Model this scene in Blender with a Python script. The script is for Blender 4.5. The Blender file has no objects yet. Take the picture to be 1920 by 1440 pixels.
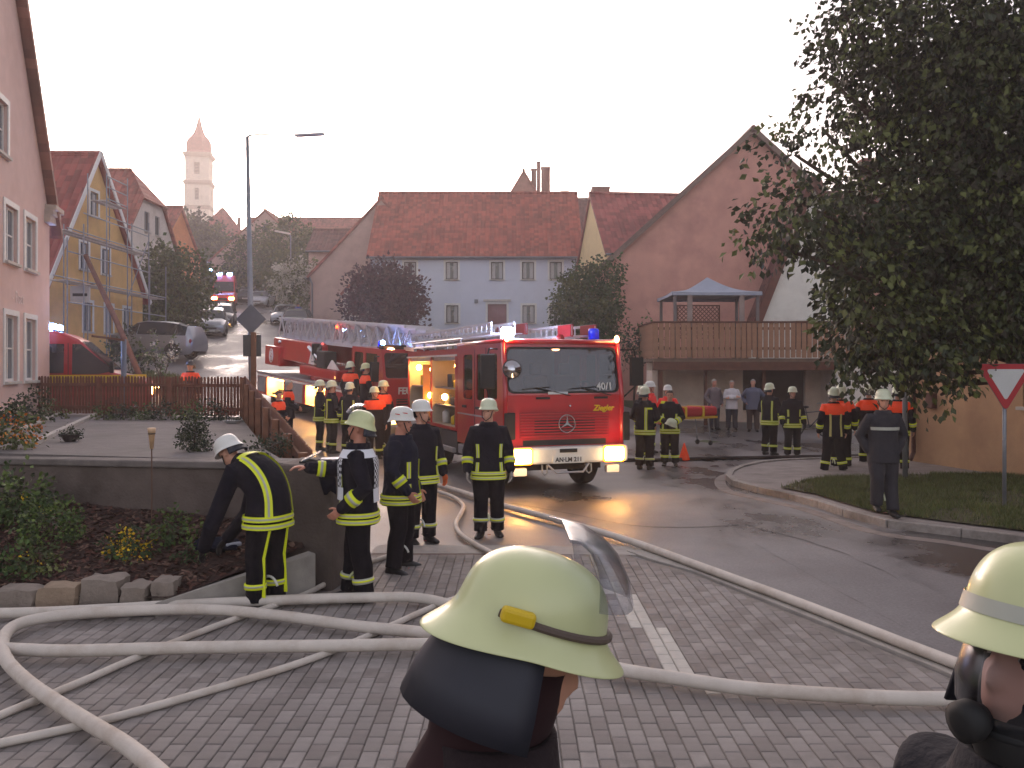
import bpy, bmesh, math, random
from mathutils import Vector, Matrix, Euler, noise
from mathutils.geometry import delaunay_2d_cdt
random.seed(7)
R = math.radians
scene = bpy.context.scene
C = scene.collection

# ---------------------------------------------------------------- camera, sky, sun, exposure
F, H, HY, CX = 1660.0, 2.26, 690.0, 960.0      # focal length in photo pixels, eye height, horizon row, centre column
cam_d = bpy.data.cameras.new('camera'); cam = bpy.data.objects.new('camera', cam_d); C.objects.link(cam)
cam.location = (0, 0, H); cam.rotation_euler = (R(90), 0, 0)
cam_d.sensor_width = 36; cam_d.lens = 36*F/1920; cam_d.shift_y = -30/1920
cam_d.clip_start = .05; cam_d.clip_end = 3000
scene.camera = cam
SUN_AZ, SUN_EL = R(-17), R(9.0)                # azimuth from the view axis (+Y) towards +X
world = bpy.data.worlds.new('World'); scene.world = world; world.use_nodes = True
wn = world.node_tree.nodes; wl = world.node_tree.links
sky = wn.new('ShaderNodeTexSky'); sky.sky_type = 'NISHITA'; sky.sun_disc = False
sky.sun_elevation = SUN_EL; sky.sun_rotation = SUN_AZ; sky.air_density = 1.0; sky.dust_density = 3.5; sky.ozone_density = 1.0
hs = wn.new('ShaderNodeHueSaturation'); hs.inputs['Saturation'].default_value = .42
wl.new(sky.outputs[0], hs.inputs['Color'])
bg = [n for n in wn if n.type == 'BACKGROUND'][0]; bg.inputs[1].default_value = .15
tint = wn.new('ShaderNodeMix'); tint.data_type = 'RGBA'; tint.blend_type = 'MULTIPLY'; tint.inputs['Factor'].default_value = 1; tint.inputs['B'].default_value = (1.05, .965, .99, 1)
wl.new(hs.outputs[0], tint.inputs['A']); wl.new(tint.outputs['Result'], bg.inputs[0])
sd = bpy.data.lights.new('sun', 'SUN'); sun = bpy.data.objects.new('sun', sd); C.objects.link(sun)
sd.energy = .5; sd.angle = R(12); sd.color = (1, .62, .5)
sun.rotation_euler = (R(90)-SUN_EL, 0, math.pi-SUN_AZ)
vs = scene.view_settings
scene.display_settings.display_device = 'sRGB'; vs.view_transform = 'Standard'; vs.look = 'None'; vs.gamma = 1; vs.use_curve_mapping = False
vs.exposure = 1.6
scene.render.engine = 'CYCLES'
cy = scene.cycles
cy.use_denoising = True; cy.use_adaptive_sampling = True; cy.max_bounces = 5; cy.diffuse_bounces = 2; cy.glossy_bounces = 2
cy.transmission_bounces = 4; cy.transparent_max_bounces = 8; cy.volume_bounces = 0; cy.caustics_reflective = False; cy.caustics_refractive = False
cy.sample_clamp_indirect = 4

# ---------------------------------------------------------------- helpers
def P(px, py, d): return Vector(((px-CX)/F*d, d, H-(py-HY)/F*d))
def XG(px, d): return (px-CX)/F*d
def gp(px, py, z=0):
    d = F*(H-z)/(py-HY); return Vector(((px-CX)/F*d, d, z))
GT = [(-1e4, 0), (22, 0), (24, .02), (26, .1), (30.7, .42), (36.6, .98), (50, 2.75), (62, 4.2), (86, 7.2), (120, 11.5), (200, 21), (330, 30), (600, 36), (1e5, 40)]
def ground_z(x, y):
    u = y - .5*x
    for (a, za), (b, zb) in zip(GT, GT[1:]):
        if u <= b: return za + (zb-za)*(u-a)/(b-a)
    return 40
def lin(c):
    return tuple(((v/255)/12.92 if v/255 <= .04045 else ((v/255+.055)/1.055)**2.4) for v in c)

MATS = {}
def M(name, col, rough=.7, var=.2, scale=4., bump=0., bscale=80., metal=0., coat=0., emit=0., ecol=None, alpha=1., spec=.5, dirt=None, dscale=1.2, trans=0.):
    """principled material with noise in the colour, optional bump, dirt patches; col is sRGB 0-255"""
    if name in MATS: return MATS[name]
    m = bpy.data.materials.new(name); m.use_nodes = True
    nt = m.node_tree; n = nt.nodes; L = nt.links
    b = n['Principled BSDF']; c = lin(col)
    b.inputs['Roughness'].default_value = rough; b.inputs['Metallic'].default_value = metal
    b.inputs['Coat Weight'].default_value = coat; b.inputs['Specular IOR Level'].default_value = spec
    b.inputs['Alpha'].default_value = alpha; b.inputs['Transmission Weight'].default_value = trans
    tc = n.new('ShaderNodeTexCoord')
    nz = n.new('ShaderNodeTexNoise'); nz.inputs['Scale'].default_value = scale; nz.inputs['Detail'].default_value = 5
    L.new(tc.outputs['Object'], nz.inputs['Vector'])
    rp = n.new('ShaderNodeValToRGB')
    rp.color_ramp.elements[0].position = .3; rp.color_ramp.elements[1].position = .7
    rp.color_ramp.elements[0].color = (*[v*(1-var) for v in c], 1); rp.color_ramp.elements[1].color = (*[min(1, v*(1+var)) for v in c], 1)
    L.new(nz.outputs[0], rp.inputs[0]); out = rp.outputs[0]
    if dirt:
        n2 = n.new('ShaderNodeTexNoise'); n2.inputs['Scale'].default_value = dscale; n2.inputs['Detail'].default_value = 7; n2.inputs['Roughness'].default_value = .65
        L.new(tc.outputs['Object'], n2.inputs['Vector'])
        r2 = n.new('ShaderNodeValToRGB'); r2.color_ramp.elements[0].position = .48; r2.color_ramp.elements[1].position = .72
        L.new(n2.outputs[0], r2.inputs[0])
        mx = n.new('ShaderNodeMix'); mx.data_type = 'RGBA'; L.new(r2.outputs[0], mx.inputs['Factor']); L.new(out, mx.inputs['A'])
        mx.inputs['B'].default_value = (*lin(dirt), 1); out = mx.outputs['Result']
    L.new(out, b.inputs['Base Color'])
    if bump:
        nb = n.new('ShaderNodeTexNoise'); nb.inputs['Scale'].default_value = bscale; nb.inputs['Detail'].default_value = 4
        L.new(tc.outputs['Object'], nb.inputs['Vector'])
        bp = n.new('ShaderNodeBump'); bp.inputs['Strength'].default_value = bump; bp.inputs['Distance'].default_value = .02
        L.new(nb.outputs[0], bp.inputs['Height']); L.new(bp.outputs[0], b.inputs['Normal'])
    if emit:
        b.inputs['Emission Color'].default_value = (*lin(ecol or col), 1); b.inputs['Emission Strength'].default_value = emit
    MATS[name] = m
    return m

def roof_mat(name, col, axis='X', tile=.26, row=.2, var=.35, old=None):
    """pantiles: rows and columns from object coordinates, each tile its own shade, rolled bump"""
    if name in MATS: return MATS[name]
    m = bpy.data.materials.new(name); m.use_nodes = True
    nt = m.node_tree; n = nt.nodes; L = nt.links; b = n['Principled BSDF']; b.inputs['Roughness'].default_value = .78
    tc = n.new('ShaderNodeTexCoord'); sx = n.new('ShaderNodeSeparateXYZ'); L.new(tc.outputs['Object'], sx.inputs[0])
    def ma(op, a, v=None, v2=None):
        k = n.new('ShaderNodeMath'); k.operation = op
        L.new(a, k.inputs[0])
        if v is not None:
            if hasattr(v, 'is_linked'): L.new(v, k.inputs[1])
            else: k.inputs[1].default_value = v
        return k.outputs[0]
    u = ma('DIVIDE', sx.outputs[axis], tile); v = ma('DIVIDE', sx.outputs['Z'], row)
    fu, fv = ma('FRACT', u), ma('FRACT', v)
    cb = n.new('ShaderNodeCombineXYZ'); L.new(ma('FLOOR', u), cb.inputs[0]); L.new(ma('FLOOR', v), cb.inputs[1])
    wnz = n.new('ShaderNodeTexWhiteNoise'); L.new(cb.outputs[0], wnz.inputs['Vector'])
    big = n.new('ShaderNodeTexNoise'); big.inputs['Scale'].default_value = .5; big.inputs['Detail'].default_value = 6; L.new(tc.outputs['Object'], big.inputs['Vector'])
    s = ma('ADD', ma('MULTIPLY', wnz.outputs['Value'], .5), ma('MULTIPLY', big.outputs[0], .8))
    rp = n.new('ShaderNodeValToRGB'); c = lin(col); o = lin(old) if old else tuple(x*.55 for x in c)
    rp.color_ramp.elements[0].position = .3; rp.color_ramp.elements[1].position = .95
    rp.color_ramp.elements[0].color = (*o, 1); rp.color_ramp.elements[1].color = (*[min(1, x*(1+var)) for x in c], 1)
    L.new(s, rp.inputs[0]); L.new(rp.outputs[0], b.inputs['Base Color'])
    roll = ma('MULTIPLY', ma('SUBTRACT', fu, .5), 2.); roll = ma('MULTIPLY', roll, roll)
    hgt = ma('SUBTRACT', ma('MULTIPLY', fv, -.6), roll)
    bp = n.new('ShaderNodeBump'); bp.inputs['Strength'].default_value = 1; bp.inputs['Distance'].default_value = .05
    L.new(hgt, bp.inputs['Height']); L.new(bp.outputs[0], b.inputs['Normal'])
    MATS[name] = m
    return m

def tag(o, label=None, cat=None, group=None, kind=None):
    for k, v in (('label', label), ('category', cat), ('group', group), ('kind', kind)):
        if v: o[k] = v
    return o
def thing(name, label, cat, loc=(0, 0, 0), yaw=0, group=None):
    o = bpy.data.objects.new(name, None); C.objects.link(o); o.empty_display_size = .2
    o.location = loc; o.rotation_euler = (0, 0, yaw)
    return tag(o, label, cat, group)
def link(name, me, parent=None, mats=None):
    o = bpy.data.objects.new(name, me); C.objects.link(o)
    if mats is not None and len(me.materials) == 0:
        for m in (mats if isinstance(mats, (list, tuple)) else [mats]): me.materials.append(m)
    o.parent = parent
    return o
def copy_tree(o, parent=None):
    c = o.copy(); C.objects.link(c); c.parent = parent
    for ch in list(o.children): copy_tree(ch, c)
    return c

class MB:
    def __init__(s): s.v = []; s.f = []; s.m = []
    def add(s, vs_, fs_, mi=0, T=None):
        k = len(s.v)
        s.v += [tuple(T @ Vector(p)) if T is not None else tuple(p) for p in vs_]
        s.f += [tuple(i+k for i in f) for f in fs_]; s.m += [mi]*len(fs_)
        return s
    def box(s, c, d, mi=0, T=None, taper=1.):
        x, y, z = (a/2 for a in d); cx, cy_, cz = c
        t = taper
        vs_ = [(cx-x, cy_-y, cz-z), (cx+x, cy_-y, cz-z), (cx+x, cy_+y, cz-z), (cx-x, cy_+y, cz-z),
               (cx-x*t, cy_-y*t, cz+z), (cx+x*t, cy_-y*t, cz+z), (cx+x*t, cy_+y*t, cz+z), (cx-x*t, cy_+y*t, cz+z)]
        return s.add(vs_, [(0, 3, 2, 1), (4, 5, 6, 7), (0, 1, 5, 4), (1, 2, 6, 5), (2, 3, 7, 6), (3, 0, 4, 7)], mi, T)
    def mm(s, a, b, mi=0, T=None):      # box from min corner to max corner
        return s.box([(p+q)/2 for p, q in zip(a, b)], [abs(q-p) for p, q in zip(a, b)], mi, T)
    def bar(s, p, q, w, h=None, mi=0, up=(0, 0, 1)):
        p, q = Vector(p), Vector(q); z = (q-p); l = z.length
        if l < 1e-6: return s
        z /= l; x = Vector(up).cross(z)
        if x.length < 1e-4: x = Vector((1, 0, 0)).cross(z)
        if x.length < 1e-4: x = Vector((0, 1, 0)).cross(z)
        x.normalize(); y = z.cross(x)
        T = Matrix(((x.x, y.x, z.x, p.x), (x.y, y.y, z.y, p.y), (x.z, y.z, z.z, p.z), (0, 0, 0, 1)))
        return s.box((0, 0, l/2), (w, h or w, l), mi, T)
    def rings(s, rs, mi=0, cap0=True, cap1=True, T=None, closed=True):
        n = len(rs[0]); vs_ = [p for r in rs for p in r]; fs_ = []
        for k in range(len(rs)-1):
            for i in range(n if closed else n-1):
                j = (i+1) % n; fs_.append((k*n+i, k*n+j, (k+1)*n+j, (k+1)*n+i))
        if cap0: fs_.append(tuple(range(n-1, -1, -1)))
        if cap1: fs_.append(tuple((len(rs)-1)*n+i for i in range(n)))
        return s.add(vs_, fs_, mi, T)
    def tube(s, pts, rad, n=8, mi=0, caps=True, T=None, round_ends=False):
        pts = [Vector(p) for p in pts]; m = len(pts)
        rad = rad if isinstance(rad, (list, tuple)) else [rad]*m
        if round_ends:
            a = (pts[0]-pts[1]).normalized(); b = (pts[-1]-pts[-2]).normalized()
            pts = [pts[0]+a*rad[0]*.8, pts[0]+a*rad[0]*.45]+pts+[pts[-1]+b*rad[-1]*.45, pts[-1]+b*rad[-1]*.8]
            rad = [rad[0]*.35, rad[0]*.8]+list(rad)+[rad[-1]*.8, rad[-1]*.35]; m = len(pts)
        rs = []; prev = None
        for i in range(m):
            t = (pts[min(i+1, m-1)]-pts[max(i-1, 0)]).normalized()
            if prev is None:
                x = t.cross(Vector((0, 0, 1)) if abs(t.z) < .9 else Vector((0, 1, 0))).normalized()
            else: x = (prev - t*prev.dot(t)).normalized()
            prev = x; y = t.cross(x)
            rs.append([pts[i]+(x*math.cos(a)+y*math.sin(a))*rad[i] for a in (2*math.pi*k/n for k in range(n))])
        return s.rings(rs, mi, caps, caps, T)
    def lathe(s, prof, n=16, mi=0, T=None, cap=True):
        rs = [[(r*math.cos(2*math.pi*k/n), r*math.sin(2*math.pi*k/n), z) for k in range(n)] for r, z in prof]
        return s.rings(rs, mi, cap, cap, T)
    def ball(s, c, r, n=10, mi=0, T=None):
        r = r if isinstance(r, (tuple, list)) else (r, r, r); k = max(4, n//2)
        rs = []
        for i in range(1, k):
            a = math.pi*i/k
            rs.append([(c[0]+r[0]*math.sin(a)*math.cos(2*math.pi*j/n), c[1]+r[1]*math.sin(a)*math.sin(2*math.pi*j/n), c[2]-r[2]*math.cos(a)) for j in range(n)])
        b0 = len(s.v); s.rings(rs, mi, False, False, T)
        tp = [(c[0], c[1], c[2]-r[2]), (c[0], c[1], c[2]+r[2])]; k0 = len(s.v)
        s.v += [tuple(T @ Vector(p)) if T is not None else p for p in tp]
        e = b0+(k-2)*n
        for j in range(n):
            s.f.append((k0, b0+(j+1) % n, b0+j)); s.f.append((k0+1, e+j, e+(j+1) % n)); s.m += [mi, mi]
        return s
    def prism(s, poly, a, b, axis='y', mi=0, T=None):
        f = {'y': lambda p, t: (p[0], t, p[1]), 'x': lambda p, t: (t, p[0], p[1]), 'z': lambda p, t: (p[0], p[1], t)}[axis]
        return s.rings([[f(p, a) for p in poly], [f(p, b) for p in poly]], mi, True, True, T)
    def mesh(s, name, mats=None, smooth=False):
        me = bpy.data.meshes.new(name); me.from_pydata(s.v, [], s.f)
        for m in ([] if mats is None else mats if isinstance(mats, (list, tuple)) else [mats]): me.materials.append(m)
        if any(s.m): me.polygons.foreach_set('material_index', s.m)
        if smooth: me.polygons.foreach_set('use_smooth', [True]*len(me.polygons))
        me.update(); return me
    def build(s, name, mats, parent=None, smooth=False, bevel=0, seg=2, fix=True, auto=None):
        me = s.mesh(name, mats, smooth)
        if fix:
            bm = bmesh.new(); bm.from_mesh(me); bmesh.ops.recalc_face_normals(bm, faces=bm.faces); bm.to_mesh(me); bm.free()
        o = link(name, me, parent)
        if bevel:
            b = o.modifiers.new('bevel', 'BEVEL'); b.width = bevel; b.segments = seg; b.limit_method = 'ANGLE'; b.angle_limit = R(40)
        if auto:
            sharp_by_angle(me, auto)
        return o
def sharp_by_angle(me, deg):
    me.polygons.foreach_set('use_smooth', [True]*len(me.polygons))
    me.set_sharp_from_angle(angle=R(deg))
def text_mesh(txt, size, name='lettering', mat=None, parent=None, T=None, extr=.002, align='CENTER', shear=0, bold=0):
    cu = bpy.data.curves.new(name, 'FONT'); cu.body = txt; cu.size = size; cu.align_x = align; cu.align_y = 'CENTER'; cu.extrude = extr; cu.shear = shear; cu.offset = bold; cu.resolution_u = 3
    o = bpy.data.objects.new(name, cu); C.objects.link(o)
    me = bpy.data.meshes.new_from_object(o.evaluated_get(bpy.context.evaluated_depsgraph_get()))
    bpy.data.objects.remove(o); bpy.data.curves.remove(cu)
    if T is not None: me.transform(T)
    me.materials.clear()
    return link(name, me, parent, mat)
def frame_T(o, x, z):
    """matrix with local X along x, local Z (text normal) along z"""
    x, z = Vector(x).normalized(), Vector(z).normalized(); y = z.cross(x)
    return Matrix(((x.x, y.x, z.x, o[0]), (x.y, y.y, z.y, o[1]), (x.z, y.z, z.z, o[2]), (0, 0, 0, 1)))
def smoothpath(pts, n=8):
    pts = [Vector(p) for p in pts]; out = []
    for i in range(len(pts)-1):
        p0, p1, p2, p3 = pts[max(i-1, 0)], pts[i], pts[i+1], pts[min(i+2, len(pts)-1)]
        for k in range(n):
            t = k/n
            out.append(.5*((2*p1)+(p2-p0)*t+(2*p0-5*p1+4*p2-p3)*t*t+(3*p1-p0-3*p2+p3)*t**3))
    return out+[pts[-1]]
def inside(p, poly):
    x, y = p[0], p[1]; r = False; j = len(poly)-1
    for i in range(len(poly)):
        a, b = poly[i], poly[j]
        if (a[1] > y) != (b[1] > y) and x < (b[0]-a[0])*(y-a[1])/(b[1]-a[1])+a[0]: r = not r
        j = i
    return r
def sheet(name, poly, mat, dz=.004, step=1.0, zf=None, kind='structure', skirt=0):
    """a ground sheet inside an outline, following the terrain"""
    zf = zf or ground_z
    poly = [(p[0], p[1]) for p in poly]
    dense = []
    for a, b in zip(poly, poly[1:]+poly[:1]):
        l = math.dist(a, b); k = max(1, int(l/step))
        dense += [(a[0]+(b[0]-a[0])*t/k, a[1]+(b[1]-a[1])*t/k) for t in range(k)]
    n = len(dense); pts = [Vector(p) for p in dense]
    x0, x1 = min(p[0] for p in dense), max(p[0] for p in dense); y0, y1 = min(p[1] for p in dense), max(p[1] for p in dense)
    x = x0+step*.5
    while x < x1:
        y = y0+step*.5
        while y < y1:
            if inside((x, y), dense): pts.append(Vector((x, y)))
            y += step
        x += step
    vs_, es, fs_, *_ = delaunay_2d_cdt(pts, [(i, (i+1) % n) for i in range(n)], [], 0, 1e-5)
    fs_ = [f for f in fs_ if inside(sum((vs_[i] for i in f), Vector((0, 0)))/len(f), dense)]
    mb = MB(); mb.add([(p.x, p.y, zf(p.x, p.y)+dz) for p in vs_], fs_)
    if skirt:
        o0 = [(p[0], p[1], zf(*p)+dz) for p in dense]
        mb.rings([o0, [(a, b, c-skirt) for a, b, c in o0]], 0, False, False)
    o = mb.build(name, mat)
    for p in o.data.polygons: p.use_smooth = not skirt
    if not skirt and o.data.polygons and o.data.polygons[0].normal.z < 0: o.data.flip_normals()
    return tag(o, kind=kind) if kind else o

def wall_sheet(mb, org, ux, outline, holes, reveal=.14, mi=0):
    """vertical wall: outline and openings in (u, z) metres, u runs along ux from org; openings get reveals"""
    ux = Vector(ux).normalized(); nrm = Vector((ux.y, -ux.x, 0)); org = Vector(org)     # nrm points outwards
    pts = [Vector(p) for p in outline]; es = [(i, (i+1) % len(outline)) for i in range(len(outline))]
    for (u, z, w, h) in holes:
        k = len(pts); pts += [Vector(p) for p in ((u, z), (u+w, z), (u+w, z+h), (u, z+h))]; es += [(k+i, k+(i+1) % 4) for i in range(4)]
    vs_, _, fs_, *_ = delaunay_2d_cdt(pts, es, [], 0, 1e-5)
    def inhole(c): return any(u < c.x < u+w and z < c.y < z+h for u, z, w, h in holes)
    keep = [f for f in fs_ if not inhole(sum((vs_[i] for i in f), Vector((0, 0)))/len(f)) and inside(sum((vs_[i] for i in f), Vector((0, 0)))/len(f), outline)]
    W = lambda p, d=0: org+ux*p[0]-nrm*d+Vector((0, 0, p[1]))
    mb.add([W(p) for p in vs_], keep, mi)
    for (u, z, w, h) in holes:
        c = [(u, z), (u+w, z), (u+w, z+h), (u, z+h)]
        mb.rings([[W(p) for p in c], [W(p, reveal) for p in c]], mi, False, True)
    return W

def window(parent, org, ux, rect, reveal=.14, fm=None, pm=None, sill=None, surround=None, bars=(1, 0), curtain=None, name='window', fw=.06):
    """a window in an opening: pane, sash frame with glazing bars, optional surround and sill"""
    ux = Vector(ux).normalized(); nrm = Vector((ux.y, -ux.x, 0)); org = Vector(org)
    u, z, w, h = rect
    T = Matrix(((ux.x, nrm.x, 0, org.x+ux.x*u), (ux.y, nrm.y, 0, org.y+ux.y*u), (0, 0, 1, org.z+z), (0, 0, 0, 1)))  # local y outwards
    y0 = -reveal
    mb = MB()
    for a, b in (((0, 0), (fw, h)), ((w-fw, 0), (w, h)), ((fw, 0), (w-fw, fw)), ((fw, h-fw), (w-fw, h))):
        mb.mm((a[0], y0+.02, a[1]), (b[0], y0+.07, b[1]), 0, T)
    for i in range(bars[0]):
        x = w*(i+1)/(bars[0]+1); mb.mm((x-fw*.45, y0+.025, fw), (x+fw*.45, y0+.065, h-fw), 0, T)
    for i in range(bars[1]):
        q = h*(i+1)/(bars[1]+1); mb.mm((fw, y0+.03, q-fw*.3), (w-fw, y0+.06, q+fw*.3), 0, T)
    o = mb.build(name, fm, parent)
    MB().mm((fw*.5, y0+.012, fw*.5), (w-fw*.5, y0+.03, h-fw*.5), 0, T).build('pane', pm, o)
    if curtain:
        cb = MB(); k = 14
        for a, b in ((fw, w*.36), (w*.64, w-fw)):
            cb.rings([[tuple(T @ Vector((a+(b-a)*i/k, y0+.034+.008*math.sin(i*1.9), zz))) for i in range(k+1)] for zz in (fw, h-fw)], 0, False, False, closed=False)
        cb.build('curtain', curtain, o, fix=False)
    if surround:
        s = .13; mb = MB()
        for a, b in (((-s, -s*.6), (0, h+s)), ((w, -s*.6), (w+s, h+s)), ((0, h), (w, h+s)), ((0, -s*.6), (w, 0))):
            mb.mm((a[0], .002, a[1]), (b[0], .03, b[1]), 0, T)
        mb.build('surround', surround, o)
    if sill: MB().mm((-.08, -.05, -.07), (w+.08, .1, -.005), 0, T).build('sill', sill, o)
    return o

def roof_slab(mb, poly3, th=.14, mi=0):
    """a slab under a planar polygon (top face given)"""
    ps = [Vector(p) for p in poly3]; n = (ps[1]-ps[0]).cross(ps[2]-ps[0]).normalized()
    if n.z < 0: n = -n
    mb.rings([[p for p in ps], [p-n*th for p in ps]], mi, True, True)

GLASS = lambda: M('window_glass', (40, 44, 50), .06, .25, 1.5, spec=.8)
def house(name, label, loc, yaw, W, D, he, hr, ridge, wall, roofm, wins=None, over=.35, verge=.2, trim=None, cat='house', chim=(), winkw=None, apex=.5, hip=0, doors=(), group=None, gutter=True, ridge_cap=True, th=.15, sidemat=None):
    """gabled house. local x across, y=0 the front (towards -y); ridge 'x' or 'y'; wins = {side: [(u,z,w,h)...]}"""
    t = thing(name, label, cat, loc, yaw, group); wins = wins or {}; winkw = winkw or {}
    a = W/2
    sides = {'front': ((-a, 0, 0), (1, 0, 0), W), 'right': ((a, 0, 0), (0, 1, 0), D), 'back': ((a, D, 0), (-1, 0, 0), W), 'left': ((-a, D, 0), (0, -1, 0), D)}
    mb = MB()
    for sname, (org, ux, L) in sides.items():
        gable = (sname in ('left', 'right')) == (ridge == 'x')
        out = [(0, -1.5), (L, -1.5), (L, he)]
        if gable:
            ap = apex if sname in ('front', 'right') else 1-apex
            if hip:
                k = hip; out += [(L-(L*(1-ap))*(1-k), he+(hr-he)*(1-k)), (L*ap*(1-k), he+(hr-he)*(1-k))]
            else: out += [(L*ap, hr)]
        out += [(0, he)]
        hs_ = list(wins.get(sname, []))
        dr = [d[1] for d in doors if d[0] == sname]
        wall_sheet(mb, org, ux, out, hs_+dr)
        for r in hs_: window(t, org, ux, r, **winkw)
        for d in doors:
            if d[0] == sname:
                kw = dict(winkw); kw.update(d[2] if len(d) > 2 else {}); window(t, org, ux, d[1], name='door', **kw)
    w = mb.build('wall', wall, t)
    mb = MB()
    if ridge == 'x':
        yr = D*apex; z0 = he-over*(hr-he)/yr; z1 = he-over*(hr-he)/(D-yr); x0, x1 = -a-verge, a+verge
        hx = 0 if not hip else (hr-he)*hip*.75; hk = 1-hip
        if hip:
            yb0, yb1, zb = yr*hk, D-(D-yr)*hk, he+(hr-he)*hk
            roof_slab(mb, [(x0, -over, z0), (x1, -over, z0), (x1, yb0, zb), (x1-hx, yr, hr), (x0, yr, hr)], th)
            roof_slab(mb, [(x1, D+over, z1), (x0, D+over, z1), (x0, yr, hr), (x1-hx, yr, hr), (x1, yb1, zb)], th)
            roof_slab(mb, [(x1+.1, yb0-.1, zb-.1), (x1+.1, yb1+.1, zb-.1), (x1-hx, yr, hr+.02)], th)
        else:
            roof_slab(mb, [(x0, -over, z0), (x1, -over, z0), (x1, yr, hr), (x0, yr, hr)], th)
            roof_slab(mb, [(x1, D+over, z1), (x0, D+over, z1), (x0, yr, hr), (x1, yr, hr)], th)
        cap = [(x0, yr, hr+.02), (x1-hx, yr, hr+.02)]
        gut = [(x0, -over-.06, z0-.1), (x1, -over-.06, z0-.1)]
    else:
        xr = -a+W*apex; z0 = he-over*(hr-he)/(xr+a); z1 = he-over*(hr-he)/(a-xr)
        hy = (hr-he)*hip*.75; k = 1-hip; b0, b1, zb_ = -a+(xr+a)*k, a-(a-xr)*k, he+(hr-he)*k
        m0, m1 = ([(b0, -verge, zb_)], [(b1, -verge, zb_)]) if hip else ([], [])
        roof_slab(mb, [(-a-over, D+verge, z0), (-a-over, -verge, z0)]+m0+[(xr, -verge+hy, hr), (xr, D+verge, hr)], th)
        roof_slab(mb, [(a+over, D+verge, z1), (a+over, -verge, z1)]+m1+[(xr, -verge+hy, hr), (xr, D+verge, hr)], th)
        if hip: roof_slab(mb, [(b0-.15, -verge-.12, zb_-.12), (b1+.15, -verge-.12, zb_-.12), (xr, -verge+hy, hr+.03)], th)
        cap = [(xr, -verge+hy, hr+.02), (xr, D+verge, hr+.02)]
        gut = [(-a-over-.06, -verge, z0-.1), (-a-over-.06, D+verge, z0-.1)]
    r = mb.build('roof', roofm, t)
    if ridge_cap: MB().tube(cap, .11, 8).build('ridge_cap', roofm, r)
    if gutter: MB().tube(gut, .07, 8).build('gutter', M('zinc', (120, 122, 126), .4, .15, 3, metal=.7), t)
    for (cx_, cy_, w_, zb, zt, cm) in chim:
        MB().mm((cx_-w_/2, cy_-w_/2, zb), (cx_+w_/2, cy_+w_/2, zt)).mm((cx_-w_/2-.05, cy_-w_/2-.05, zt), (cx_+w_/2+.05, cy_+w_/2+.05, zt+.1)).build('chimney', cm, r)
    return t
# ---------------------------------------------------------------- ground
def terrain():
    def ax(lo, hi, fine0, fine1, st):
        a = []; x = fine0
        while x <= fine1: a.append(x); x += st
        s = st; x = fine0
        while x > lo: s *= 1.25; x = max(lo, x-s); a.insert(0, x)
        s = st; x = a[-1]
        while x < hi: s *= 1.25; x = min(hi, x+s); a.append(x)
        return a
    xs, ys = ax(-250, 250, -40, 30, 2.), ax(-50, 380, -6, 110, 2.)
    n = len(xs); mb = MB()
    mb.v = [(x, y, ground_z(x, y)-.004) for y in ys for x in xs]
    mb.f = [(j*n+i, j*n+i+1, (j+1)*n+i+1, (j+1)*n+i) for j in range(len(ys)-1) for i in range(n-1)]; mb.m = [0]*len(mb.f)
    o = mb.build('ground', M('meadow', (74, 82, 48), .95, .35, .6, bump=.4, bscale=8, dirt=(84, 74, 58), dscale=.3), smooth=True, fix=False)
    tag(o, kind='structure')
terrain()

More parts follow.
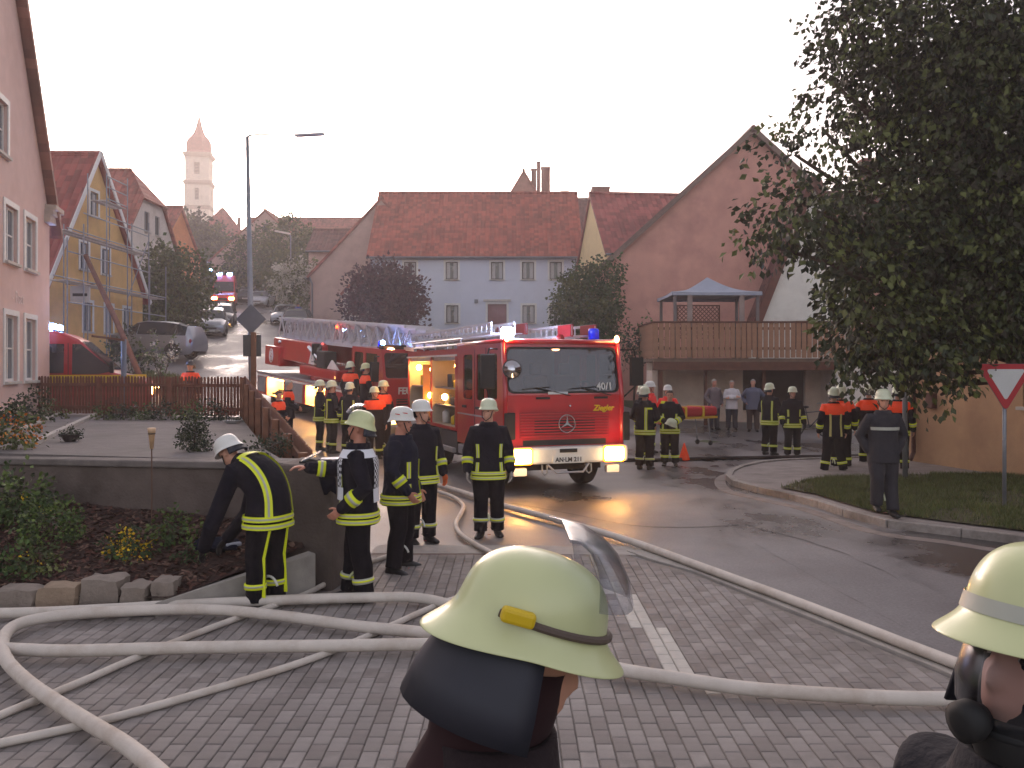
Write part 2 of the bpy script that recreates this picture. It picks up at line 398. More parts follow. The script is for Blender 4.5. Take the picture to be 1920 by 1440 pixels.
def asphalt_mat():
    m = bpy.data.materials.new('wet_asphalt'); m.use_nodes = True; nt = m.node_tree; n = nt.nodes; L = nt.links; b = n['Principled BSDF']
    tc = n.new('ShaderNodeTexCoord')
    def nz(sc, det=6, rough=.6, st=(1, 1, 1)):
        mp = n.new('ShaderNodeMapping'); mp.inputs['Scale'].default_value = st; L.new(tc.outputs['Object'], mp.inputs[0])
        k = n.new('ShaderNodeTexNoise'); k.inputs['Scale'].default_value = sc; k.inputs['Detail'].default_value = det; k.inputs['Roughness'].default_value = rough
        L.new(mp.outputs[0], k.inputs['Vector']); return k.outputs[0]
    def ramp(i, a, b_, ca, cb):
        r = n.new('ShaderNodeValToRGB'); r.color_ramp.elements[0].position = a; r.color_ramp.elements[1].position = b_
        r.color_ramp.elements[0].color = (*ca, 1); r.color_ramp.elements[1].color = (*cb, 1); L.new(i, r.inputs[0]); return r.outputs[0]
    # wet patches: stretched noise, more of it near the engine and the kerb gutter
    wet = ramp(nz(.33, 7, .62, (1, .55, 1)), .47, .60, (0, 0, 0), (1, 1, 1))
    # the soaked apron towards the verge
    vd = n.new('ShaderNodeVectorMath'); vd.operation = 'DISTANCE'; mp2 = n.new('ShaderNodeMapping'); mp2.inputs['Rotation'].default_value = (0, 0, R(38)); mp2.inputs['Scale'].default_value = (1, .42, 1)
    L.new(tc.outputs['Object'], mp2.inputs[0]); L.new(mp2.outputs[0], vd.inputs[0]); q_ = Matrix.Rotation(R(38), 3, 'Z') @ Vector((6.3, 9.6*.42, 0)); q_ = Matrix.Rotation(R(38), 3, 'Z') @ Vector((6.3, 9.6*.42, 0)); vd.inputs[1].default_value = q_
    ad = n.new('ShaderNodeMath'); ad.operation = 'MULTIPLY_ADD'; L.new(nz(.9, 6, .6), ad.inputs[0]); ad.inputs[1].default_value = -2.6; L.new(vd.outputs['Value'], ad.inputs[2])
    blob = ramp(ad.outputs[0], .0, .5, (1, 1, 1), (0, 0, 0)); mxw = n.new('ShaderNodeMath'); mxw.operation = 'MAXIMUM'; L.new(wet, mxw.inputs[0]); L.new(blob, mxw.inputs[1]); wet = mxw.outputs[0]
    col = ramp(nz(34, 3), .3, .7, (.18, .163, .163), (.255, .238, .238))
    big = ramp(nz(.5, 6), .35, .7, (.72, .70, .70), (1.1, 1.1, 1.1))
    mu = n.new('ShaderNodeMix'); mu.data_type = 'RGBA'; mu.blend_type = 'MULTIPLY'; mu.inputs['Factor'].default_value = 1; L.new(col, mu.inputs['A']); L.new(big, mu.inputs['B'])
    mx = n.new('ShaderNodeMix'); mx.data_type = 'RGBA'; L.new(wet, mx.inputs['Factor']); L.new(mu.outputs['Result'], mx.inputs['A']); mx.inputs['B'].default_value = (.05, .045, .045, 1)
    L.new(mx.outputs['Result'], b.inputs['Base Color'])
    rr = n.new('ShaderNodeMapRange'); L.new(wet, rr.inputs[0]); rr.inputs[3].default_value = .55; rr.inputs[4].default_value = .2; L.new(rr.outputs[0], b.inputs['Roughness'])
    bp = n.new('ShaderNodeBump'); bp.inputs['Strength'].default_value = .5; bp.inputs['Distance'].default_value = .01; L.new(nz(70, 3), bp.inputs['Height']); L.new(bp.outputs[0], b.inputs['Normal'])
    MATS['wet_asphalt'] = m; return m
ASPH = asphalt_mat()
road_poly = [(-12, -6), (-12, 22.5), (-15.5, 27), (-16.5, 36), (-19.5, 46), (-22.5, 58), (-28, 76), (-34, 96), (-27, 97), (-20.5, 76), (-15, 58), (-11, 48), (-5, 40.5), (4.2, 37), (5.2, 34.3), (18, 34.3), (20, 20), (20, -6)]
sheet('road', road_poly, ASPH, .004, 1.4)
sheet('driveway', [(-16.2, 37), (-18.9, 45.5), (-21.2, 45), (-19.6, 36.5)], M('concrete_drive', (150, 143, 138), .85, .15, 2, bump=.3), .009, 1.2)

# block paving: every stone is real; the 300 that show largest are single objects
pave_edge = [gp(1290, 1075), gp(1400, 1120), gp(1560, 1185), gp(1730, 1255), gp(1920, 1340)]
pave_poly = [(-6.8, -2), (-6.8, 8.05), (-3.3, 7.95), (-2.2, 8.6), (-1.75, 8.95), (-1.72, 10.62), (1.35, 10.62)]+[(p.x, p.y) for p in pave_edge]+[(3.9, 4), (4.6, -2)]
paving = sheet('paving', pave_poly, M('joint_sand', (128, 120, 114), .95, .2, 20, bump=.4), .021, 1.5)
pm = [M('paver_%s' % k, c, .8, .14, 9, bump=.35, bscale=160, dirt=dd, dscale=.9) for k, c, dd in (('grey', (146, 138, 134), (112, 104, 100)), ('mid', (136, 128, 124), (104, 96, 92)), ('dark', (128, 119, 115), (96, 90, 86)))]
pale = M('paver_pale', (190, 184, 176), .8, .1, 9, bump=.3, bscale=160)
def stone(mb, x, y, w, l, mi, z0=.006, z1=.034, ch=.006):
    a, b = w/2, l/2
    mb.rings([[(x-a, y-b, z0), (x+a, y-b, z0), (x+a, y+b, z0), (x-a, y+b, z0)],
              [(x-a, y-b, z1-ch), (x+a, y-b, z1-ch), (x+a, y+b, z1-ch), (x-a, y+b, z1-ch)],
              [(x-a+ch, y-b+ch, z1), (x+a-ch, y-b+ch, z1), (x+a-ch, y+b-ch, z1), (x-a+ch, y+b-ch, z1)]], mi, False, True)
def pavers():
    rnd = random.Random(3); w, l = .105, .205; field = MB(); near = []
    inner = pave_poly
    i = 0; x = -6.7
    while x < 4.4:
        y = 3.6 + (l/2 if i % 2 else 0)
        while y < 10.6:
            if all(inside((x+sx*w/2, y+sy*l/2), inner) for sx in (-1, 1) for sy in (-1, 1)):
                mi = 3 if abs(x-(1.03+(9.2-y)*.09)) < .1 and 6.1 < y < 9.3 else rnd.choice((0, 0, 1, 1, 2))
                vis = abs(x) < y*.578+.1 and y > 5.05
                near.append((y if vis else 99, x, y, mi))
            y += l
        x += w; i += 1
    near.sort()
    meshes = []
    for k in range(4):
        mb = MB(); stone(mb, 0, 0, w-.005, l-.005, 0, 0, .028); meshes.append(mb.mesh('paver', (pm+[pale])[k]))
    for k, (s, x, y, mi) in enumerate(near):
        if k < 300 and s < 99:
            o = link('paver', meshes[mi], paving); o.location = (x, y, .006+rnd.uniform(-.002, .002)); o.rotation_euler = (rnd.uniform(-.006, .006), rnd.uniform(-.01, .01), rnd.uniform(-.01, .01))
        else: stone(field, x, y, w-.005-rnd.uniform(0, .004), l-.005, mi, .006, .034+rnd.uniform(-.002, .002))
    tag(field.build('paver_field', pm+[pale], paving, fix=False), kind='stuff')
pavers()
def strip(name, pts, w, mat, z0, z1, parent=None):
    mb = MB(); pts = [Vector((p[0], p[1], 0)) for p in pts]; L_, R_ = [], []
    for i, p in enumerate(pts):
        t = (pts[min(i+1, len(pts)-1)]-pts[max(i-1, 0)]).normalized(); n_ = Vector((t.y, -t.x, 0))
        L_.append(p+n_*w/2); R_.append(p-n_*w/2)
    rs = [[(a.x, a.y, z0), (a.x, a.y, z1), (b.x, b.y, z1), (b.x, b.y, z0)] for a, b in zip(L_, R_)]
    mb.rings(rs, 0, True, True)
    return tag(mb.build(name, mat, parent, bevel=.006), kind=None if parent else 'structure')
EDGE = M('edging_concrete', (160, 153, 146), .85, .15, 6, bump=.3)
strip('edging', [(-1.7, 10.95), (0, 10.93), (1.5, 10.85)], .5, EDGE, .0, .024)
strip('gutter_row', [(-1.7, 10.66), (0, 10.65), (1.42, 10.6)], .14, M('gutter_brick', (96, 70, 60), .8, .25, 12, bump=.4), .0, .02)
strip('paving_kerb', [(1.5, 10.85), (1.75, 10.3)]+[(p.x+.16, p.y+.02) for p in pave_edge]+[(4.1, 4)], .22, EDGE, .0, .036)

# kerbed island with pavement and verge on the far side of the junction
isl = [gp(*p) for p in ((1760, 860), (1560, 866), (1450, 871), (1398, 880), (1368, 894), (1378, 911), (1440, 928), (1520, 946), (1640, 984), (1780, 1003), (1920, 1022), (2300, 1062))]
islp = smoothpath(isl, 5)
pav = sheet('pavement', [(p.x, p.y) for p in islp]+[(p.x, p.y) for p in (gp(2300, 870), gp(1900, 860))], M('pavement_concrete', (138, 128, 124), .8, .14, 3, bump=.3, dirt=(104, 96, 92)), .085, .6, skirt=.12)
ks = M('kerb_granite', (150, 142, 136), .8, .2, 14, bump=.4, dirt=(96, 88, 82))
def kerbs(path, parent):
    acc = []; seg = []; rnd = random.Random(5)
    for a, b in zip(path, path[1:]):
        seg.append(a); 
        if (b-seg[0]).length > .8:
            p, q = seg[0], b; d = (q-p).normalized(); MB().bar(p+d*.006+Vector((0, 0, .05)), q-d*.006+Vector((0, 0, .05)), .13, .13+rnd.uniform(0, .01)).build('kerb_stone', ks, parent, bevel=.012); seg = []
kerbs([p for p in islp], pav)
verge_poly = [gp(*p) for p in ((1462, 925), (1500, 914), (1545, 906), (1640, 902), (1700, 899), (2300, 898), (2300, 1050), (1920, 1010), (1780, 992), (1640, 973), (1525, 937))]
sheet('verge', [(p.x, p.y) for p in verge_poly], M('turf_soil', (66, 62, 38), .95, .4, 5, bump=.6), .11, .5, zf=lambda x, y: .0)

# tar seams, a patch and a manhole in the asphalt
TAR = M('tar_seam', (46, 42, 42), .5, .2, 10)
def seam(px, w=.03):
    ps = smoothpath([gp(*p) for p in px], 6); ps = [p+Vector((noise.noise(p*2.1)*.05, noise.noise(p*2.1+Vector((5, 0, 0)))*.05, 0)) for p in ps]
    mb = MB(); mb.rings([[(p.x, p.y-w*(1+.5*noise.noise(p*6)), .0085), (p.x, p.y+w*(1+.5*noise.noise(p*5)), .0085)] for p in ps], 0, False, False, closed=False)
    return tag(mb.build('tar_seam', TAR, fix=False), kind='structure')
seam([(1395, 984), (1440, 996), (1500, 1012), (1560, 1030), (1620, 1056), (1690, 1090)]); seam([(960, 944), (1060, 962), (1180, 985), (1300, 990), (1385, 984)], .02); seam([(1240, 905), (1300, 925), (1330, 960), (1400, 1010), (1520, 1080), (1700, 1180)], .018); seam([(1180, 846), (1300, 838), (1420, 832), (1520, 836)], .03)
strip('gutter_strip', [(p.x-.0, p.y-.0) for p in smoothpath([gp(*p) for p in ((1560, 872), (1440, 877), (1385, 886), (1352, 898), (1362, 920), (1430, 938), (1512, 957), (1635, 998), (1775, 1018), (1920, 1040), (2300, 1085))], 6)], .22, M('gutter_concrete', (134, 122, 116), .8, .18, 5, bump=.4, dirt=(92, 80, 74), dscale=2), .0, .012)

# raised garden with its retaining wall, steps of the bed and the terrace slabs
def tz(x, y): return 1.24-(y-9.4)*.014
WALLL, WALLR = Vector((-6.9, 10.75, 0)), Vector((-2.35, 9.45, 0))
terr = [(-2.5, 9.75), (-3.1, 11.2), (-6.15, 20.2), (-6.5, 21.35), (-12.45, 23.1), (-9.5, 12.8), (-9.0, 11.6), (-6.9, 11.0)]
sheet('terrace', terr, M('terrace_concrete', (102, 96, 94), .9, .16, 5, bump=.5, bscale=40, dirt=(82, 78, 74), dscale=.8), 0, 1.1, zf=tz, skirt=1.4)
conc = M('old_concrete', (96, 84, 78), .92, .22, 3, bump=.6, bscale=30, dirt=(70, 58, 52), dscale=1.1)
rw = thing('retaining_wall', 'weathered brown concrete retaining wall holding up the raised garden', 'wall', (0, 0, 0))
dv = (WALLR-WALLL).normalized(); nv = Vector((dv.y, -dv.x, 0))
mb = MB(); mb.rings([[(p.x+nv.x*k, p.y+nv.y*k, z) for p, k, z in ((WALLL, .0, -.3), (WALLR, .0, -.3), (WALLR, 0, 1.17), (WALLL, 0, 1.1))],
                     [(p.x+nv.x*k, p.y+nv.y*k, z) for p, k, z in ((WALLL, -.4, -.3), (WALLR, -.4, -.3), (WALLR, -.4, 1.17), (WALLL, -.4, 1.1))]])
mb.build('wall_body', conc, rw, bevel=.02)
mb = MB(); mb.rings([[(p.x+nv.x*k, p.y+nv.y*k, z) for p, k, z in ((WALLL, .04, 1.103), (WALLR, .04, 1.173), (WALLR, .04, 1.25), (WALLL, .04, 1.18))],
                     [(p.x+nv.x*k, p.y+nv.y*k, z) for p, k, z in ((WALLL, -.45, 1.103), (WALLR, -.45, 1.173), (WALLR, -.45, 1.25), (WALLL, -.45, 1.18))]])
mb.build('coping', M('coping_concrete', (112, 104, 100), .9, .2, 6, bump=.5, dirt=(86, 78, 74)), rw, bevel=.015)
MB().prism([(-2.42, 9.1), (-1.82, 8.95), (-1.74, 9.55), (-2.0, 9.9), (-2.36, 9.85)], -.2, 1.27, 'z').build('pillar', conc, rw, bevel=.04)
# low ramped kerb in front of the pillar
mb = MB(); mb.rings([[(-3.2, 7.93, 0), (-3.2, 7.93, .16), (-3.08, 8.05, .16), (-3.08, 8.05, 0)], [(-1.95, 8.8, 0), (-1.95, 8.8, .42), (-2.05, 8.92, .42), (-2.05, 8.92, 0)]])
tag(mb.build('bed_kerb', EDGE, bevel=.01), 'low sloping concrete kerb between flower bed and retaining wall pillar', 'kerb')
def bedz(x, y):
    wy = 10.75+(x+6.9)*(-1.3/4.55)
    t = max(0, min(1, (y-8.15)/(wy-8.15))); return .17+t*(.52-.06*(x+4.5)*.5)+.03*noise.noise((x*1.5, y*1.5, 0))
sheet('flower_bed', [(-7, 8.2), (-3.15, 8.08), (-2.1, 8.95), (-2.3, 9.4), (-2.4, 9.55), (-6.9, 10.85), (-7.2, 10.5)], M('mulch_soil', (64, 44, 38), .98, .5, 18, bump=1, bscale=30), 0, .18, zf=bedz)
def chips():
    mb = MB(); rnd = random.Random(11); cm = [M('bark_red', (92, 58, 48), .95, .3, 20), M('bark_brown', (66, 46, 40), .95, .3, 20), M('bark_pale', (120, 92, 78), .95, .3, 20)]
    k = 0
    while k < 5200:
        x, y = rnd.uniform(-6.6, -2.2), rnd.uniform(8.1, 10.6)
        if y > 10.7+(x+6.9)*(-1.3/4.55) or y < 8.15+max(0, (x+3.15))*.75: continue
        a = rnd.uniform(0, 6.3); l, w = rnd.uniform(.02, .055), rnd.uniform(.008, .02); z = bedz(x, y)+.012
        T = Matrix.Translation((x, y, z)) @ Euler((rnd.uniform(-.5, .5), rnd.uniform(-.5, .5), a)).to_matrix().to_4x4()
        mb.add([(-l, -w, 0), (l, -w*.6, 0), (l*.8, w, .004), (-l, w*.8, .003)], [(0, 1, 2, 3)], rnd.choice((0, 0, 1, 1, 2)), T); k += 1
    tag(mb.build('bark_mulch', cm, fix=False), 'red brown bark mulch covering the flower bed', 'mulch', kind='stuff')
chips()
def rock(name, x0, x1, y, zt, dpt, seed, mat, label):
    rnd = random.Random(seed); w = x1-x0; mb = MB(); n_ = 5
    bm = bmesh.new(); bmesh.ops.create_cube(bm, size=1); bmesh.ops.subdivide_edges(bm, edges=bm.edges, cuts=4, use_grid_fill=True)
    for v in bm.verts:
        p = v.co.copy(); q = Vector((abs(p.x)**.999*2, abs(p.y)*2, abs(p.z)*2))
        k = max(q); r = q.length
        f = 1-(r-k)*.13
        v.co = Vector((p.x*w*.98, p.y*dpt, p.z*zt*1.15))*f
        v.co += noise.noise_vector(p*2.3+Vector((seed, 0, 0)))*.035+noise.noise_vector(p*6+Vector((seed, 3, 0)))*.012
    me = bpy.data.meshes.new(name); bm.to_mesh(me); bm.free(); me.polygons.foreach_set('use_smooth', [True]*len(me.polygons)); me.set_sharp_from_angle(angle=R(38))
    o = link(name, me, None, mat); o.location = ((x0+x1)/2, y, zt*.5-.02); o.rotation_euler = (0, rnd.uniform(-.04, .04), rnd.uniform(-.06, .06))
    return tag(o, label, 'stone', 'boulders edging the flower bed')
rm = [M('sandstone_grey', (142, 130, 120), .92, .22, 5, bump=.8, bscale=25, dirt=(104, 92, 84)), M('sandstone_warm', (154, 134, 114), .92, .2, 5, bump=.8, bscale=25, dirt=(116, 98, 84))]
for i, (a, b, zt, y, l) in enumerate(((-14, 66, .25, 8.15, 'wide grey sandstone block in the bed edging next to the ochre block'), (67, 144, .27, 8.18, 'ochre sandstone block between two grey blocks of the bed edging'), (146, 219, .33, 8.22, 'tallest pale grey sandstone block of the bed edging'), (221, 270, .27, 8.2, 'small squarish sandstone block beside the tallest edging block'), (272, 318, .3, 8.27, 'small pointed sandstone at the end of the bed edging by the kerb'))):
    rock('edging_boulder', XG(a, 8.05), XG(b, 8.05), y, zt, .3, 20+i, rm[i == 1], l)
# path edging on the terrace
for (a, b, l) in (((62, 842), (182, 770), 'straight concrete edging strip bordering the terrace slab'), ((36, 812), (112, 770), 'straight concrete edging strip of the garden path next to the pink house')):
    def at(p, z=1.15):
        d = F*(H-z)/(p[1]-HY); return Vector((XG(p[0], d), d, tz(XG(p[0], d), d)+.012))
    o = MB().bar(at(a), at(b), .1, .1).build('path_edging', EDGE, bevel=.01); tag(o, l, 'edging')

# ---------------------------------------------------------------- picket fence
stain = M('fence_brown', (124, 80, 56), .75, .25, 6, bump=.4, bscale=50, dirt=(84, 50, 38)); stain2 = M('fence_red', (116, 70, 54), .75, .25, 6, bump=.4, bscale=50)
def picket_fence(label, A, B, spacing, h, w, zA, zB, mat, post_every=1.8, rail_side=1):
    A, B = Vector((*A, 0)), Vector((*B, 0)); L_ = (B-A).length; d = (B-A)/L_; n_ = Vector((-d.y, d.x, 0))*rail_side
    yaw = math.atan2(d.y, d.x); t = thing('picket_fence', label, 'fence', (A.x, A.y, 0))
    z = lambda s: zA+(zB-zA)*s/L_
    mb = MB(); mb.mm((-w/2, -.011, .06), (w/2, .011, h-.05)).prism([(-w/2, h-.05), (w/2, h-.05), (w/4, h), (-w/4, h)], -.011, .011); pk = mb.mesh('picket', mat)
    k = int(L_/spacing); rnd = random.Random(int(L_*100))
    for i in range(k):
        s = (i+.5)*L_/k; o = link('picket', pk, t); o.location = d*s+Vector((0, 0, z(s)+rnd.uniform(-.012, .012))); o.rotation_euler = (0, rnd.uniform(-.012, .012), yaw+rnd.uniform(-.04, .04))
    for hh in (.22, h-.22):
        MB().bar(n_*.03+Vector((0, 0, zA+hh)), d*L_+n_*.03+Vector((0, 0, zB+hh)), .035, .08).build('rail', mat, t)
    q = max(1, round(L_/post_every))
    for i in range(q+1):
        s = i*L_/q; MB().mm((-.05, -.05, -.25), (.05, .05, h-.02)).build('post', mat, t, bevel=.01).location = d*s+n_*.1+Vector((0, 0, z(s)))
    return t
picket_fence('reddish brown picket fence along the back edge of the garden terrace', (-6.45, 21.5), (-12.5, 23.2), .092, 1.02, .062, 1.03, 1.03, stain2, rail_side=1)
picket_fence('brown picket fence sloping down towards the concrete pillar', (-6.42, 21.4), (-2.35, 10.4), .105, 1.02, .085, 1.0, .27, stain, rail_side=-1)

# ---------------------------------------------------------------- houses
white_t = M('white_trim', (222, 220, 216), .6, .06, 8); grey_sash = M('grey_sash', (118, 122, 128), .6, .1, 8); dark_wood = M('dark_wood', (66, 46, 38), .7, .2, 8, bump=.3)
curt = M('lace_curtain', (206, 202, 200), .9, .08, 10)
sill_m = M('stone_sill', (190, 184, 176), .8, .12, 8)
wk = dict(fm=white_t, pm=GLASS(), sill=sill_m, surround=white_t, bars=(0, 0))
pink = M('pink_plaster', (214, 184, 176), .92, .05, 3, bump=.3, bscale=60, dirt=(202, 170, 160), dscale=.6)
h1 = house('pink_house', 'tall pink plastered house beside the picket fence with narrow white framed windows', (-11.33, 19.1, .55), R(105), 11, 10, 6.05, 13.9, 'y', pink, roof_mat('tiles_pinkhouse', (132, 84, 72), 'Y'),
    {'front': [(8.5, 4.2, 1.0, 1.3), (6.8, 4.2, 1.0, 1.3), (8.5, 1.4, 1.0, 1.55), (6.8, 1.4, 1.0, 1.55), (6.1, 6.6, .9, 1.2)]}, winkw=dict(fm=white_t, pm=GLASS(), sill=sill_m, surround=white_t, bars=(1, 1), curtain=grey_sash), over=.45, verge=.25)
MB().mm((4.9, -.16, 5.65), (5.75, .3, 5.85)).mm((4.95, -.22, 5.85), (5.85, .3, 6.0)).mm((5.0, -.28, 6.0), (5.95, .3, 6.14)).build('cornice', M('cornice_stone', (178, 164, 152), .85, .15, 6, bump=.3), h1, bevel=.02)
text_mesh('- Post', .42, 'lettering', M('faded_white_paint', (226, 206, 200), .9, .1, 20), h1, frame_T((7.9-5.5, -.006, 3.4), (1, 0, 0), (0, -1, 0)), .003)
yel = M('yellow_plaster', (214, 172, 108), .92, .08, 2, bump=.3, bscale=50, dirt=(200, 158, 98))
h2 = house('yellow_house', 'ochre yellow gabled house with red tiled roof standing behind the scaffolding', (-18.4, 39.6, 2.5), R(90), 9, 13, 3.5, 9.25, 'y', yel, roof_mat('tiles_yellowhouse', (150, 74, 66), 'Y', .3, .3),
    {'front': [(3.5, 6.45, .75, 1.05), (2.6, 4.0, .75, 1.15), (4.6, 4.0, .75, 1.15), (2.9, 1.35, .8, 1.25), (4.9, 1.35, .8, 1.25), (6.8, 1.35, .8, 1.25)]}, winkw=dict(fm=grey_sash, pm=GLASS(), sill=sill_m, surround=white_t, bars=(1, 0), curtain=curt), over=.4, verge=.2, apex=.45)
MB().bar((-4.95, -.24, 3.0), (-.45, -.24, 9.3), .05, .2).bar((4.95, -.24, 3.0), (-.45, -.24, 9.3), .05, .2).build('verge_board', white_t, h2)
offw = M('offwhite_plaster', (214, 204, 198), .92, .06, 2, bump=.2, dirt=(196, 184, 176))
h3 = house('half_hipped_house', 'white house with half hipped red roof behind the yellow house', (-21, 51.6, 4.1), R(90), 8.4, 12, 4.9, 9.7, 'y', offw, roof_mat('tiles_a', (150, 84, 72), 'Y'),
    {'front': [(3.2, 6.0, .7, 1.15), (4.7, 6.0, .7, 1.15)]}, winkw=dict(fm=grey_sash, pm=GLASS(), sill=sill_m, bars=(1, 0)), over=.3, hip=.38)
h4 = house('orange_house', 'small orange gabled house farther up the street below the church tower', (-26.4, 70.5, 6.9), R(90), 9, 12, 4.3, 8.2, 'y', M('orange_plaster', (206, 130, 76), .9, .06, 2, dirt=(190, 118, 70)), roof_mat('tiles_a', (150, 84, 72), 'Y'),
    {'front': [(2.2, 2.2, .9, 1.2), (5.8, 2.2, .9, 1.2)]}, winkw=dict(fm=white_t, pm=GLASS(), sill=sill_m, bars=(1, 0)), over=.3)
# church tower
def church():
    d = 200; X = XG(373.5, d); z = lambda y: H-(y-HY)/F*d
    t = thing('church_tower', 'slender white church tower with red onion shaped roof and needle spire', 'church tower', (X, d, 18), R(8))
    st = M('tower_plaster', (226, 214, 200), .9, .06, 1, dirt=(206, 192, 178)); bz = 18
    a = 2.7
    mb = MB()
    for k in range(4):
        T = Matrix.Rotation(k*math.pi/2, 4, 'Z'); W = MB()
        wall_sheet(W, (-a, -a, 0), (1, 0, 0), [(0, -3), (2*a, -3), (2*a, z(345)-bz), (0, z(345)-bz)], [(a-.45, z(378)-bz, .9, 2.6)], .4)
        b = a-.12; wall_sheet(W, (-b, -b, 0), (1, 0, 0), [(0, z(345)-bz), (2*b, z(345)-bz), (2*b, z(292)-bz), (0, z(292)-bz)], [(b-.6, z(330)-bz, 1.2, 2.6)], .5)
        mb.add(W.v, W.f, 0, T)
    mb.build('wall', st, t)
    lv = M('louvre', (96, 84, 78), .8, .2, 5)
    for k in range(4):
        T = Matrix.Rotation(k*math.pi/2, 4, 'Z')
        for zz, w, hh, off in ((z(378)-bz, .9, 2.6, a-.39), (z(330)-bz, 1.2, 2.6, a-.12-.49)):
            m2 = MB()
            for i in range(8): m2.box((0, -off, zz+hh*(i+.5)/8), (w, .1, hh/8*.7), 0, T)
            m2.build('louvre_window', lv, t)
    cor = M('tower_cornice', (186, 166, 152), .9, .1, 3)
    for y, e in ((345, .3), (293, .35), (391, .1)):
        mb = MB(); mb.mm((-a-e, -a-e, z(y)-bz-.25), (a+e, a+e, z(y)-bz+.3)).mm((-a-e*.5, -a-e*.5, z(y)-bz-.6), (a+e*.5, a+e*.5, z(y)-bz-.25)); mb.build('cornice', cor, t)
    k = d/F
    prof = [(25.5*k, z(291)-bz), (22.5*k, z(286)-bz), (22*k, z(276)-bz), (21.5*k, z(268)-bz), (19*k, z(262)-bz), (14.5*k, z(257)-bz), (10.5*k, z(252)-bz), (8*k, z(246)-bz), (5.2*k, z(236)-bz), (2.6*k, z(224)-bz), (.35*k, z(214)-bz)]
    MB().lathe([(r*1.06, zz) for r, zz in prof], 8, 0, Matrix.Rotation(R(22.5), 4, 'Z')).build('onion_roof', M('tower_tiles', (158, 92, 84), .8, .15, 2, bump=.5, bscale=6), t)
    MB().tube([(0, 0, z(215)-bz), (0, 0, z(208)-bz)], .08, 6).ball((0, 0, z(212)-bz), .25, 8).build('finial', M('finial_gold', (160, 130, 80), .4, .1, 3, metal=.8), t)
church()
def pyramid_house():
    d = 125; t = thing('hip_roofed_house', 'steep red hip roofed house with a thin chimney below the church tower', 'house', (XG(414, d), d, 13.2), R(14)); a = 3.1; z = lambda y: H-(y-HY)/F*d-13.2
    MB().mm((-a, 0, -2), (a, 7, z(440))).build('wall', offw, t)
    mb = MB(); e = .3
    for q in ([(-a-e, -e, z(441)), (a+e, -e, z(441)), (.2, 3.5, z(381)), (-.2, 3.5, z(381))], [(a+e, -e, z(441)), (a+e, 7+e, z(441)), (.2, 3.5, z(381))], [(a+e, 7+e, z(441)), (-a-e, 7+e, z(441)), (-.2, 3.5, z(381)), (.2, 3.5, z(381))], [(-a-e, 7+e, z(441)), (-a-e, -e, z(441)), (-.2, 3.5, z(381))]): roof_slab(mb, q, .12)
    r = mb.build('roof', roof_mat('tiles_hip', (150, 82, 76), 'X'), t)
    MB().mm((2.1, 1.5, z(430)), (2.6, 2., z(402))).build('chimney', M('brick_red', (128, 76, 66), .9, .2, 8), r)
    for u in (-1.6, 1.0): MB().mm((u, -.05, 1.6), (u+.8, .02, 2.8)).build('window', GLASS(), t)
pyramid_house()
RF = lambda ax: roof_mat('tiles_far_'+ax, (150, 86, 74), ax)
RD = lambda ax: roof_mat('tiles_dark_'+ax, (112, 74, 68), ax)
barn = M('barn_plaster', (196, 166, 154), .93, .07, 1.5, bump=.2, dirt=(178, 146, 134), dscale=.7)
house('long_house', 'long red tiled roof of a house above the street trees', (XG(590, 97), 97, 10.3), 0, 17, 11, 4.6, 9.3, 'x', barn, RF('X'), {'front': [(2, 1.4, .9, 1.2), (6, 1.4, .9, 1.2), (10, 1.4, .9, 1.2)]}, winkw=dict(fm=white_t, pm=GLASS(), bars=(1, 0)))
house('gabled_house', 'pale pink gable with one tiny attic window above the street trees', (XG(497, 88), 88, 9), 0, 10.6, 7, 4.2, 9.0, 'y', barn, RF('Y'), {'front': [(5.1, 6.9, .55, .7), (2, 1.6, .9, 1.2), (7.5, 1.6, .9, 1.2)]}, winkw=dict(fm=grey_sash, pm=GLASS(), bars=(0, 0)))
house('pink_outbuilding', 'narrow pink building with small red roof behind the pink barn', (-12.4, 67, 5.0), 0, 6, 5, 6.3, 8.1, 'x', barn, RD('X'), {}, over=.2)
h6 = house('pink_barn', 'big pink plastered barn gable standing next to the pale blue house', (-9.15, 61.9, 4.6), 0, 9.9, 9, 4.3, 9.6, 'y', barn, RF('Y'), {}, over=.25)
MB().tube([(-4.98, -.1, 4.0), (-4.8, -.1, 3.5), (-4.8, -.1, 0)], .06, 6).build('downpipe', M('zinc', (120, 122, 126)), h6)
h6b = house('lean_to', 'low pinkish annex half hidden by the purple leaved tree', (-8.9, 60.2, 4.3), 0, 5.2, 1.4, 3.2, 5.9, 'y', M('annex_plaster', (206, 190, 184), .93, .06, 2, dirt=(186, 168, 160)), RF('Y'), {}, over=.2, verge=.1)
blue = M('pale_blue_plaster', (208, 212, 226), .9, .04, 2, bump=.15, dirt=(196, 200, 216), dscale=.5)
def u7(px): return XG(px, 58)+9.25
h7 = house('pale_blue_house', 'pale blue two storey house with red tiled roof and red front door', (-2.42, 58, 3.75), 0, 13.66, 10, 6.1, 10.95, 'x', blue, roof_mat('tiles_blue_house', (158, 82, 66), 'X', .3, .2),
    {'front': [(u7(p)-.4, 4.32, .8, 1.14) for p in (769, 847, 932, 990, 1042)]+[(u7(p)-.4, 1.46, .8, 1.16) for p in (848, 991, 1042)]}, winkw=dict(fm=dark_wood, pm=GLASS(), sill=sill_m, surround=white_t, bars=(0, 0), curtain=curt),
    doors=[('front', (u7(932)-.62, .3, 1.24, 2.4), dict(fm=M('red_door_frame', (120, 66, 60), .6, .1), pm=M('red_door', (126, 70, 66), .45, .12, 3), curtain=None, bars=(1, 1)))], over=.3, verge=.25)
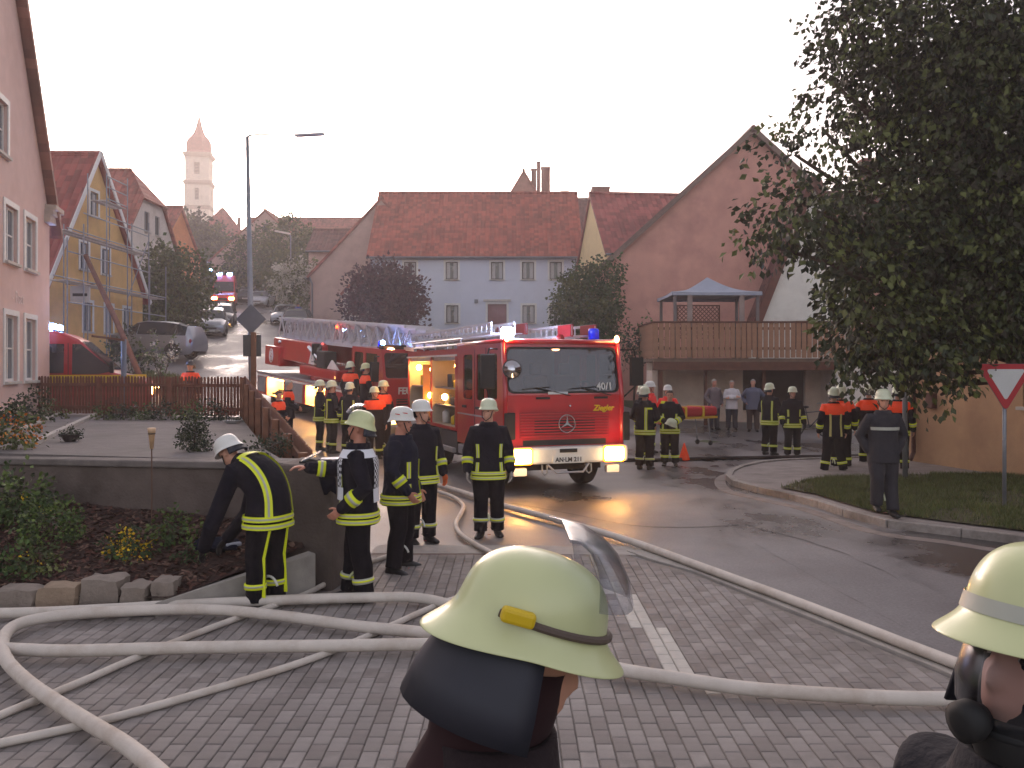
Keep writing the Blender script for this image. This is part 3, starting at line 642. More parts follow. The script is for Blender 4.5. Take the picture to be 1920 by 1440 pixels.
MB().mm((u7(932)-6.83-.9, -.12, 2.86), (u7(932)-6.83+.9, .0, 3.0)).build('door_head', sill_m, h7)
MB().tube([(6.6, -.08, 6), (6.6, -.08, 0)], .05, 6).build('downpipe', M('zinc', (120, 122, 126)), h7)
MB().mm((u7(893)-6.83-.12, -.12, 2.75), (u7(893)-6.83+.12, 0, 3.0)).build('wall_lamp', M('lamp_grey', (130, 130, 134), .5, .1), h7)
brk = M('brick_red', (128, 76, 66), .9, .2, 8)
house('chimney_gable_house', 'dark pink gable crowded with three tall brick chimneys above the blue house roof', (XG(982, 85), 85, 7.2), 0, 5.2, 8, 9.8, 14.1, 'y', M('old_pink_plaster', (168, 120, 108), .93, .15, 1.5, dirt=(140, 100, 92)), RF('Y'), {'front': [(1.2, 9.6, .7, .9)]}, winkw=dict(fm=white_t, pm=GLASS(), bars=(0, 0)), over=.2,
    chim=[(1.0, 1.5, .5, 11, 14.4, brk), (1.45, 1.0, .35, 11, 15.0, brk), (2.15, 1.4, .85, 10, 14.5, brk)])
house('broad_roofed_house', 'broad brownish red roof with squat chimneys behind the pale blue house', (XG(1110, 78), 78, 6.3), R(-2), 9, 9, 7, 11.7, 'x', barn, RD('X'), {}, chim=[(-2.3, 4.5, .7, 11, 12.3, brk), (1.0, 4.0, 1.6, 10.8, 12.5, brk)])
cream = M('cream_plaster', (230, 204, 156), .92, .04, 2, dirt=(216, 190, 144))
house('cream_house', 'cream yellow gabled house with red roof between the blue house and the big pink gable', (10.12, 48.5, 2.2), R(6), 10, 9, 6.5, 10.4, 'x', cream, roof_mat('tiles_cream', (150, 80, 74), 'X', .3, .22), {'left': [(5.8, 3.9, .35, .8)]}, winkw=dict(fm=dark_wood, pm=GLASS(), bars=(0, 0)), over=.25, verge=.12, chim=[(3.6, 3.9, .5, 9.5, 11.4, M('pale_chimney', (186, 178, 170), .9, .1))])
brickpink = M('weathered_pink_render', (206, 152, 138), .94, .1, 1.2, bump=.4, bscale=25, dirt=(180, 130, 120), dscale=.55)
h11 = house('big_pink_gable', 'huge weathered pink rendered barn gable rising behind the balcony and gazebo', (10.3, 38, .75), 0, 15.2, 12, 4.9, 11.75, 'y', brickpink, RD('Y'), {}, over=.2, verge=.28)
MB().bar((-7.8, -.3, 4.62), (0, -.3, 11.68), .05, .22).bar((7.8, -.3, 4.62), (0, -.3, 11.68), .05, .22).build('verge_board', M('weathered_board', (118, 98, 90), .85, .2, 6), h11)
h12 = house('white_gable_house', 'white steep gabled house with brown verge boards partly behind the leafy tree', (12.35, 36.2, .6), 0, 5.9, 7, 2.0, 9.4, 'y', M('white_render', (226, 222, 214), .92, .04, 2, dirt=(206, 200, 192)), RD('Y'), {'front': [(2.15, 2.35, .75, 1.25)]}, winkw=dict(fm=white_t, pm=GLASS(), bars=(1, 0), sill=sill_m), over=.25, verge=.12)
MB().bar((-3.2, -.2, 1.35), (0, -.2, 9.5), .06, .32).bar((3.2, -.2, 1.35), (0, -.2, 9.5), .06, .32).build('verge_board', M('brown_verge', (98, 54, 42), .7, .2, 5), h12)
house('dark_roofed_house', 'dark roofed building with a stout chimney glimpsed through the tree', (20, 43, 1.2), 0, 14, 9, 6, 10.45, 'x', offw, RD('X'), {}, chim=[(XG(1641, 46)-20, 3.9, .75, 9.6, 12.0, brk)])
ochre = M('ochre_plaster', (190, 152, 118), .93, .06, 2, bump=.3, dirt=(168, 132, 104), dscale=.7)
h13 = house('ochre_house', 'ochre plastered house wall under the drooping tree branches', (10.68, 14.96, 0), R(-77), 12, 8, 4.6, 8.2, 'x', ochre, RD('X'), {'front': [(3.4, 1.5, 1.0, 1.3)]}, winkw=dict(fm=dark_wood, pm=GLASS(), sill=sill_m, bars=(1, 0)), over=.5)
MB().tube([(-5.75, -.07, 4.2), (-5.75, -.07, .3), (-5.75, -.16, .12)], .05, 8).box((-5.75, -.07, 2.0), (.14, .06, .05)).build('downpipe', M('rusty_pipe', (92, 58, 48), .7, .3, 8), h13, smooth=False)
MB().mm((-5.3, -.12, 1.35), (-5.05, .02, 1.7)).build('meter_box', M('rusty_pipe', (92, 58, 48)), h13, bevel=.02)

# ---------------------------------------------------------------- balcony over the garage, gazebo
wood = M('balcony_boards', (156, 116, 90), .75, .22, 5, bump=.5, bscale=40, dirt=(132, 94, 72)); beam = M('balcony_beam', (96, 58, 42), .75, .2, 5, bump=.4)
zb = 2.6; g0 = .28
bal = thing('balcony', 'long brown board fronted balcony carried on posts above the garage bays', 'balcony', (0, 0, 0))
x0, x1, yf, yb = 4.95, 15.2, 31.0, 35.2
MB().mm((x0, yf+.06, zb-.12), (x1, yb, zb)).build('floor_slab', M('balcony_floor', (120, 100, 86), .8, .2), bal)
MB().mm((x0, yf+.02, zb-.42), (x1, yf+.22, zb-.122)).build('front_beam', beam, bal)
bm_ = MB().mm((-.078, -.014, 0), (.078, .014, 1.22)).mesh('board', wood)
rnd = random.Random(4); k = 0; x = x0+.09
while x < x1:
    o = link('board', bm_, bal); o.location = (x, yf, zb+.02+rnd.uniform(-.012, .012)); o.rotation_euler = (0, rnd.uniform(-.008, .008), rnd.uniform(-.02, .02)); x += .192
y = yf+.14
while y < yf+3.5:
    o = link('board', bm_, bal); o.location = (x0, y, zb+.02+rnd.uniform(-.01, .01)); o.rotation_euler = (0, 0, R(90)); y += .192
MB().mm((x0-.04, yf-.05, zb+1.24), (x1, yf+.09, zb+1.3)).build('handrail', beam, bal, bevel=.01)
MB().mm((x0-.05, yf+.092, zb+1.24), (x0+.09, yf+3.5, zb+1.3)).build('handrail', beam, bal, bevel=.01)
for zz in (.3, 1.0): MB().mm((x0+.02, yf+.016, zb+zz), (x1, yf+.06, zb+zz+.09)).build('rail', beam, bal)
for px, y, w in ((1238, 31.15, .16), (1323, 31.4, .12), (1432, 31.4, .12), (1572, 31.2, .16)):
    X = XG(px, y); MB().mm((X-w/2, y-w/2, g0-.3), (X+w/2, y+w/2, zb-.423)).build('post', beam, bal, bevel=.01)
gar = thing('garage', 'cream walled open garage under the balcony with dark bays', 'garage', (0, 0, 0))
gw = M('garage_plaster', (222, 204, 186), .92, .06, 2, dirt=(204, 184, 166))
mb = MB(); wall_sheet(mb, (x0, 32.6, 0), (1, 0, 0), [(0, -.5), (x1-x0, -.5), (x1-x0, 2.46), (0, 2.46)], [(3.55, .45, 2.3, 1.75)], .25); mb.build('back_wall', gw, gar)
MB().mm((8.52, 32.8, .7), (10.8, 32.87, 2.2)).build('bay_door', M('bay_door', (62, 50, 44), .8, .2, 4), gar)
MB().mm((x0, 31.3, -.2), (x0+.2, 32.58, 2.17)).build('side_wall', gw, gar)
MB().mm((11.36, 31.3, -.2), (11.56, 32.58, 2.17)).build('side_wall', gw, gar)
MB().mm((11.35, 30.9, -.2), (19, 31.15, 2.4)).build('front_wall', M('white_render', (226, 222, 214)), gar)
gz = thing('gazebo', 'garden gazebo with pale grey fabric roof standing on the balcony', 'gazebo', (XG(1326, 33), 33, zb))
cloth = M('gazebo_fabric', (150, 156, 172), .7, .06, 3, bump=.1, bscale=6); gp_ = M('gazebo_post', (112, 104, 104), .6, .1, 6)
a = 1.55; hh = 2.38
for sx in (-1, 1):
    for sy in (-1, 1):
        MB().mm((sx*(a-.08)-.05, sy*(a-.08)-.05, 0), (sx*(a-.08)+.05, sy*(a-.08)+.05, hh-.022)).build('post', gp_, gz)
for sx in (-.95, .9): MB().mm((sx-.09, -a+.02, 0), (sx+.09, -a+.06, hh-.05)).build('curtain', M('gazebo_curtain', (150, 134, 128), .9, .1), gz)
mb = MB(); N = 10
for k in range(4):
    T = Matrix.Rotation(k*math.pi/2, 4, 'Z'); g = []
    for j in range(N+1):
        f = j/N; z = hh+.66*f-.16*math.sin(math.pi*f)*(1) ; w = (a+.05)*(1-f)
        g.append([(-w+2*w*i/6, -w, z-.04*(1-f)*math.sin(math.pi*i/6)) for i in range(7)])
    mb.rings(g, 0, False, False, T, closed=False)
    mb.rings([[(-a-.05+2*(a+.05)*i/6, -a-.05, hh-.04*math.sin(math.pi*i/6)) for i in range(7)], [(-a-.05+2*(a+.05)*i/6, -a-.06, hh-.14) for i in range(7)]], 0, False, False, T, closed=False)
mb.build('fabric_roof', cloth, gz, smooth=True, fix=False)
mb = MB()
for i in range(-9, 10):
    for s in (-1, 1):
        p0, p1 = Vector((i*.16-.6*s, 0)), Vector((i*.16+.6*s, 1.2))
        xs = [(p0.x, 0), (p1.x, 1.2)]
        t0, t1 = 0., 1.
        dx = p1.x-p0.x
        for lim, sg in ((-.8, 1), (.8, -1)):
            tt = (lim-p0.x)/dx
            if (p0.x-lim)*sg < 0: t0 = max(t0, tt)
            if (p1.x-lim)*sg < 0: t1 = min(t1, tt)
        if t1 > t0+.02: mb.bar((p0.x+dx*t0, s*.008, 1.2*t0+.85), (p0.x+dx*t1, s*.008, 1.2*t1+.85), .03, .012, 0, (0, 1, 0))
mb.mm((-.84, -.03, .8), (-.8, .03, 2.1)).mm((.8, -.03, .8), (.84, .03, 2.1)).mm((-.8, -.03, .8), (.8, .03, .84)).mm((-.8, -.03, 2.06), (.8, .03, 2.1))
lt = mb.build('lattice_panel', M('lattice_wood', (112, 74, 58), .8, .15), gz); lt.location = (-.05, 1.35, 0)
# ---------------------------------------------------------------- vehicles
RED = M('fire_red', (176, 22, 34), .28, .05, 2, coat=.6, dirt=(158, 22, 32), dscale=1.5); REDD = M('fire_red_trim', (150, 22, 32), .4, .08, 3)
WHT = M('vehicle_white', (214, 212, 208), .4, .05, 3, dirt=(188, 184, 178)); BLK = M('black_rubber', (24, 24, 26), .75, .15, 6); DRK = M('dark_chassis', (32, 31, 32), .7, .2, 5)
ALU = M('aluminium', (172, 172, 176), .38, .1, 4, metal=.75); ALUD = M('dull_aluminium', (140, 142, 146), .5, .12, 6, metal=.5); CHROME = M('chrome', (205, 205, 210), .15, .03, 3, metal=1)
LOCK = M('locker_lining', (176, 158, 136), .6, .1, 4); SILVER = M('car_silver', (150, 152, 158), .3, .04, 3, metal=.6, coat=.4); DKCAR = M('car_dark', (44, 46, 56), .3, .05, 3, coat=.5); WCAR = M('car_pale', (182, 184, 190), .3, .04, 3, metal=.3, coat=.4)
YEL = M('signal_yellow', (214, 180, 20), .5, .06, 4); AMB = M('amber_lens', (230, 110, 20), .2, .05, 4, emit=4.5, ecol=(255, 120, 20))
HEAD = M('headlamp_lit', (255, 214, 140), .1, .02, emit=24, ecol=(255, 184, 96)); BULB = M('locker_bulb', (255, 200, 120), .1, .02, emit=46, ecol=(255, 176, 78)); GLOW = M('locker_light', (255, 214, 140), .2, .02, emit=14, ecol=(255, 186, 92))
BLUEL = M('blue_lens', (20, 40, 190), .08, .05, 3, trans=.2, emit=.1, ecol=(20, 50, 255)); BLUEF = M('blue_flash', (120, 160, 255), .1, .02, emit=55, ecol=(120, 165, 255)); FLASHW = M('strobe_white', (200, 220, 255), .1, .02, emit=75, ecol=(190, 210, 255))
ORG = M('marker_lit', (255, 180, 110), .1, .02, emit=17, ecol=(255, 160, 100)); PLATE = M('plate_white', (214, 214, 210), .4, .03); INK = M('plate_ink', (20, 20, 22), .6, .05)
def glass_mat():
    m = bpy.data.materials.new('vehicle_glass'); m.use_nodes = True; n = m.node_tree.nodes; L = m.node_tree.links
    out = [k for k in n if k.type == 'OUTPUT_MATERIAL'][0]; n.remove(n['Principled BSDF'])
    t = n.new('ShaderNodeBsdfTransparent'); t.inputs[0].default_value = (.42, .45, .46, 1); g = n.new('ShaderNodeBsdfGlossy'); g.inputs['Roughness'].default_value = .03; g.inputs[0].default_value = (.9, .9, .95, 1)
    f = n.new('ShaderNodeFresnel'); f.inputs[0].default_value = 1.75; mx = n.new('ShaderNodeMixShader'); L.new(f.outputs[0], mx.inputs[0]); L.new(t.outputs[0], mx.inputs[1]); L.new(g.outputs[0], mx.inputs[2]); L.new(mx.outputs[0], out.inputs[0])
    return m
VG = glass_mat()
def rrect(x0, z0, x1, z1, r=.06, n=4):
    out = []
    for cx_, cz_, a0 in ((x1-r, z0+r, -90), (x1-r, z1-r, 0), (x0+r, z1-r, 90), (x0+r, z0+r, 180)):
        for i in range(n+1):
            a = R(a0+90*i/n); out.append((cx_+r*math.cos(a), cz_+r*math.sin(a)))
    return out
def wheel(parent, x, y, r=.5, w=.3, side=-1, z=None):
    z = r if z is None else z; n = 28
    T = Matrix.Translation((x, y, z)) @ Matrix.Rotation(R(90)*side, 4, 'Y')
    t = MB().lathe([(r*.58, -w/2), (r*.9, -w/2), (r*.98, -w*.38), (r, -w*.2), (r, w*.2), (r*.98, w*.38), (r*.9, w/2), (r*.58, w/2), (r*.58, -w/2)], n, 0, T, cap=False)
    o = t.build('wheel', BLK, parent); sharp_by_angle(o.data, 40)
    rim = MB().lathe([(r*.6, w*.42), (r*.56, w*.44), (r*.5, w*.2), (r*.3, w*.16), (r*.26, w*.3), (r*.1, w*.34), (.01, w*.34)], n, 0, T, cap=False)
    for k in range(8):
        a = k*math.pi/4; rim.ball((r*.4*math.cos(a), r*.4*math.sin(a), w*.19), r*.04, 6, 0, T)
    q = rim.build('rim', ALUD, o); sharp_by_angle(q.data, 40)
    return o
def light(parent, loc, e, col=(1, .56, .2), rad=.08):
    d = bpy.data.lights.new('lamp_glow', 'POINT'); d.energy = e; d.color = col; d.shadow_soft_size = rad
    o = bpy.data.objects.new('lamp_glow', d); C.objects.link(o); o.parent = parent; o.location = loc; return o
def panel(mb, outline, holes, T, mi=0, reveal=.04):
    w = MB(); pts = [Vector(p) for p in outline]; es = [(i, (i+1) % len(outline)) for i in range(len(outline))]
    for h in holes:
        k = len(pts); pts += [Vector(p) for p in h]; es += [(k+i, k+(i+1) % len(h)) for i in range(len(h))]
    v, _, f, *_ = delaunay_2d_cdt(pts, es, [], 0, 1e-5)
    cen = lambda q: sum((v[i] for i in q), Vector((0, 0)))/len(q)
    keep = [q for q in f if inside(cen(q), outline) and not any(inside(cen(q), h) for h in holes)]
    mb.add([(p.x, 0, p.y) for p in v], keep, mi, T)
    for h in holes: mb.rings([[(p[0], 0, p[1]) for p in h], [(p[0], reveal, p[1]) for p in h]], mi, False, False, T)
def beacon(parent, x, y, z, h=.24, lit=False, r=.1):
    o = MB().lathe([(r*1.15, z-.02), (r*1.15, z+.04), (r, z+.05)], 16, 0, Matrix.Translation((x, y, 0))).build('beacon', DRK, parent, smooth=True)
    MB().lathe([(r, z+.045), (r*.98, z+h*.8), (r*.85, z+h*.95), (r*.5, z+h)], 16, 0, Matrix.Translation((x, y, 0))).build('lens', FLASHW if lit else BLUEL, o, smooth=True)
    if not lit: MB().ball((x, y-.07, z+h*.45), .04, 8).build('reflector', CHROME, o)
    return o
def mercedes_star(parent, c, r, T=None):
    """ring with a three pointed star"""
    mb = MB(); n = 28
    mb.tube([(c[0]+r*math.cos(a), c[1], c[2]+r*math.sin(a)) for a in (2*math.pi*k/n for k in range(n+1))], r*.07, 6)
    pts = []
    for k in range(6):
        a = R(90+60*k); q = r*(.97 if k % 2 == 0 else .15); pts.append((c[0]+q*math.cos(a), c[2]+q*math.sin(a)))
    mb.prism(pts, c[1]-.015, c[1]+.012)
    return mb.build('emblem', CHROME, parent)

def fire_engine():
    t = thing('fire_engine', 'red cab over fire engine with lit headlamps, open lit lockers and ladders on its roof', 'fire engine', (.94, 15.75, .14), R(20)); t.scale = (.94, 1, .945)
    W = 1.225; zr, zf, zs = 2.74, .66, 1.74        # roof, sill, windscreen foot
    I = Matrix.Identity(4); tl = math.atan2(.16, zr-zs)
    # cab shell: lower front, raked windscreen frame, sides with window openings, roof, back
    mb = MB()
    Tf = Matrix.Translation((0, 0, 0)); panel(mb, [(-W, zf), (W, zf), (W, zs), (-W, zs)], [], Tf)
    L_ = (zr-zs)/math.cos(tl); Tw = Matrix.Translation((0, 0, zs)) @ Matrix.Rotation(-tl, 4, 'X')
    ws = rrect(-W+.07, .03, W-.07, L_-.1, .13)
    panel(mb, [(-W, 0), (W, 0), (W-.03, L_), (-W+.03, L_)], [ws], Tw)
    wins = [rrect(.36, 1.64, .95, 2.52, .07), rrect(1.08, 1.6, 1.55, 2.52, .07), rrect(1.82, 1.6, 2.42, 2.52, .07)]
    so = [(0, zf), (2.85, zf), (2.85, zr), (.16, zr), (0, zs)]
    Tl = Matrix(((0, 1, 0, -W), (1, 0, 0, 0), (0, 0, 1, 0), (0, 0, 0, 1))); Tr = Matrix(((0, -1, 0, W), (1, 0, 0, 0), (0, 0, 1, 0), (0, 0, 0, 1)))
    panel(mb, so, wins, Tl); panel(mb, so, wins, Tr)
    mb.add([(-W+.0, .16, zr), (W, .16, zr), (W, 2.85, zr), (-W, 2.85, zr)], [(0, 1, 2, 3)]); mb.add([(-W, 2.85, zf), (W, 2.85, zf), (W, 2.85, zr), (-W, 2.85, zr)], [(0, 1, 2, 3)])
    mb.add([(-W, 0, zf), (W, 0, zf), (W, 2.85, zf), (-W, 2.85, zf)], [(0, 1, 2, 3)])
    cab = mb.build('cab', RED, t)
    MB().tube([(-W+.02, .15, zr), (W-.02, .15, zr)], .05, 8).tube([(-W+.03, .15, zr), (-W+.03, 2.85, zr)], .045, 8).tube([(W-.03, .15, zr), (W-.03, 2.85, zr)], .045, 8).build('roof_edge', RED, cab, smooth=True)
    for s in (-1, 1): MB().tube([(s*(W-.03), .02, zf), (s*(W-.03), .0, zs), (s*(W-.05), .15, zr-.02)], .05, 8).build('corner_pillar', RED, cab, smooth=True)
    MB().prism([(p[0]*1.0, p[1]) for p in ws], .015, .022, 'y', 0, Tw).build('windscreen', VG, cab)
    for T in (Tl, Tr):
        for wv in wins: MB().prism(wv, .012, .02, 'y', 0, T).build('side_window', VG, cab)
    gs = MB()
    n = len(ws); o_ = [(p[0]*1.0, p[1]) for p in ws]; c0 = (0, L_/2)
    i_ = [(p[0]-(.035 if p[0] > 0 else -.035), p[1]-(.035 if p[1] > c0[1] else -.035)) for p in ws]
    gs.rings([[(p[0], -.006, p[1]) for p in o_], [(p[0], -.012, p[1]) for p in i_], [(p[0], .014, p[1]) for p in i_]], 0, False, False, Tw); gs.build('windscreen_seal', BLK, cab, fix=False)
    # interior
    MB().mm((-W+.1, .25, 1.0), (W-.1, .55, 1.72)).build('dashboard', DRK, cab, bevel=.04)
    for x in (-.75, .1, .75): MB().mm((x-.27, 1.15, 1.0), (x+.27, 1.7, 1.35)).mm((x-.27, 1.6, 1.35), (x+.27, 1.75, 2.1)).mm((x-.13, 1.62, 2.1), (x+.13, 1.72, 2.35)).build('seat', M('seat_cloth', (70, 58, 54), .9, .15), cab, bevel=.05)
    a = [Vector((.75+.22*math.cos(q), .62+.1*math.sin(q), 1.78+.2*math.sin(q))) for q in (2*math.pi*k/18 for k in range(19))]; MB().tube(a, .018, 6).build('steering_wheel', BLK, cab)
    MB().mm((-W+.2, 2.78, zf+.1), (W-.2, 2.83, zr-.1)).build('cab_lining', M('cab_lining', (146, 126, 108), .9, .1), cab)
    MB().ball((.35, 1.2, zr-.12), (.09, .05, .03), 8).build('cab_lamp', ORG, cab)
    # front: grille slats, star, flaps, bumper, lamps, plate
    gm = MB().mm((-.92, -.006, .93), (.92, .02, 1.42)).build('grille', REDD, cab)
    for k in range(9): MB().mm((-.9, -.03, .955+k*.052), (.9, -.006, .982+k*.052)).build('grille_slat', RED, gm)
    MB().mm((-.62, -.012, 1.0), (.62, .01, 1.3)).build('grille_insert', DRK, gm)
    MB().mm((-.85, -.016, .80), (.85, -.0, .9)).build('air_slot', DRK, cab)
    for x0 in (-.45, .75): MB().mm((x0-.14, -.02, 1.66), (x0+.14, .0, 1.7)).build('vent', BLK, cab)
    mercedes_star(cab, (.02, -.05, 1.2), .165)
    MB().ball((.1, -.015, 1.53), .025, 8).build('badge', CHROME, cab)
    text_mesh('Ziegler', .15, 'lettering', YEL, cab, frame_T((.8, -.012, 1.48), (1, 0, 0), (0, -1, 0)), .004, shear=.25, bold=.004)
    text_mesh('40/1', .19, 'lettering', WHT, cab, Tw @ frame_T((.84, -.004, .15), (1, 0, 0), (0, -1, 0)), .003, bold=.004)
    MB().mm((-1.26, -.16, .46), (1.26, .12, .78)).build('bumper', WHT, t, bevel=.05)
    MB().mm((-.18, -.172, .67), (.18, -.158, .74)).build('tow_slot', BLK, t, bevel=.01)
    for s in (-1, 1):
        h = MB().prism(rrect(s*.95-.2, .49, s*.95+.2, .75, .05), -.185, -.155).build('headlamp', HEAD, t)
        MB().prism(rrect(s*.95-.23, .465, s*.95+.23, .775, .06), -.17, -.15).build('glow_rim', AMB, h)  # emissive amber rim added round the lamp to imitate its glow
        light(t, (s*.95, -.35, .62), 5, (1, .66, .32), .1)
        MB().prism(rrect(s*.95-.13, .26, s*.95+.13, .4, .02), -.12, -.02).build('fog_lamp', WHT, t)
        MB().tube([(s*.45-.05, -.08, .45), (s*.45-.05, -.1, .3), (s*.45, -.1, .26), (s*.45+.05, -.1, .3), (s*.45+.05, -.08, .45)], .018, 6).build('shackle', ALUD, t)
        MB().mm((s*1.12-.11, -.05, .92), (s*1.12+.11, .03, 1.42)).build('side_flap', BLK, cab, bevel=.02) if s < 0 else MB().mm((1.2, -.04, .85), (1.36, .06, 1.4)).build('side_flap', BLK, cab, bevel=.02)
        MB().ball((s*(W-.09), .08, zr+.06), (.05, .05, .07), 8).build('marker_lamp', ORG, cab)
    MB().tube([(-.4, -.1, .45), (-.25, -.16, .3), (.3, -.16, .3), (.45, -.1, .45)], .022, 6).build('underride_bar', ALU, t)
    MB().mm((-.32, -.178, .475), (.32, -.162, .6)).build('number_plate', PLATE, t)
    text_mesh('AN·LM 211', .115, 'lettering', INK, t, frame_T((0, -.181, .537), (1, 0, 0), (0, -1, 0)), .001, bold=.003)
    # wipers, mirror, searchlight
    for x0, x1 in ((-.6, .1), (.35, .95)): MB().bar(Tw @ Vector((x1, -.03, -.02)), Tw @ Vector((x0, -.025, .14)), .025, .015).bar(Tw @ Vector((x0-.25, -.02, .11)), Tw @ Vector((x0+.3, -.02, .15)), .02, .012).build('wiper', BLK, cab)
    MB().mm((-.35, -.03, 1.75), (.05, -.01, 1.8)).build('wiper_cowl', M('paper_white', (200, 204, 208), .6, .05), cab)
    for q in ([(-W-.0, .35, 2.6), (-W-.25, .1, 2.6), (-W-.3, .1, 2.4)], [(-W, .35, 1.5), (-W-.22, .12, 1.62), (-W-.3, .1, 1.9)]): MB().tube(q, .018, 6).build('mirror_bracket', BLK, cab)
    MB().mm((-W-.44, .02, 1.86), (-W-.14, .1, 2.5)).build('mirror', BLK, cab, bevel=.04)
    MB().tube([(W, .35, 2.6), (W+.3, .1, 2.6), (W+.34, .1, 2.4), (W+.34, .1, 1.9), (W, .35, 1.5)], .018, 6).mm((W+.2, .02, 1.9), (W+.46, .1, 2.45)).build('mirror', BLK, cab)
    T = Matrix.Translation((-W+.12, -.1, 2.22)) @ Euler((R(80), 0, R(-12))).to_matrix().to_4x4()
    s_ = MB().lathe([(.04, -.16), (.12, -.12), (.17, .0), (.18, .02), (.165, .03)], 20, 0, T).build('searchlight', BLK, cab, smooth=True)
    MB().lathe([(.16, .032), (.01, .045)], 20, 0, T).build('searchlight_lens', CHROME, s_, smooth=True)
    for y in (.98, 1.66): MB().mm((-W-.008, y-.006, zf+.05), (-W+.002, y+.006, zr-.1)).build('door_gap', DRK, cab)
    for y in (1.42, 2.3): MB().mm((-W-.04, y-.1, 1.42), (-W-.0, y+.1, 1.47)).build('door_handle', BLK, cab)
    MB().mm((-W-.012, .9, 1.27), (-W+.0, 2.8, 1.3)).build('side_stripe', ALU, cab)
    # front wheel arch with its pale mudguard rim
    cy_, r_ = 1.35, .64
    arc = [(-W-.02, cy_+r_*math.cos(a), .42+r_*1.05*math.sin(a)) for a in (R(200-220*k/20) for k in range(21))]
    MB().tube(arc, .045, 8).build('mudguard_rim', WHT, t, smooth=True)
    MB().prism([(cy_+(r_-.01)*math.cos(a), .42+(r_-.01)*1.05*math.sin(a)) for a in (R(200-220*k/20) for k in range(21))], -W-.006, -W+.1, 'x').build('wheel_well', DRK, t)
    for s in (-1, 1):
        wheel(t, s*1.0, cy_, .53, .3, s, .39); wheel(t, s*.95, 5.2, .53, .5, s, .39)
    MB().mm((-.9, .3, .3), (.9, 7.0, .62)).build('chassis', DRK, t)
    MB().mm((-W+.0, 2.1, .42), (-W+.35, 2.8, .62)).build('step', ALUD, t, bevel=.02)
    MB().mm((-W+.05, 3.0, .35), (-W+.5, 4.4, .85)).build('battery_box', DRK, t, bevel=.02)
    MB().mm((-W-.04, 3.05, .4), (-W+.045, 4.6, .5)).build('side_rail', ALU, t, bevel=.01)
    # equipment body with two open lockers
    zb0, zb1, y0, y1 = .88, 2.66, 2.88, 7.2
    mb = MB(); lk = [(3.02, .95, 1.9, 1.56), (5.0, .95, 2.1, 1.56)]
    panel(mb, [(y0, zb0), (y1, zb0), (y1, zb1), (y0, zb1)], [[(a, b), (a+c, b), (a+c, b+d), (a, b+d)] for a, b, c, d in lk], Tl, 0, .03)
    mb.add([(-W, y0, zb1), (W, y0, zb1), (W, y1, zb1), (-W, y1, zb1), (-W, y0, zb0), (W, y0, zb0), (W, y1, zb0), (-W, y1, zb0)], [(0, 1, 2, 3), (4, 7, 6, 5), (0, 4, 5, 1), (2, 6, 7, 3), (1, 5, 6, 2)])
    body = mb.build('equipment_body', RED, t, fix=False)
    MB().mm((-W-.03, y0, zb1-.16), (-W+.01, y1, zb1-.12)).build('awning_rail', WHT, body)
    for li, (a, b, c, d) in enumerate(lk):
        q = MB(); dp = .6
        q.rings([[(-W+.03, a, b), (-W+.03, a+c, b), (-W+.03, a+c, b+d), (-W+.03, a, b+d)], [(-W+dp, a, b), (-W+dp, a+c, b), (-W+dp, a+c, b+d), (-W+dp, a, b+d)]], 0, False, True)
        lo = q.build('locker', LOCK, body, fix=False)
        for zz in (.42, .82): MB().mm((-W+.08, a+.03+(c*.45 if li else 0), b+zz), (-W+dp-.01, a+c-.03, b+zz+.03)).build('shelf', ALUD, lo)
        MB().mm((-W+.06, a+.02, b+d-.1), (-W+.12, a+c-.02, b+d-.01)).build('shutter_roll', ALU, lo)
        rnd = random.Random(li+2)
        for i in range(9):
            zz = b+(.01, .455, .855)[i % 3]; yy = a+.15+(c-.5)*rnd.random(); hgt = rnd.uniform(.16, .32); wd = rnd.uniform(.1, .2)
            m_ = rnd.choice((WHT, REDD, BLK, ALUD, YEL, DRK))
            if i % 2: MB().mm((-W+.14, yy-wd, zz), (-W+.4, yy+wd, zz+hgt)).build('equipment_case', m_, lo, bevel=.02)
            else: MB().lathe([(.09, zz), (.09, zz+hgt*.8), (.03, zz+hgt)], 12, 0, Matrix.Translation((-W+.25, yy, 0))).build('canister', m_, lo, smooth=True)
        for (yy, zz) in ([(a+.3, b+d-.22), (a+1.3, b+.62)] if li == 0 else [(a+.35, b+d-.3), (a+1.65, b+d-.25), (a+.55, b+.62)]):
            MB().ball((-W+.16, yy, zz), .075, 10).build('locker_lamp', BULB, lo); light(t, (-W+.22, yy, zz), 13)
    MB().bar((-W+.05, 5.3, 1.0), (-W+.3, 6.2, 2.3), .3, .1).build('swing_panel', M('plywood', (110, 72, 48), .8, .2), body)
    # roof load
    rz = zb1+.02
    for x in (-1.1, 1.1):
        for zz in (.08, .2): MB().tube([(x, 2.9, rz+zz), (x, 7.1, rz+zz)], .022, 6).build('roof_rail', ALU, t)
        for yy in (3.0, 4.0, 5.0, 6.0, 7.0): MB().tube([(x, yy, rz-.02), (x, yy, rz+.2)], .02, 6).build('rail_post', ALU, t)
    def ladder(x, ya, yb, z, w, rail=.09, tilt=0, tip=0):
        l = MB(); 
        for s in (-1, 1):
            for q in (0, .2): l.bar((x+s*w/2, ya, z+q), (x+s*w/2, yb, z+q+tilt), .035, .05)
            k = int(abs(yb-ya)/.3)
            for i in range(k+1):
                f = i/k; l.bar((x+s*w/2, ya+(yb-ya)*f, z+tilt*f), (x+s*w/2, ya+(yb-ya)*f, z+.2+tilt*f), .02)
        for i in range(int(abs(yb-ya)/.3)):
            f = (i+.5)*.3/abs(yb-ya); l.bar((x-w/2, ya+(yb-ya)*f, z+tilt*f), (x+w/2, ya+(yb-ya)*f, z+tilt*f), .025)
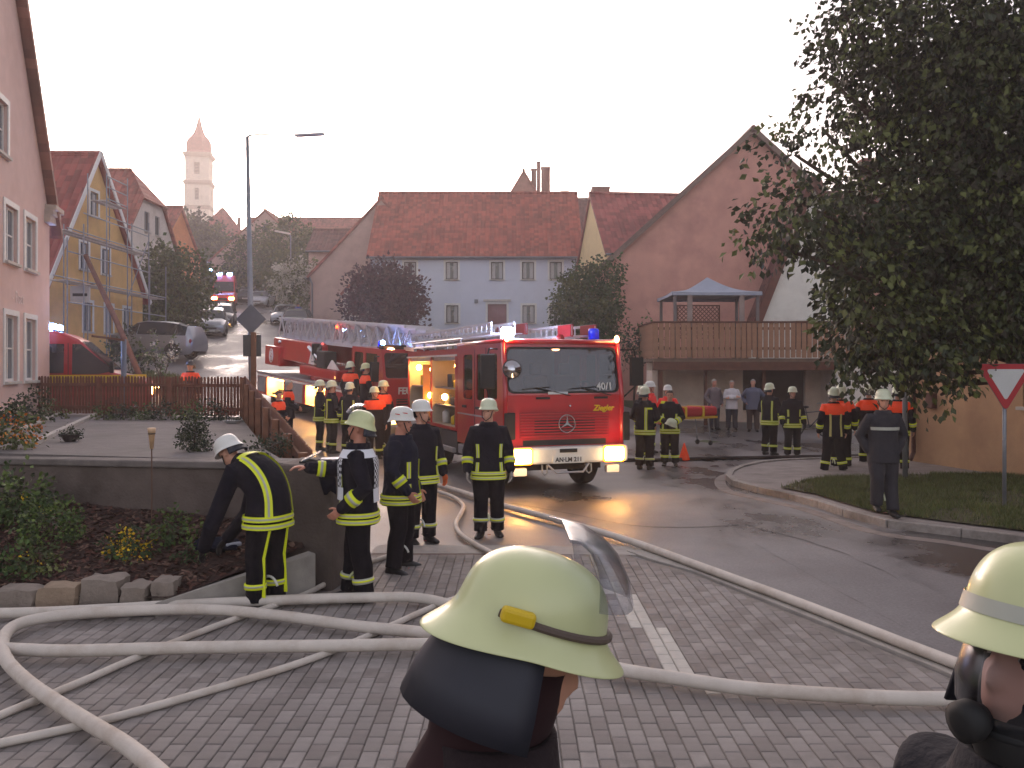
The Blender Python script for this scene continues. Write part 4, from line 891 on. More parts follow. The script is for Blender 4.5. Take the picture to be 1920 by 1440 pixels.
        o = l.build('roof_ladder', M('ladder_alloy', (196, 196, 200), .45, .06, 5, metal=.25), t)
        if tip: MB().mm((x+w/2-.03, ya-.01, z-.02), (x+w/2+.03, ya+.6, z+.22)).build('ladder_tip', REDD, o); MB().mm((x-w/2-.03, ya-.01, z-.02), (x-w/2+.03, ya+.6, z+.22)).build('ladder_tip', REDD, o)
    ladder(-.75, 1.3, 7.6, rz+.26, .5, tilt=-.03); ladder(.65, .55, 6.9, rz+.2, .5, tip=1); ladder(-.1, 2.2, 7.3, rz+.3, .42, tip=1)
    MB().mm((-.45, 3.2, rz), (.25, 5.6, rz+.28)).build('roof_box', ALUD, t, bevel=.02)
    MB().mm((.8, 3.1, rz), (1.05, 6.5, rz+.16)).build('roof_box', REDD, t, bevel=.02)
    T = Matrix.Translation((.18, .7, zr+.08)) @ Matrix.Rotation(R(90), 4, 'X')
    MB().lathe([(.02, -.25), (.03, -.05), (.09, .1)], 14, 0, T).build('horn', REDD, t, smooth=True)
    beacon(t, -.95, .55, zr+.02, .26, True, .12); beacon(t, .9, .6, zr+.02, .27, False, .11)
    light(t, (-.95, .4, zr+.4), 26, (.55, .7, 1), .1)
    return t
fire_engine()

def ladder_truck():
    t = thing('turntable_ladder_truck', 'red turntable ladder truck with silver ladder over its cab and glowing side lockers', 'fire engine', (-2.71, 25.8, .28), R(37.6)); t.rotation_euler = (R(-4.6), 0, R(37.6))
    t.rotation_mode = 'XYZ'; t.rotation_euler = (Matrix.Rotation(R(37.6), 3, 'Z') @ Matrix.Rotation(R(4.2), 3, 'X')).to_euler()
    W = 1.24
    mb = MB(); so = [(0, .6), (1.95, .6), (1.95, 2.5), (.2, 2.5), (0, 1.65)]
    Tl = Matrix(((0, 1, 0, -W), (1, 0, 0, 0), (0, 0, 1, 0), (0, 0, 0, 1))); Tr = Matrix(((0, -1, 0, W), (1, 0, 0, 0), (0, 0, 1, 0), (0, 0, 0, 1)))
    wv = [[(.3, 1.55), (1.1, 1.55), (1.1, 2.35), (.42, 2.35)], rrect(1.25, 1.55, 1.8, 2.35, .06)]
    panel(mb, so, wv, Tl); panel(mb, so, wv, Tr)
    L_ = math.hypot(.85, .2); Tw = Matrix.Translation((0, 0, 1.65)) @ Matrix.Rotation(-math.atan2(.2, .85), 4, 'X'); ws = rrect(-W+.08, .04, W-.08, L_-.1, .1)
    panel(mb, [(-W, 0), (W, 0), (W, L_), (-W, L_)], [ws], Tw); panel(mb, [(-W, .6), (W, .6), (W, 1.65), (-W, 1.65)], [], Matrix.Identity(4))
    mb.add([(-W, .2, 2.5), (W, .2, 2.5), (W, 1.95, 2.5), (-W, 1.95, 2.5)], [(0, 1, 2, 3)]); mb.add([(-W, 1.95, .6), (W, 1.95, .6), (W, 1.95, 2.5), (-W, 1.95, 2.5)], [(0, 1, 2, 3)]); mb.add([(-W, 0, .6), (W, 0, .6), (W, 1.95, .6), (-W, 1.95, .6)], [(0, 1, 2, 3)])
    cab = mb.build('cab', RED, t)
    MB().prism(ws, .015, .022, 'y', 0, Tw).build('windscreen', VG, cab)
    for T in (Tl, Tr):
        for q in wv: MB().prism(q, .012, .02, 'y', 0, T).build('side_window', VG, cab)
    for x in (-.7, .7): MB().mm((x-.27, 1.0, .9), (x+.27, 1.5, 1.3)).mm((x-.27, 1.45, 1.3), (x+.27, 1.6, 2.0)).build('seat', M('seat_cloth', (70, 58, 54)), cab, bevel=.05)
    MB().mm((-W+.1, .2, 1.0), (W-.1, .5, 1.62)).build('dashboard', DRK, cab, bevel=.04)
    text_mesh('FEUERWEHR', .27, 'lettering', WHT, cab, frame_T((0, -.008, 1.32), (1, 0, 0), (0, -1, 0)), .003, bold=.008)
    gr = MB().mm((-.8, -.02, .78), (.8, .0, 1.1)).build('grille', DRK, cab)
    for k in range(4): MB().mm((-.8, -.035, .8+k*.08), (.8, -.02, .83+k*.08)).build('grille_slat', REDD, gr)
    MB().mm((-1.26, -.12, .35), (1.26, .15, .66)).build('bumper', WHT, t, bevel=.04)
    for s in (-1, 1): MB().mm((s*.95-.15, -.14, .42), (s*.95+.15, -.11, .58)).build('headlamp', HEAD if s < 0 else WHT, t)
    MB().mm((-W+.1, .3, 2.5), (W-.1, .55, 2.62)).build('sun_visor', BLK, cab, bevel=.02)
    MB().ball((-.9, .25, 2.5), (.12, .06, .05), 8).build('marker_lamp', ORG, cab)
    beacon(t, -.85, .9, 2.5, .22, False); b2 = MB().ball((-.85, .82, 2.66), .075, 8).build('strobe', BLUEF, t)
    MB().tube([(-W, .3, 2.3), (-W-.3, .0, 2.3), (-W-.3, .0, 2.1)], .02, 6).mm((-W-.42, -.04, 1.6), (-W-.18, .06, 2.15)).build('mirror', BLK, cab)
    # platform deck, skirt with two glowing lockers
    dz = 1.22
    MB().mm((-W-.03, 2.0, dz-.08), (W+.03, 9.3, dz)).build('deck', ALU, t, bevel=.02)
    mb = MB(); lk = [(3.7, .42, 1.45, .66), (6.9, .42, 1.5, .66)]
    panel(mb, [(2.05, .4), (9.25, .4), (9.25, dz-.08), (2.05, dz-.08)], [[(a, b), (a+c, b), (a+c, b+d), (a, b+d)] for a, b, c, d in lk], Tl, 0, .03)
    sk = mb.build('side_skirt', REDD, t, fix=False)
    MB().mm((W-.03, 2.05, .4), (W, 9.25, dz-.08)).build('side_skirt', REDD, t)
    MB().mm((-W-.02, 2.1, dz-.17), (-W, 9.2, dz-.1)).build('skirt_rail', WHT, sk)
    for a, b, c, d in lk:
        q = MB(); q.rings([[(-W+.03, a, b), (-W+.03, a+c, b), (-W+.03, a+c, b+d), (-W+.03, a, b+d)], [(-W+.55, a, b), (-W+.55, a+c, b), (-W+.55, a+c, b+d), (-W+.55, a, b+d)]], 0, False, True)
        lo = q.build('locker', M('locker_bright', (226, 206, 170), .5, .05), sk, fix=False)
        MB().tube([(-W+.12, a+.1, b+d-.06), (-W+.12, a+c-.1, b+d-.06)], .035, 8).build('light_tube', GLOW, lo)
        for f in (.2, .5, .8): light(t, (-W+.2, a+c*f, b+d*.6), 12, (1, .55, .18), .12)
    MB().mm((-W-.02, 5.35, .42), (-W-.004, 6.75, dz-.18)).build('shutter', ALUD, sk)
    MB().mm((-W-.02, 8.5, .5), (-W-.004, 9.15, dz-.2)).build('shutter', ALUD, sk)
    MB().ball((-W-.02, 2.35, .62), .06, 8).build('side_marker', AMB, sk)
    for s in (-1, 1):
        wheel(t, s*1.0, 1.3, .5, .3, s); wheel(t, s*.95, 6.1, .5, .5, s)
        for yy in (2.9, 8.4): MB().mm((s*.9-.12, yy-.12, .12), (s*.9+.12, yy+.12, .5)).build('outrigger_leg', DRK, t)
    MB().mm((-.8, .3, .35), (.8, 9.0, .6)).build('chassis', DRK, t)
    # turntable, control stand, counterweight with crest
    MB().lathe([(1.05, dz), (1.05, dz+.22), (.85, dz+.3), (.85, dz+.34)], 24, 0, Matrix.Translation((0, 5.0, 0))).build('turntable', REDD, t, smooth=False)
    MB().mm((-1.15, 3.2, dz+.12), (1.0, 5.9, dz+.45)).build('turntable_platform', RED, t, bevel=.06)
    MB().prism([(5.0, dz+.45), (8.0, dz+.5), (8.6, dz+.8), (8.6, dz+1.25), (5.2, dz+1.2)], -.95, -.45, 'x').build('turntable_arm', RED, t, bevel=.06)
    MB().prism([(5.0, dz+.45), (8.0, dz+.5), (8.6, dz+.8), (8.6, dz+1.25), (5.2, dz+1.2)], .45, .95, 'x').build('turntable_arm', RED, t, bevel=.06)
    cwt = MB().mm((-1.1, 7.7, dz+.25), (1.1, 9.0, dz+.95)).build('counterweight', RED, t, bevel=.05)
    # the crest: a pale flame outlined in rings
    cr = MB()
    for r_ in (.24, .16): cr.tube([(-1.112, 8.38+r_*.62*math.cos(a), dz+.6+r_*math.sin(a)) for a in (2*math.pi*k/20 for k in range(21))], .018, 5)
    cr.tube([(-1.112, 8.48, dz+.42), (-1.112, 8.32, dz+.58), (-1.112, 8.42, dz+.66), (-1.112, 8.3, dz+.8)], .022, 5); cr.build('crest', WHT, cwt)
    MB().ball((-.95, 8.0, dz+1.1), (.08, .1, .08), 8).build('work_lamp', CHROME, t)
    MB().mm((-1.2, 3.9, dz+.45), (-.75, 4.5, dz+1.0)).build('control_stand', DRK, t, bevel=.05)
    MB().mm((-1.05, 4.65, dz+.55), (-.7, 5.2, dz+.65)).mm((-1.05, 5.1, dz+.65), (-.7, 5.2, dz+1.2)).build('operator_seat', BLK, t, bevel=.03)
    MB().tube([(-.95, 5.6, dz+1.05), (-.95, 4.4, dz+.55)], .07, 8).tube([(-.9, 5.9, dz+.5), (-.9, 4.7, dz+1.2)], .05, 8).build('lift_cylinder', CHROME, t)
    MB().prism([(4.9, dz+.5), (5.4, dz+.52), (5.2, dz+.95)], -1.05, -1.0, 'x').build('guard_plate', WHT, t)
    MB().prism([(3.1, dz+.46), (3.9, dz+.46), (3.6, dz+.75)], -1.1, -1.05, 'x').build('guard_plate', WHT, t)
    # ladder set: four nested trusses, each its own part
    for s_, (w, zl, hgt, ya, yb) in enumerate(((.98, 2.42, .74, 9.4, .2), (.82, 2.5, .6, 9.1, -.3), (.66, 2.58, .47, 8.8, -.7), (.52, 2.64, .36, 8.5, -1.1))):
        l = MB(); n_ = int((ya-yb)/.62)
        for s in (-1, 1):
            x = s*w/2; l.bar((x, ya, zl), (x, yb, zl+.02), .07, .1); l.bar((x, ya-.2, zl+hgt), (x, yb, zl+hgt-.0), .055, .06)
            for i in range(n_):
                p, q = ya-.1-(ya-yb-.2)*i/n_, ya-.1-(ya-yb-.2)*(i+1)/n_; m_ = (p+q)/2
                l.bar((x, p, zl), (x, m_, zl+hgt), .035); l.bar((x, m_, zl+hgt), (x, q, zl), .035)
        for i in range(int((ya-yb)/.31)): l.bar((-w/2, ya-.15-i*.31, zl+.05), (w/2, ya-.15-i*.31, zl+.05), .03)
        l.build('ladder_section', M('ladder_alloy', (196, 196, 200), .45, .06, 5, metal=.25), t)
    MB().ball((-.55, 4.4, 3.0), .05, 8).build('ladder_lamp', M('lamp_red', (220, 40, 20), .2, .02, emit=8, ecol=(255, 50, 20)), t)
    bk = MB()
    for zz in (2.1, 2.5, 2.95):
        for a, b in (((-.9, -1.1), (.9, -1.1)), ((.9, -1.1), (.9, -2.0)), ((.9, -2.0), (-.9, -2.0)), ((-.9, -2.0), (-.9, -1.1))): bk.bar((*a, zz), (*b, zz), .04)
    bk.mm((-.9, -2.0, 2.02), (.9, -1.1, 2.08)); bk.build('rescue_basket', ALUD, t)
    MB().mm((-.3, 2.3, dz+.0), (.9, 3.0, dz+.65)).build('deck_case', M('case_blue', (30, 66, 150), .5, .1), t, bevel=.03)
    return t
ladder_truck()

def van(label, loc, yaw, mat, scale=(1, 1, 1), cat='van', lit=True, band=None, name='fire_van', bar=True, roofext=0, pitch=0):
    t = thing(name, label, cat, loc, yaw)
    if pitch: t.rotation_euler = (Matrix.Rotation(yaw, 3, 'Z') @ Matrix.Rotation(pitch, 3, 'X')).to_euler()
    t.scale = scale; W = .96
    prof = [(0, .38), (-.02, .62), (.06, .92), (.22, 1.08), (.95, 1.26), (1.85, 2.1), (2.15, 2.22+roofext*.3), (2.5, 2.26+roofext), (5.1, 2.24+roofext), (5.2, 2.1), (5.22, .38)]
    def half(z): return W-(.0 if z < 1.3 else (z-1.3)*.11)
    rs = []
    for x_, k in ((-1, 1), (-.93, 1), (.93, 1), (1, 1)):
        rs.append([(x_*half(z) if abs(x_) == 1 else x_*half(z), y+(0 if abs(x_) < 1 else (.05 if y < 2 else -.03 if y > 5 else 0)), z-(0 if abs(x_) < 1 or z < 1 else .05)) for y, z in prof])
    body = MB().rings(rs).build('body', mat, t, bevel=.02)
    # windscreen
    def wsp(f, x): y = .98+(1.82-.98)*f; z = 1.29+(2.07-1.29)*f; return (x, y-.02, z+.02)
    MB().add([wsp(.04, -.84), wsp(.04, .84), wsp(.97, .76), wsp(.97, -.76)], [(0, 1, 2, 3)]).build('windscreen', GLASS(), body, fix=False)
    for s in (-1, 1):
        for q in ([(.95, 1.3), (1.35, 1.22), (2.0, 1.22), (2.0, 1.98), (1.8, 1.98)], [(2.2, 1.25), (3.4, 1.25), (3.4, 1.98), (2.2, 1.98)]):
            MB().add([(s*(half(z)+.006), y, z) for y, z in q], [tuple(range(len(q)))]).build('side_window', GLASS(), body, fix=False)
        if band:
            bo = MB().mm((s*(W+.004)-.004, .35, 1.0), (s*(W+.004)+.004, 5.1, 1.2)).build('reflective_band', band, body)
        MB().mm((s*(W+.12)-.09, .95, 1.25), (s*(W+.12)+.09, 1.05, 1.55)).build('wing_mirror', BLK, body, bevel=.02)
        MB().prism(rrect(s*.68-.2, .7, s*.68+.2, .9, .05), -.03, .12).build('headlamp', HEAD if lit else CHROME, t)
        for yy in (.95, 4.2): wheel(t, s*.86, yy, .33, .22, s)
        MB().mm((s*(W+.003)-.003, 2.08, .5), (s*(W+.003)+.003, 2.1, 2.0)).build('door_gap', DRK, body)
    MB().mm((-.95, -.07, .36), (.95, .1, .62)).build('bumper', WHT if mat is RED else DRK, t, bevel=.04)
    MB().mm((-.4, -.045, .68), (.4, .0, .84)).build('grille', DRK, t)
    MB().mm((-.26, -.085, .44), (.26, -.068, .55)).build('number_plate', PLATE, t)
    MB().mm((-.9, .2, .3), (.9, 5.1, .42)).build('underbody', DRK, t)
    if bar:
        b = MB().mm((-.6, 2.5, 2.25+roofext), (.6, 2.75, 2.31+roofext)).build('light_bar', DRK, t)
        for x in (-.42, .42): MB().mm((x-.2, 2.5, 2.311+roofext), (x+.2, 2.75, 2.45+roofext)).build('blue_lamp', BLUEF, b, bevel=.03)
    return t
v1 = van('red fire service van with yellow band and blue roof lights beside the pink house', (XG(292, 26.4), 26.4, .72), R(106), RED, (1, 1.05, 1.12), band=YEL, roofext=.05)
light(v1, (0, 2.4, 2.9), 45, (.45, .6, 1), .15)
van('red fire service van parked behind the turntable ladder truck', (XG(735, 36), 36, .75), R(42), RED, (1, 1.1, 1.28), roofext=.05)
ga = ground_z(XG(418, 74), 74)
va = van('red ambulance coming down the street with headlamps and blue lights on', (XG(418, 74), 74, ga), R(15), M('ambulance_red', (206, 40, 44), .35, .05, coat=.3), (1.0, 1.1, 1.08), cat='ambulance', name='ambulance', roofext=.3, pitch=R(6))
vb = van('dark van with a blue roof lamp behind the ambulance', (XG(402, 86), 86, ground_z(XG(402, 86), 86)), R(15), DKCAR, (1.0, 1.1, 1.1), cat='van', name='dark_van', roofext=.1, lit=False, pitch=R(6))

def car(label, loc, yaw, mat, kind='estate', lit=False, pitch=0, s=1.):
    t = thing('parked_car', label, 'car', loc, yaw, 'cars parked along the street')
    if pitch: t.rotation_euler = (Matrix.Rotation(yaw, 3, 'Z') @ Matrix.Rotation(pitch, 3, 'X')).to_euler()
    t.scale = (s, s, s)
    #       y     zb   zbelt  zroof  w    cabin
    st = [(0, .42, .58, .62, .62, 0), (.06, .25, .66, .72, .78, 0), (.5, .2, .78, .86, .86, 0), (1.15, .2, .88, .97, .89, 1), (1.75, .2, .92, 1.38, .89, 2), (2.2, .2, .93, 1.47, .89, 2), (3.1, .2, .95, 1.49, .89, 2), (3.7, .2, .96, 1.45, .88, 2 if kind == 'estate' else 2), (4.15, .22, .98, 1.36, .85, 1), (4.38, .28, .92, 1.0, .8, 0), (4.45, .4, .7, .75, .72, 0)]
    if kind == 'mpv': st = [(y, a, b*1.08, c*1.1, w, k) for y, a, b, c, w, k in st]
    rings_ = []
    for y, zb_, zl, zr_, w, k in st:
        wr = w*(.74 if k == 2 else .8 if k == 1 else .86)
        h = [(w*.86, zb_), (w*.97, zb_+.14), (w, (zb_+zl)/2), (w*.97, zl), (wr, zr_-.05), (wr*.82, zr_), (0, zr_+.015)]
        rings_.append([(x, y, z) for x, z in h]+[(-x, y, z) for x, z in h[-2::-1]])
    n = len(rings_[0]); bo, gl = MB(), MB()
    vs_ = [p for r in rings_ for p in r]; bf, gf = [], []
    for i in range(len(st)-1):
        for j in range(n-1):
            f = (i*n+j, i*n+j+1, (i+1)*n+j+1, (i+1)*n+j); k0, k1 = st[i][5], st[i+1][5]
            side = j in (3, n-5); top = j in (4, 5, n-7, n-6)
            g = (side and k0 and k1 and max(k0, k1) == 2 and i not in ()) or (top and {k0, k1} == {1, 2})
            (gf if g else bf).append(f)
    bo.add(vs_, bf+[tuple(range(n-1, -1, -1)), tuple((len(st)-1)*n+i for i in range(n))]); gl.add(vs_, gf)
    b = bo.build('body', mat, t); b.data.polygons.foreach_set('use_smooth', [True]*len(b.data.polygons)); b.data.set_sharp_from_angle(angle=R(45))
    gl.build('glazing', GLASS(), t)
    for y, w in ((1.9, .88), (2.75, .88), (3.65, .87)):
        for sg in (-1, 1): MB().bar((sg*w*.985, y, .95), (sg*w*.76, y+.02, 1.42), .03, .07).build('pillar', mat, t)
    for sg in (-1, 1):
        for yy in (.82, 3.6): wheel(t, sg*.8, yy, .32, .2, sg)
        for yy in (.82, 3.6): MB().prism([(yy+.38*math.cos(R(a)), .32+.38*math.sin(R(a))) for a in range(0, 181, 15)], sg*.7, sg*.885, 'x').build('wheel_arch', DRK, t)
        MB().ball((sg*.62, .12, .62), (.17, .08, .075), 10).build('headlamp', HEAD if lit else CHROME, t)
        MB().ball((sg*.74, 4.36, .82), (.09, .06, .13), 8).build('tail_lamp', REDD, t)
        MB().ball((sg*.98, 1.35, .98), (.1, .07, .07), 8).build('wing_mirror', mat, t)
    MB().mm((-.36, -.015, .48), (.36, .03, .58)).build('grille', DRK, t)
    MB().mm((-.26, -.02, .33), (.26, .06, .44)).build('number_plate', PLATE, t)
    for sg in (-1, 1): MB().tube([(sg*.6, 1.9, 1.5), (sg*.6, 2.4, 1.54), (sg*.6, 3.8, 1.5)], .02, 6).build('roof_bar', ALU, t)
    return t
def cp(px, d): x = XG(px, d); return (x, d, ground_z(x, d))
car('silver estate car parked sideways on the driveway by the yellow house', (XG(318, 43)-2.4, 41.6, ground_z(XG(318, 43)-2.4, 41.6)+.02), R(-98), SILVER, 'mpv', s=1.04, pitch=R(-3.6))
car('silver people carrier facing downhill next to a dark car', cp(394, 52), R(16), SILVER, 'mpv', pitch=R(6))
car('dark car parked uphill right behind the silver people carrier', cp(411, 58), R(14), DKCAR, pitch=R(6))
car('pale silver car parked near the white blossoming bush up the street', cp(481, 78), R(4), WCAR, pitch=R(4))
car('dark car parked beside the pale silver car up the street', cp(459, 83), R(8), DKCAR, pitch=R(4))
car('pale estate car facing downhill beside the pink barn', cp(529, 62), R(6), WCAR, pitch=R(5))
car('dark green car next to the pale estate car by the pink barn', cp(548, 58), R(6), M('car_green', (52, 60, 60), .35, .05, coat=.4), pitch=R(5))
# ---------------------------------------------------------------- people
SKIN = [M('skin_fair', (206, 152, 128), .6, .08, 12), M('skin_ruddy', (198, 134, 112), .6, .1, 12), M('skin_tan', (184, 132, 106), .6, .08, 12)]
NAVY = M('navy_cloth', (25, 23, 33), .9, .25, 9, bump=.6, bscale=26, spec=.2); NAVY2 = M('dark_blue_cloth', (23, 26, 42), .9, .25, 9, bump=.6, bscale=26, spec=.2); TROU = M('dark_trousers', (21, 18, 24), .92, .25, 9, bump=.6, bscale=22, spec=.2)
BOOT = M('black_boot', (26, 24, 24), .55, .2, 8); LIME = M('reflective_lime', (206, 214, 30), .55, .06, 14, emit=.04, ecol=(206, 214, 30)); SILV = M('reflective_silver', (176, 176, 164), .45, .08, 14)  # faint emission in the lime tape stands in for light it throws back
ORANGE = M('signal_orange', (236, 70, 24), .7, .06, 10, emit=.05, ecol=(240, 70, 24)); HELM = M('helmet_lime_white', (214, 218, 188), .35, .05, 5, coat=.2, dirt=(196, 200, 168)); HELMG = M('helmet_glow_lime', (208, 212, 160), .35, .05, 5, coat=.3, dirt=(194, 198, 146)); HELMW = M('helmet_white', (222, 220, 214), .35, .04, 5, coat=.2)
LEATH = M('neck_guard_leather', (40, 40, 50), .6, .15, 9); GLOVEW = M('glove_pale', (168, 156, 150), .85, .12, 14); GLOVED = M('glove_dark', (40, 36, 38), .85, .15, 14)
GREYH = M('hair_grey', (164, 158, 152), .85, .2, 40, bump=.5, bscale=60); DARKH = M('hair_dark', (50, 38, 32), .85, .25, 40, bump=.5, bscale=60)
EYEW = M('eye_dark', (46, 36, 34), .3, .1, 5); LIP = M('lip', (160, 92, 84), .5, .05, 5); VISOR = None
def visor_mat():
    m = bpy.data.materials.new('clear_visor'); m.use_nodes = True; n = m.node_tree.nodes; L = m.node_tree.links
    out = [k for k in n if k.type == 'OUTPUT_MATERIAL'][0]; n.remove(n['Principled BSDF'])
    t = n.new('ShaderNodeBsdfTransparent'); t.inputs[0].default_value = (.86, .88, .92, 1); g = n.new('ShaderNodeBsdfGlossy'); g.inputs['Roughness'].default_value = .25
    f = n.new('ShaderNodeLayerWeight'); f.inputs[0].default_value = .14; mx = n.new('ShaderNodeMixShader'); L.new(f.outputs['Facing'], mx.inputs[0]); L.new(t.outputs[0], mx.inputs[1]); L.new(g.outputs[0], mx.inputs[2]); L.new(mx.outputs[0], out.inputs[0]); return m
VISOR = visor_mat()
SEC = [(.76, .225, .172), (.86, .222, .165), (.97, .208, .152), (1.08, .2, .146), (1.18, .205, .148), (1.28, .216, .15), (1.36, .216, .145), (1.42, .19, .125), (1.47, .13, .1), (1.51, .088, .085), (1.56, .078, .08)]
def sec_at(z, S=SEC):
    z = max(S[0][0], min(S[-1][0], z))
    for (a, ra, rb), (b, qa, qb) in zip(S, S[1:]):
        if z <= b: f = (z-a)/(b-a); return ra+(qa-ra)*f, rb+(qb-rb)*f
def remesh(o, vox, it=4):
    r = o.modifiers.new('remesh', 'REMESH'); r.mode = 'VOXEL'; r.voxel_size = vox; r.use_smooth_shade = True
    s = o.modifiers.new('smooth', 'SMOOTH'); s.factor = .5; s.iterations = it
    return o
HEADP = [(.0, .03, .066, -.02), (.018, .044, .082, .0), (.05, .058, .09, .03), (.08, .066, .09, .062), (.115, .071, .084, .09), (.14, .074, .09, .1), (.17, .075, .088, .102), (.2, .067, .072, .09), (.222, .048, .045, .065), (.236, .02, .015, .03)]
def head_mesh(mb, T, n=24):
    rs = []
    hp = []
    for i in range(len(HEADP)-1):
        for k in range(2):
            f = k/2; hp.append(tuple(HEADP[i][j]+(HEADP[i+1][j]-HEADP[i][j])*f for j in range(4)))
    hp.append(HEADP[-1])
    for z, w, f, b in hp:
        ring = []
        for k in range(n):
            a = 2*math.pi*k/n; c, s = math.cos(a), math.sin(a)     # s<0 is the front
            x = w*math.copysign(abs(c)**.85, c); y = (f if s < 0 else max(b, .0)+.0)*s
            if s < 0:
                fr = math.exp(-(x/.013)**2)
                y -= .026*fr*math.exp(-((z-.088)/.014)**2)+.012*fr*math.exp(-((z-.112)/.018)**2)           # nose
                y += .009*math.exp(-((abs(x)-.033)/.014)**2)*math.exp(-((z-.122)/.012)**2)                   # eye sockets
                y -= .004*math.exp(-((z-.142)/.009)**2)*(abs(x) < .055)+.005*math.exp(-(x/.03)**2)*math.exp(-((z-.052)/.01)**2)
            ring.append((x, y, z))
        rs.append(ring)
    mb.rings(rs, 0, True, True, T)
    for s in (-1, 1): mb.ball((s*.075, .012, .112), (.012, .022, .032), 8, 0, T)
def helmet(parent, T, mat, guard=True, visor=None, band=None, marks=None, seg=32, near=False, guard_len=.11, span=(28, 153)):
    """German dome helmet: rounded shell running out into a flared brim, leather neck guard behind"""
    fk = 1.7 if near == 'close' else 1.
    T = T @ Matrix.Translation((0, -.004, .062)) @ Matrix.Diagonal((.92, .93, .79, 1))
    def ring(k, z, fl=0., inn=0.):
        out = []
        for i in range(seg):
            a = 2*math.pi*i/seg; c, s = math.cos(a), math.sin(a)
            fr = max(0, -s); bk = max(0, s)
            rx, ry = .118*k-inn, .14*k-inn
            e = fl*fk*(.015+.013*fr**2+.015*bk**2)
            out.append(((rx+e)*c, (ry+e)*s+.008, z-fl*(.01*fr+.03*bk**1.5+.012)))
        return out
    rs = [ring(.14, .292), ring(.46, .285), ring(.72, .265), ring(.89, .233), ring(.975, .195), ring(1.0, .16), ring(1.01, .14, .12), ring(1.02, .128, .5), ring(1.03, .118, 1.0), ring(1.03, .112, 1.02), ring(1.0, .115, .5, .008), ring(.99, .14, 0, .012), ring(.9, .2, 0, .012), ring(.6, .26, 0, .012)]
    mb = MB(); mb.rings(rs, 0, True, True, T)
    h = mb.build('helmet', mat, parent, smooth=True)
    if near:
        sub = h.modifiers.new('sub', 'SUBSURF'); sub.levels = 1; sub.render_levels = 2
    mb = MB(); mb.tube([(0, .1*math.cos(a)*1.05+.008, .16+.146*math.sin(a)) for a in (R(25+130*k/12) for k in range(13))], .012, 8, 0, T); mb.build('crest_ridge', mat, h, smooth=True)
    if band:
        b0 = []; 
        for z, e in ((.145, .006), (.175, .004)):
            b0.append([(.118*math.cos(2*math.pi*i/seg)*(1.005 if z < .16 else .985)+e*math.cos(2*math.pi*i/seg), .14*math.sin(2*math.pi*i/seg)*(1.005 if z < .16 else .985)+.008+e*math.sin(2*math.pi*i/seg), z) for i in range(seg)])
        MB().rings(b0, 0, False, False, T).build('reflective_band', band, h, smooth=True, fix=False)
    if guard:
        g = []
        for z, e in ((.125, -.02), (.09, .004), (.05, .014), (.0, .03), (.13-guard_len, .042)):
            g.append([((.118+e)*math.cos(R(a))*1.02, (.145+e)*math.sin(R(a))+.008, z) for a in range(span[0], span[1]+1, 12)])
        o = MB().rings(g, 0, False, False, T, closed=False).build('neck_guard', LEATH, h, smooth=True, fix=False)
        sm = o.modifiers.new('solid', 'SOLIDIFY'); sm.thickness = .006
    if visor == 'up':
        g = []
        for f in range(6):
            a0 = R(20+f*16); y, z = -.15*math.cos(a0)-.03, .18+.19*math.sin(a0)
            g.append([(.135*math.sin(R(b)), y*math.cos(R(b))**.5+.01, z-.02*abs(math.sin(R(b)))) for b in range(-75, 76, 15)])
        o = MB().rings(g, 0, False, False, T, closed=False).build('visor', VISOR, h, smooth=True, fix=False); sm = o.modifiers.new('solid', 'SOLIDIFY'); sm.thickness = .003
    if marks:
        for s in (-1, 1):
            for (a0, z0) in ((62, .2), (100, .185)):
                pts = []
                for da, dz_ in ((-14, -.012), (10, .0), (14, .012), (-10, .004)):
                    a = R(a0+da); z = z0+dz_; k = 1.0-(z-.16)*.9
                    pts.append(T @ Vector((s*(.124*k)*math.sin(a), -(.146*k)*math.cos(a)+.008, z)))
                MB().add(pts, [(0, 1, 2, 3)]).build('rank_mark', marks, h, fix=False)
    return h
def hand(mb, wr, d, palm, side, s=1., curl=.5):
    """palm, four unequal bent fingers and a thumb leaving the side of the palm; d = along, palm = way the palm faces"""
    d = Vector(d).normalized(); pn = (Vector(palm)-d*Vector(palm).dot(d))
    pn = pn.normalized() if pn.length > 1e-3 else d.orthogonal().normalized(); sd = d.cross(pn)*side     # towards the thumb
    w = Vector(wr)
    rs = []
    for f, a, b in ((0, .026, .02), (.03, .034, .018), (.07, .042, .016), (.095, .04, .013)):
        c = w+d*f*s; rs.append([c+sd*(a*s*math.cos(q))+pn*(b*s*math.sin(q)) for q in (2*math.pi*k/10 for k in range(10))])
    mb.rings(rs)
    for off, ln in ((.03, .078), (.011, .088), (-.01, .082), (-.03, .064)):
        p = w+d*.088*s+sd*off*s; c1 = curl*.9; c2 = curl*1.9
        q = p+(d*math.cos(c1*.6)+pn*math.sin(c1*.6))*ln*.45*s; r = q+(d*math.cos(c1+.2)+pn*math.sin(c1+.2))*ln*.32*s; e = r+(d*math.cos(c2)+pn*math.sin(c2))*ln*.28*s
        mb.tube([p, q, r, e], [.0105*s, .0098*s, .009*s, .0075*s], 7, round_ends=True)
    p = w+d*.03*s+sd*.03*s; q = p+(d*.6+sd*.7+pn*.3).normalized()*.042*s; r = q+(d*.9+sd*.25+pn*.35).normalized()*.036*s
    mb.tube([p, q, r], [.014*s, .012*s, .009*s], 7, round_ends=True)
